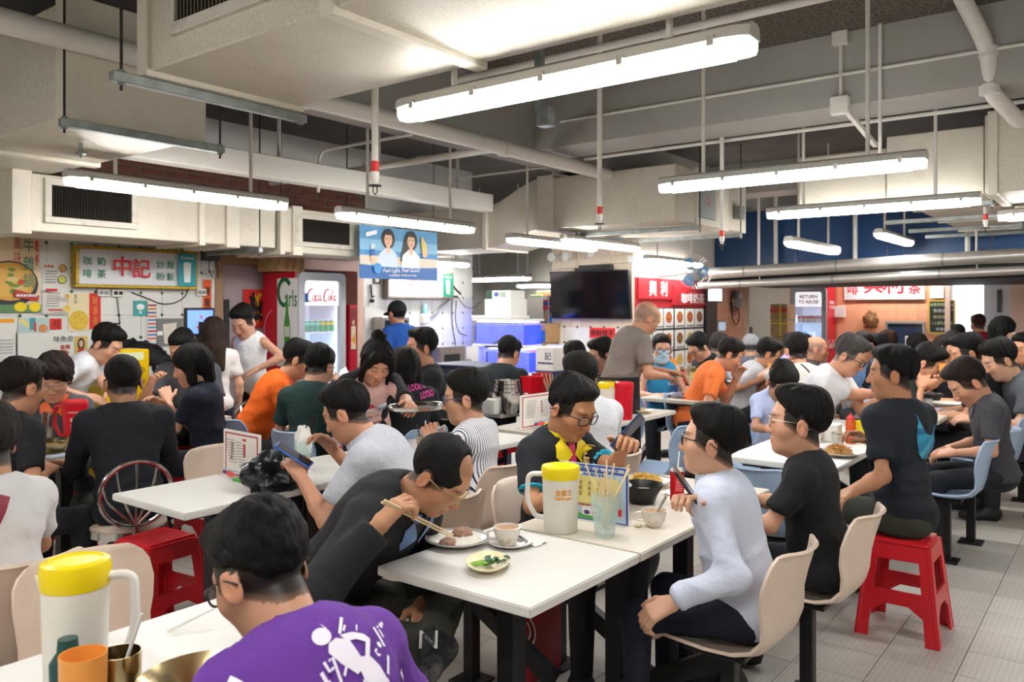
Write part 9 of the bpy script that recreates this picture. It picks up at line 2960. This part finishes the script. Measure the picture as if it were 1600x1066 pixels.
decal('purple', p, Vector(d['P3']) + Vector((0.05, 0, 0)) - Uq * 0.13, (1, 0, 0), Uq, depth=0.5)
p = Print()
p.poly([(-0.03, -0.17), (0.04, -0.17), (0.03, 0.02), (-0.02, 0.09), (-0.055, 0.06)], hexc('e9e6ee'))
decal('purple', p, Vector(d['P3']) + Vector((-0.15, 0, 0)) - Uq * 0.14, (1, 0, 0), Uq, depth=0.5, name='white_side_panel')
d = info('nike')
TQ = (hexc('1f7fa8'), hexc('3aa0c4'), hexc('176a96'), hexc('2a90b4'))
p = Print()
sx, sz = 0.00072, 0.00052
m_ = lambda x, y: ((x - 1285) * sx, -(y - 560) * sz)
L_ = [(1180, 330), (1185, 400), (1172, 450), (1166, 520), (1168, 600), (1185, 690), (1230, 742), (1300, 752)]
R_ = [(1184, 335), (1205, 410), (1225, 470), (1250, 512), (1300, 530), (1345, 505), (1402, 438), (1404, 540)]
for i in range(len(L_) - 1):
 p.poly([m_(*L_[i]), m_(*L_[i + 1]), m_(*R_[i + 1]), m_(*R_[i])], TQ[i % 4])
p.poly([m_(1300, 752), m_(1404, 540), m_(1402, 600), m_(1370, 680)], TQ[1])
decal('nike', p, Vector(d['P2']) + Vector((0.06, -0.1, 0.03)), (1, 0, 0), Vector(d['Rt'][:, 2]), depth=0.4)
d = info('lookout')
p = Print().text('LOOK OUT!', 0, 0.03, 0.042, hexc('e84aa8'), 0.02, wid=0.19).text('LOTSO', 0.035, -0.03, 0.045, hexc('e84aa8'), 0.02, wid=0.11)
decal('lookout', p, Vector(d['P2']) + Vector((0.075, -0.1, 0.16)), (1, 0, 0.12), (0, 0, 1), depth=0.4)
d = info('traywoman')
p = Print()
for i, (x, cA, cB) in enumerate(((-0.075, hexc('b88a5a'), hexc('d8b88a')), (0.0, hexc('d8505a'), hexc('e8e0e0')), (0.075, hexc('e0e4ea'), hexc('8a96b8')))):
 p.poly([(x - 0.022, -0.02), (x + 0.022, -0.02), (x + 0.028, 0.015), (x - 0.028, 0.015)], cB).disc(x, 0.022, 0.028, cA, 0.02)
p.text('Summer M', -0.01, -0.06, 0.022, hexc('5a4448'), 0.0)
decal('traywoman', p, Vector(d['P1']) * 0.5 + Vector(d['P2']) * 0.5 + Vector((0, 0.1, 0)), (-1, 0, 0), Vector(d['Rt'][:, 2]), depth=0.4)
d = info('fluffy')
p = Print().poly([(-0.025, -0.02), (0.025, -0.02), (0, 0.03)], hexc('ef6c28')).disc(0, -0.004, 0.008, hexc('4a4d54'))
decal('fluffy', p, Vector(d['P2']) + Vector((-0.06, 0.1, 0.06)), (-1, 0, 0), (0, 0, 1), depth=0.4, name='logo')
d = info('polo')
p = Print()
gd = (hexc('d8b45a'), hexc('e8cf8a'), hexc('b8543a'), hexc('4a8a6a'))
for i in range(26):
 a, q = i * 2.4, 0.038 * math.sqrt(i / 26)
 p.disc(q * math.cos(a) * 0.8, q * math.sin(a) * 1.1, 0.007, gd[i % 4] if i < 9 else gd[i % 2], n=7)
p.stroke([(-0.03 + 0.006 * i, 0.046 + 0.008 * math.sin(i * 0.314)) for i in range(11)], 0.004, gd[0])
decal('polo', p, Vector(d['P2']) + Vector((-0.085, 0.1, 0.07)), (-1, 0, 0), (0, 0, 1), depth=0.06, name='crest')
p = Print().rect(-0.018, -0.09, 0.018, 0.14, hexc('d8386e'))
decal('polo', p, Vector(d['P2']) + Vector((0.0, 0.1, 0.03)), (-1, 0, 0), Vector(d['Rt'][:, 2]), depth=0.4, name='pink_placket')
def sleeve_band(key, col, q0, q1, name, r=0.0665):
 d = info(key)
 for i in (0, 1):
  a, e, w2 = d['arms'][i]
  f = Field(np.minimum(a, e) - 0.1, np.maximum(a, e) + 0.1, 0.009)
  f.add(Cut(Cone(a, e, r * d['s'], r * 0.96 * d['s']), [(a + (e - a) * q1, e - a), (a + (e - a) * q0, a - e)]), 0)
  np_obj(name, PEOPLE[key][0], [f.nets()], clothmat(col))
def lapels(key, col):
 d = info(key)
 R3 = d['R3']
 p = Print()
 for q in (-1, 1):
  p.poly([(q * x, y) for x, y in ((0.006, 0.0), (0.05, 0.075), (0.085, 0.05), (0.085, 0.0), (0.05, -0.04))], hexc(col))
 decal(key, p, Vector(d['P3']) + Vector(R3[:, 1]) * 0.1 - Vector(R3[:, 2]) * 0.045, (-1, 0, 0), Vector(R3[:, 2]) + Vector(R3[:, 1]) * -0.5, depth=0.05, off=0.006, name='collar_lapels')
for k_, c_ in (('polo', 'f2dc1c'), ('old', '5f7fae'), ('charcoal', '45444a'), ('blueshirt', 'bcc8e6'), ('gpolo', 'c2c5cc'), ('fluffy', 'ef6c28')):
 lapels(k_, c_)
sleeve_band('polo', '35b4d8', 0.68, 0.73, 'sleeve_trim', 0.0635)
d = info('buttons')
p = Print().disc(-0.045, 0.09, 0.011, BLACK).disc(0.045, 0.1, 0.011, BLACK).disc(0.0, 0.02, 0.022, BLACK, 0.03)
decal('buttons', p, Vector(d['P1']) * 0.4 + Vector(d['P2']) * 0.6 + Vector((0, 0.1, 0)), (-1, 0, 0), Vector(d['Rt'][:, 2]), depth=0.4)
d = info('orange2')
p = Print().stroke([(0.0, 0.05), (0.015, 0.02), (-0.01, 0.0), (0.02, -0.03), (0.0, -0.06)], 0.03, BLACK).stroke([(0.02, 0.0), (0.05, -0.05)], 0.015, hexc('f0d8c8'))
decal('orange2', p, Vector(d['P1']) * 0.4 + Vector(d['P2']) * 0.6 + Vector((0.06, 0.1, 0)), (-1, 0, 0), Vector(d['Rt'][:, 2]), depth=0.4)
d = info('masked')
p = Print().text('Trm', 0, 0, 0.03, WHITE, 0.01)
decal('masked', p, Vector(d['P2']) + Vector((-0.08, 0.1, -0.02)), (-1, 0, 0), (0, 0, 1), depth=0.4)
d = info('strap')
p = Print().stroke([(-0.13, -0.12), (-0.07, 0.02), (-0.02, 0.12)], 0.034, hexc('8a2a3a'))
decal('strap', p, Vector(d['P2']) + Vector((0.0, -0.1, 0.02)), (1, 0, 0), Vector(d['Rt'][:, 2]), depth=0.4, name='bag_strap')
d = info('phoneback')
p = Print().stroke([(0.14, -0.22), (0.06, 0.0), (-0.06, 0.2)], 0.018, hexc('3a3a3c'))
decal('phoneback', p, Vector(d['P2']) + Vector((0.02, -0.1, 0.02)), (1, 0, 0), Vector(d['Rt'][:, 2]), depth=0.4, name='shoulder_strap')
d = info('cord')
t = PEOPLE['cord'][0]
P3_ = d['P3']
MB().tube([P3_ + V(0.085 * math.cos(a), 0.02 + 0.075 * math.sin(a), 0.01 - 0.05 * max(0, math.sin(a))) for a in [6.2832 * i / 24 for i in range(24)]], 0.003, 5, closed=True).build('neck_cord', mat('gold_cord', hexc('b8904a'), 0.5), t, world=False)
d = info('rightblack')
MB().tube([d['P3'] + V(0.075 * math.cos(a), 0.0 + 0.07 * math.sin(a), 0.015 - 0.04 * math.sin(a)) for a in [6.2832 * i / 24 for i in range(24)]], 0.004, 5, closed=True).build('lanyard', mat('olive_cord', hexc('8a7a4a'), 0.6), PEOPLE['rightblack'][0], world=False)
d = info('old')
M_ = rootmat(PEOPLE['old'][0])
q = M_ @ Vector((0.13, 0.5, 0.55))
n_ = (Vector((0, 0, CAM_H)) - q).normalized()
ex_ = Vector((SN, -CS, 0))
Print().text('N', 0, 0, 0.05, hexc('c8c8c8'), 0.0, wid=0.055).text('N', 0, 0, 0.036, hexc('26272b'), 0.0, wid=0.036).build('shoe_mark', PEOPLE['old'][0], q + n_ * 0.05, ex_, n_.cross(ex_), PRINT)
# hood of the black jacket
d = info('hoodie')
f = Field(d['P3'] - 0.3, d['P3'] + 0.3, 0.013)
c_ = d['P3'] + V(0, -0.085, -0.06)
f.add(Ell(c_, (0.13, 0.07, 0.12)), 0)
f.add(Cone(c_ + V(-0.11, 0.06, 0.07), c_ + V(0.11, 0.06, 0.07), 0.04), 0.05)
f.sub(Cone(d['P3'] + V(0, 0, 0.0), d['P3'] + d['dn'] * 0.2, 0.07, 0.09), 0.01)
np_obj('hood', PEOPLE['hoodie'][0], [f.nets()], clothmat('1a1b22'))
# apron of the bald man
d = info('apron')
t = PEOPLE['apron'][0]
b = MB()
zt = d['zp'] + 0.14
n = 20
vs_ = []
for zz in (zt, zt - 0.2, zt - 0.42, 0.45):
 for i in range(n + 1):
  a = math.radians(-25 + 230 * i / n)
  f_ = 1.0 + 0.12 * (zt - zz)
  vs_.append((0.188 * f_ * math.cos(a), 0.165 * f_ * math.sin(a) + 0.02, zz))
fs = [(j * (n + 1) + i, j * (n + 1) + i + 1, (j + 1) * (n + 1) + i + 1, (j + 1) * (n + 1) + i) for j in range(3) for i in range(n)]
b.add(vs_, fs)
b.build('apron', clothmat('1e1e20'), t, world=False, smooth=80)
MB().tube([(0.19 * math.cos(a), 0.165 * math.sin(a) + 0.01, zt - 0.01) for a in [6.2832 * i / 30 for i in range(30)]], 0.008, 5, closed=True).build('apron_string', clothmat('1e1e20'), t, world=False)
for s in (-1, 1):
 MB().tube([(0.02 * s, -0.16, zt - 0.01), (0.07 * s, -0.19, zt - 0.05), (0.05 * s, -0.185, zt - 0.16)], [0.012, 0.02, 0.014], 6).build('apron_bow', clothmat('4a4644'), t, world=False)
# orange sleeves of the fluffy haired man's shirt
sleeve_band('fluffy', 'ef6c28', 0.03, 0.74, 'orange_sleeve', 0.0655)
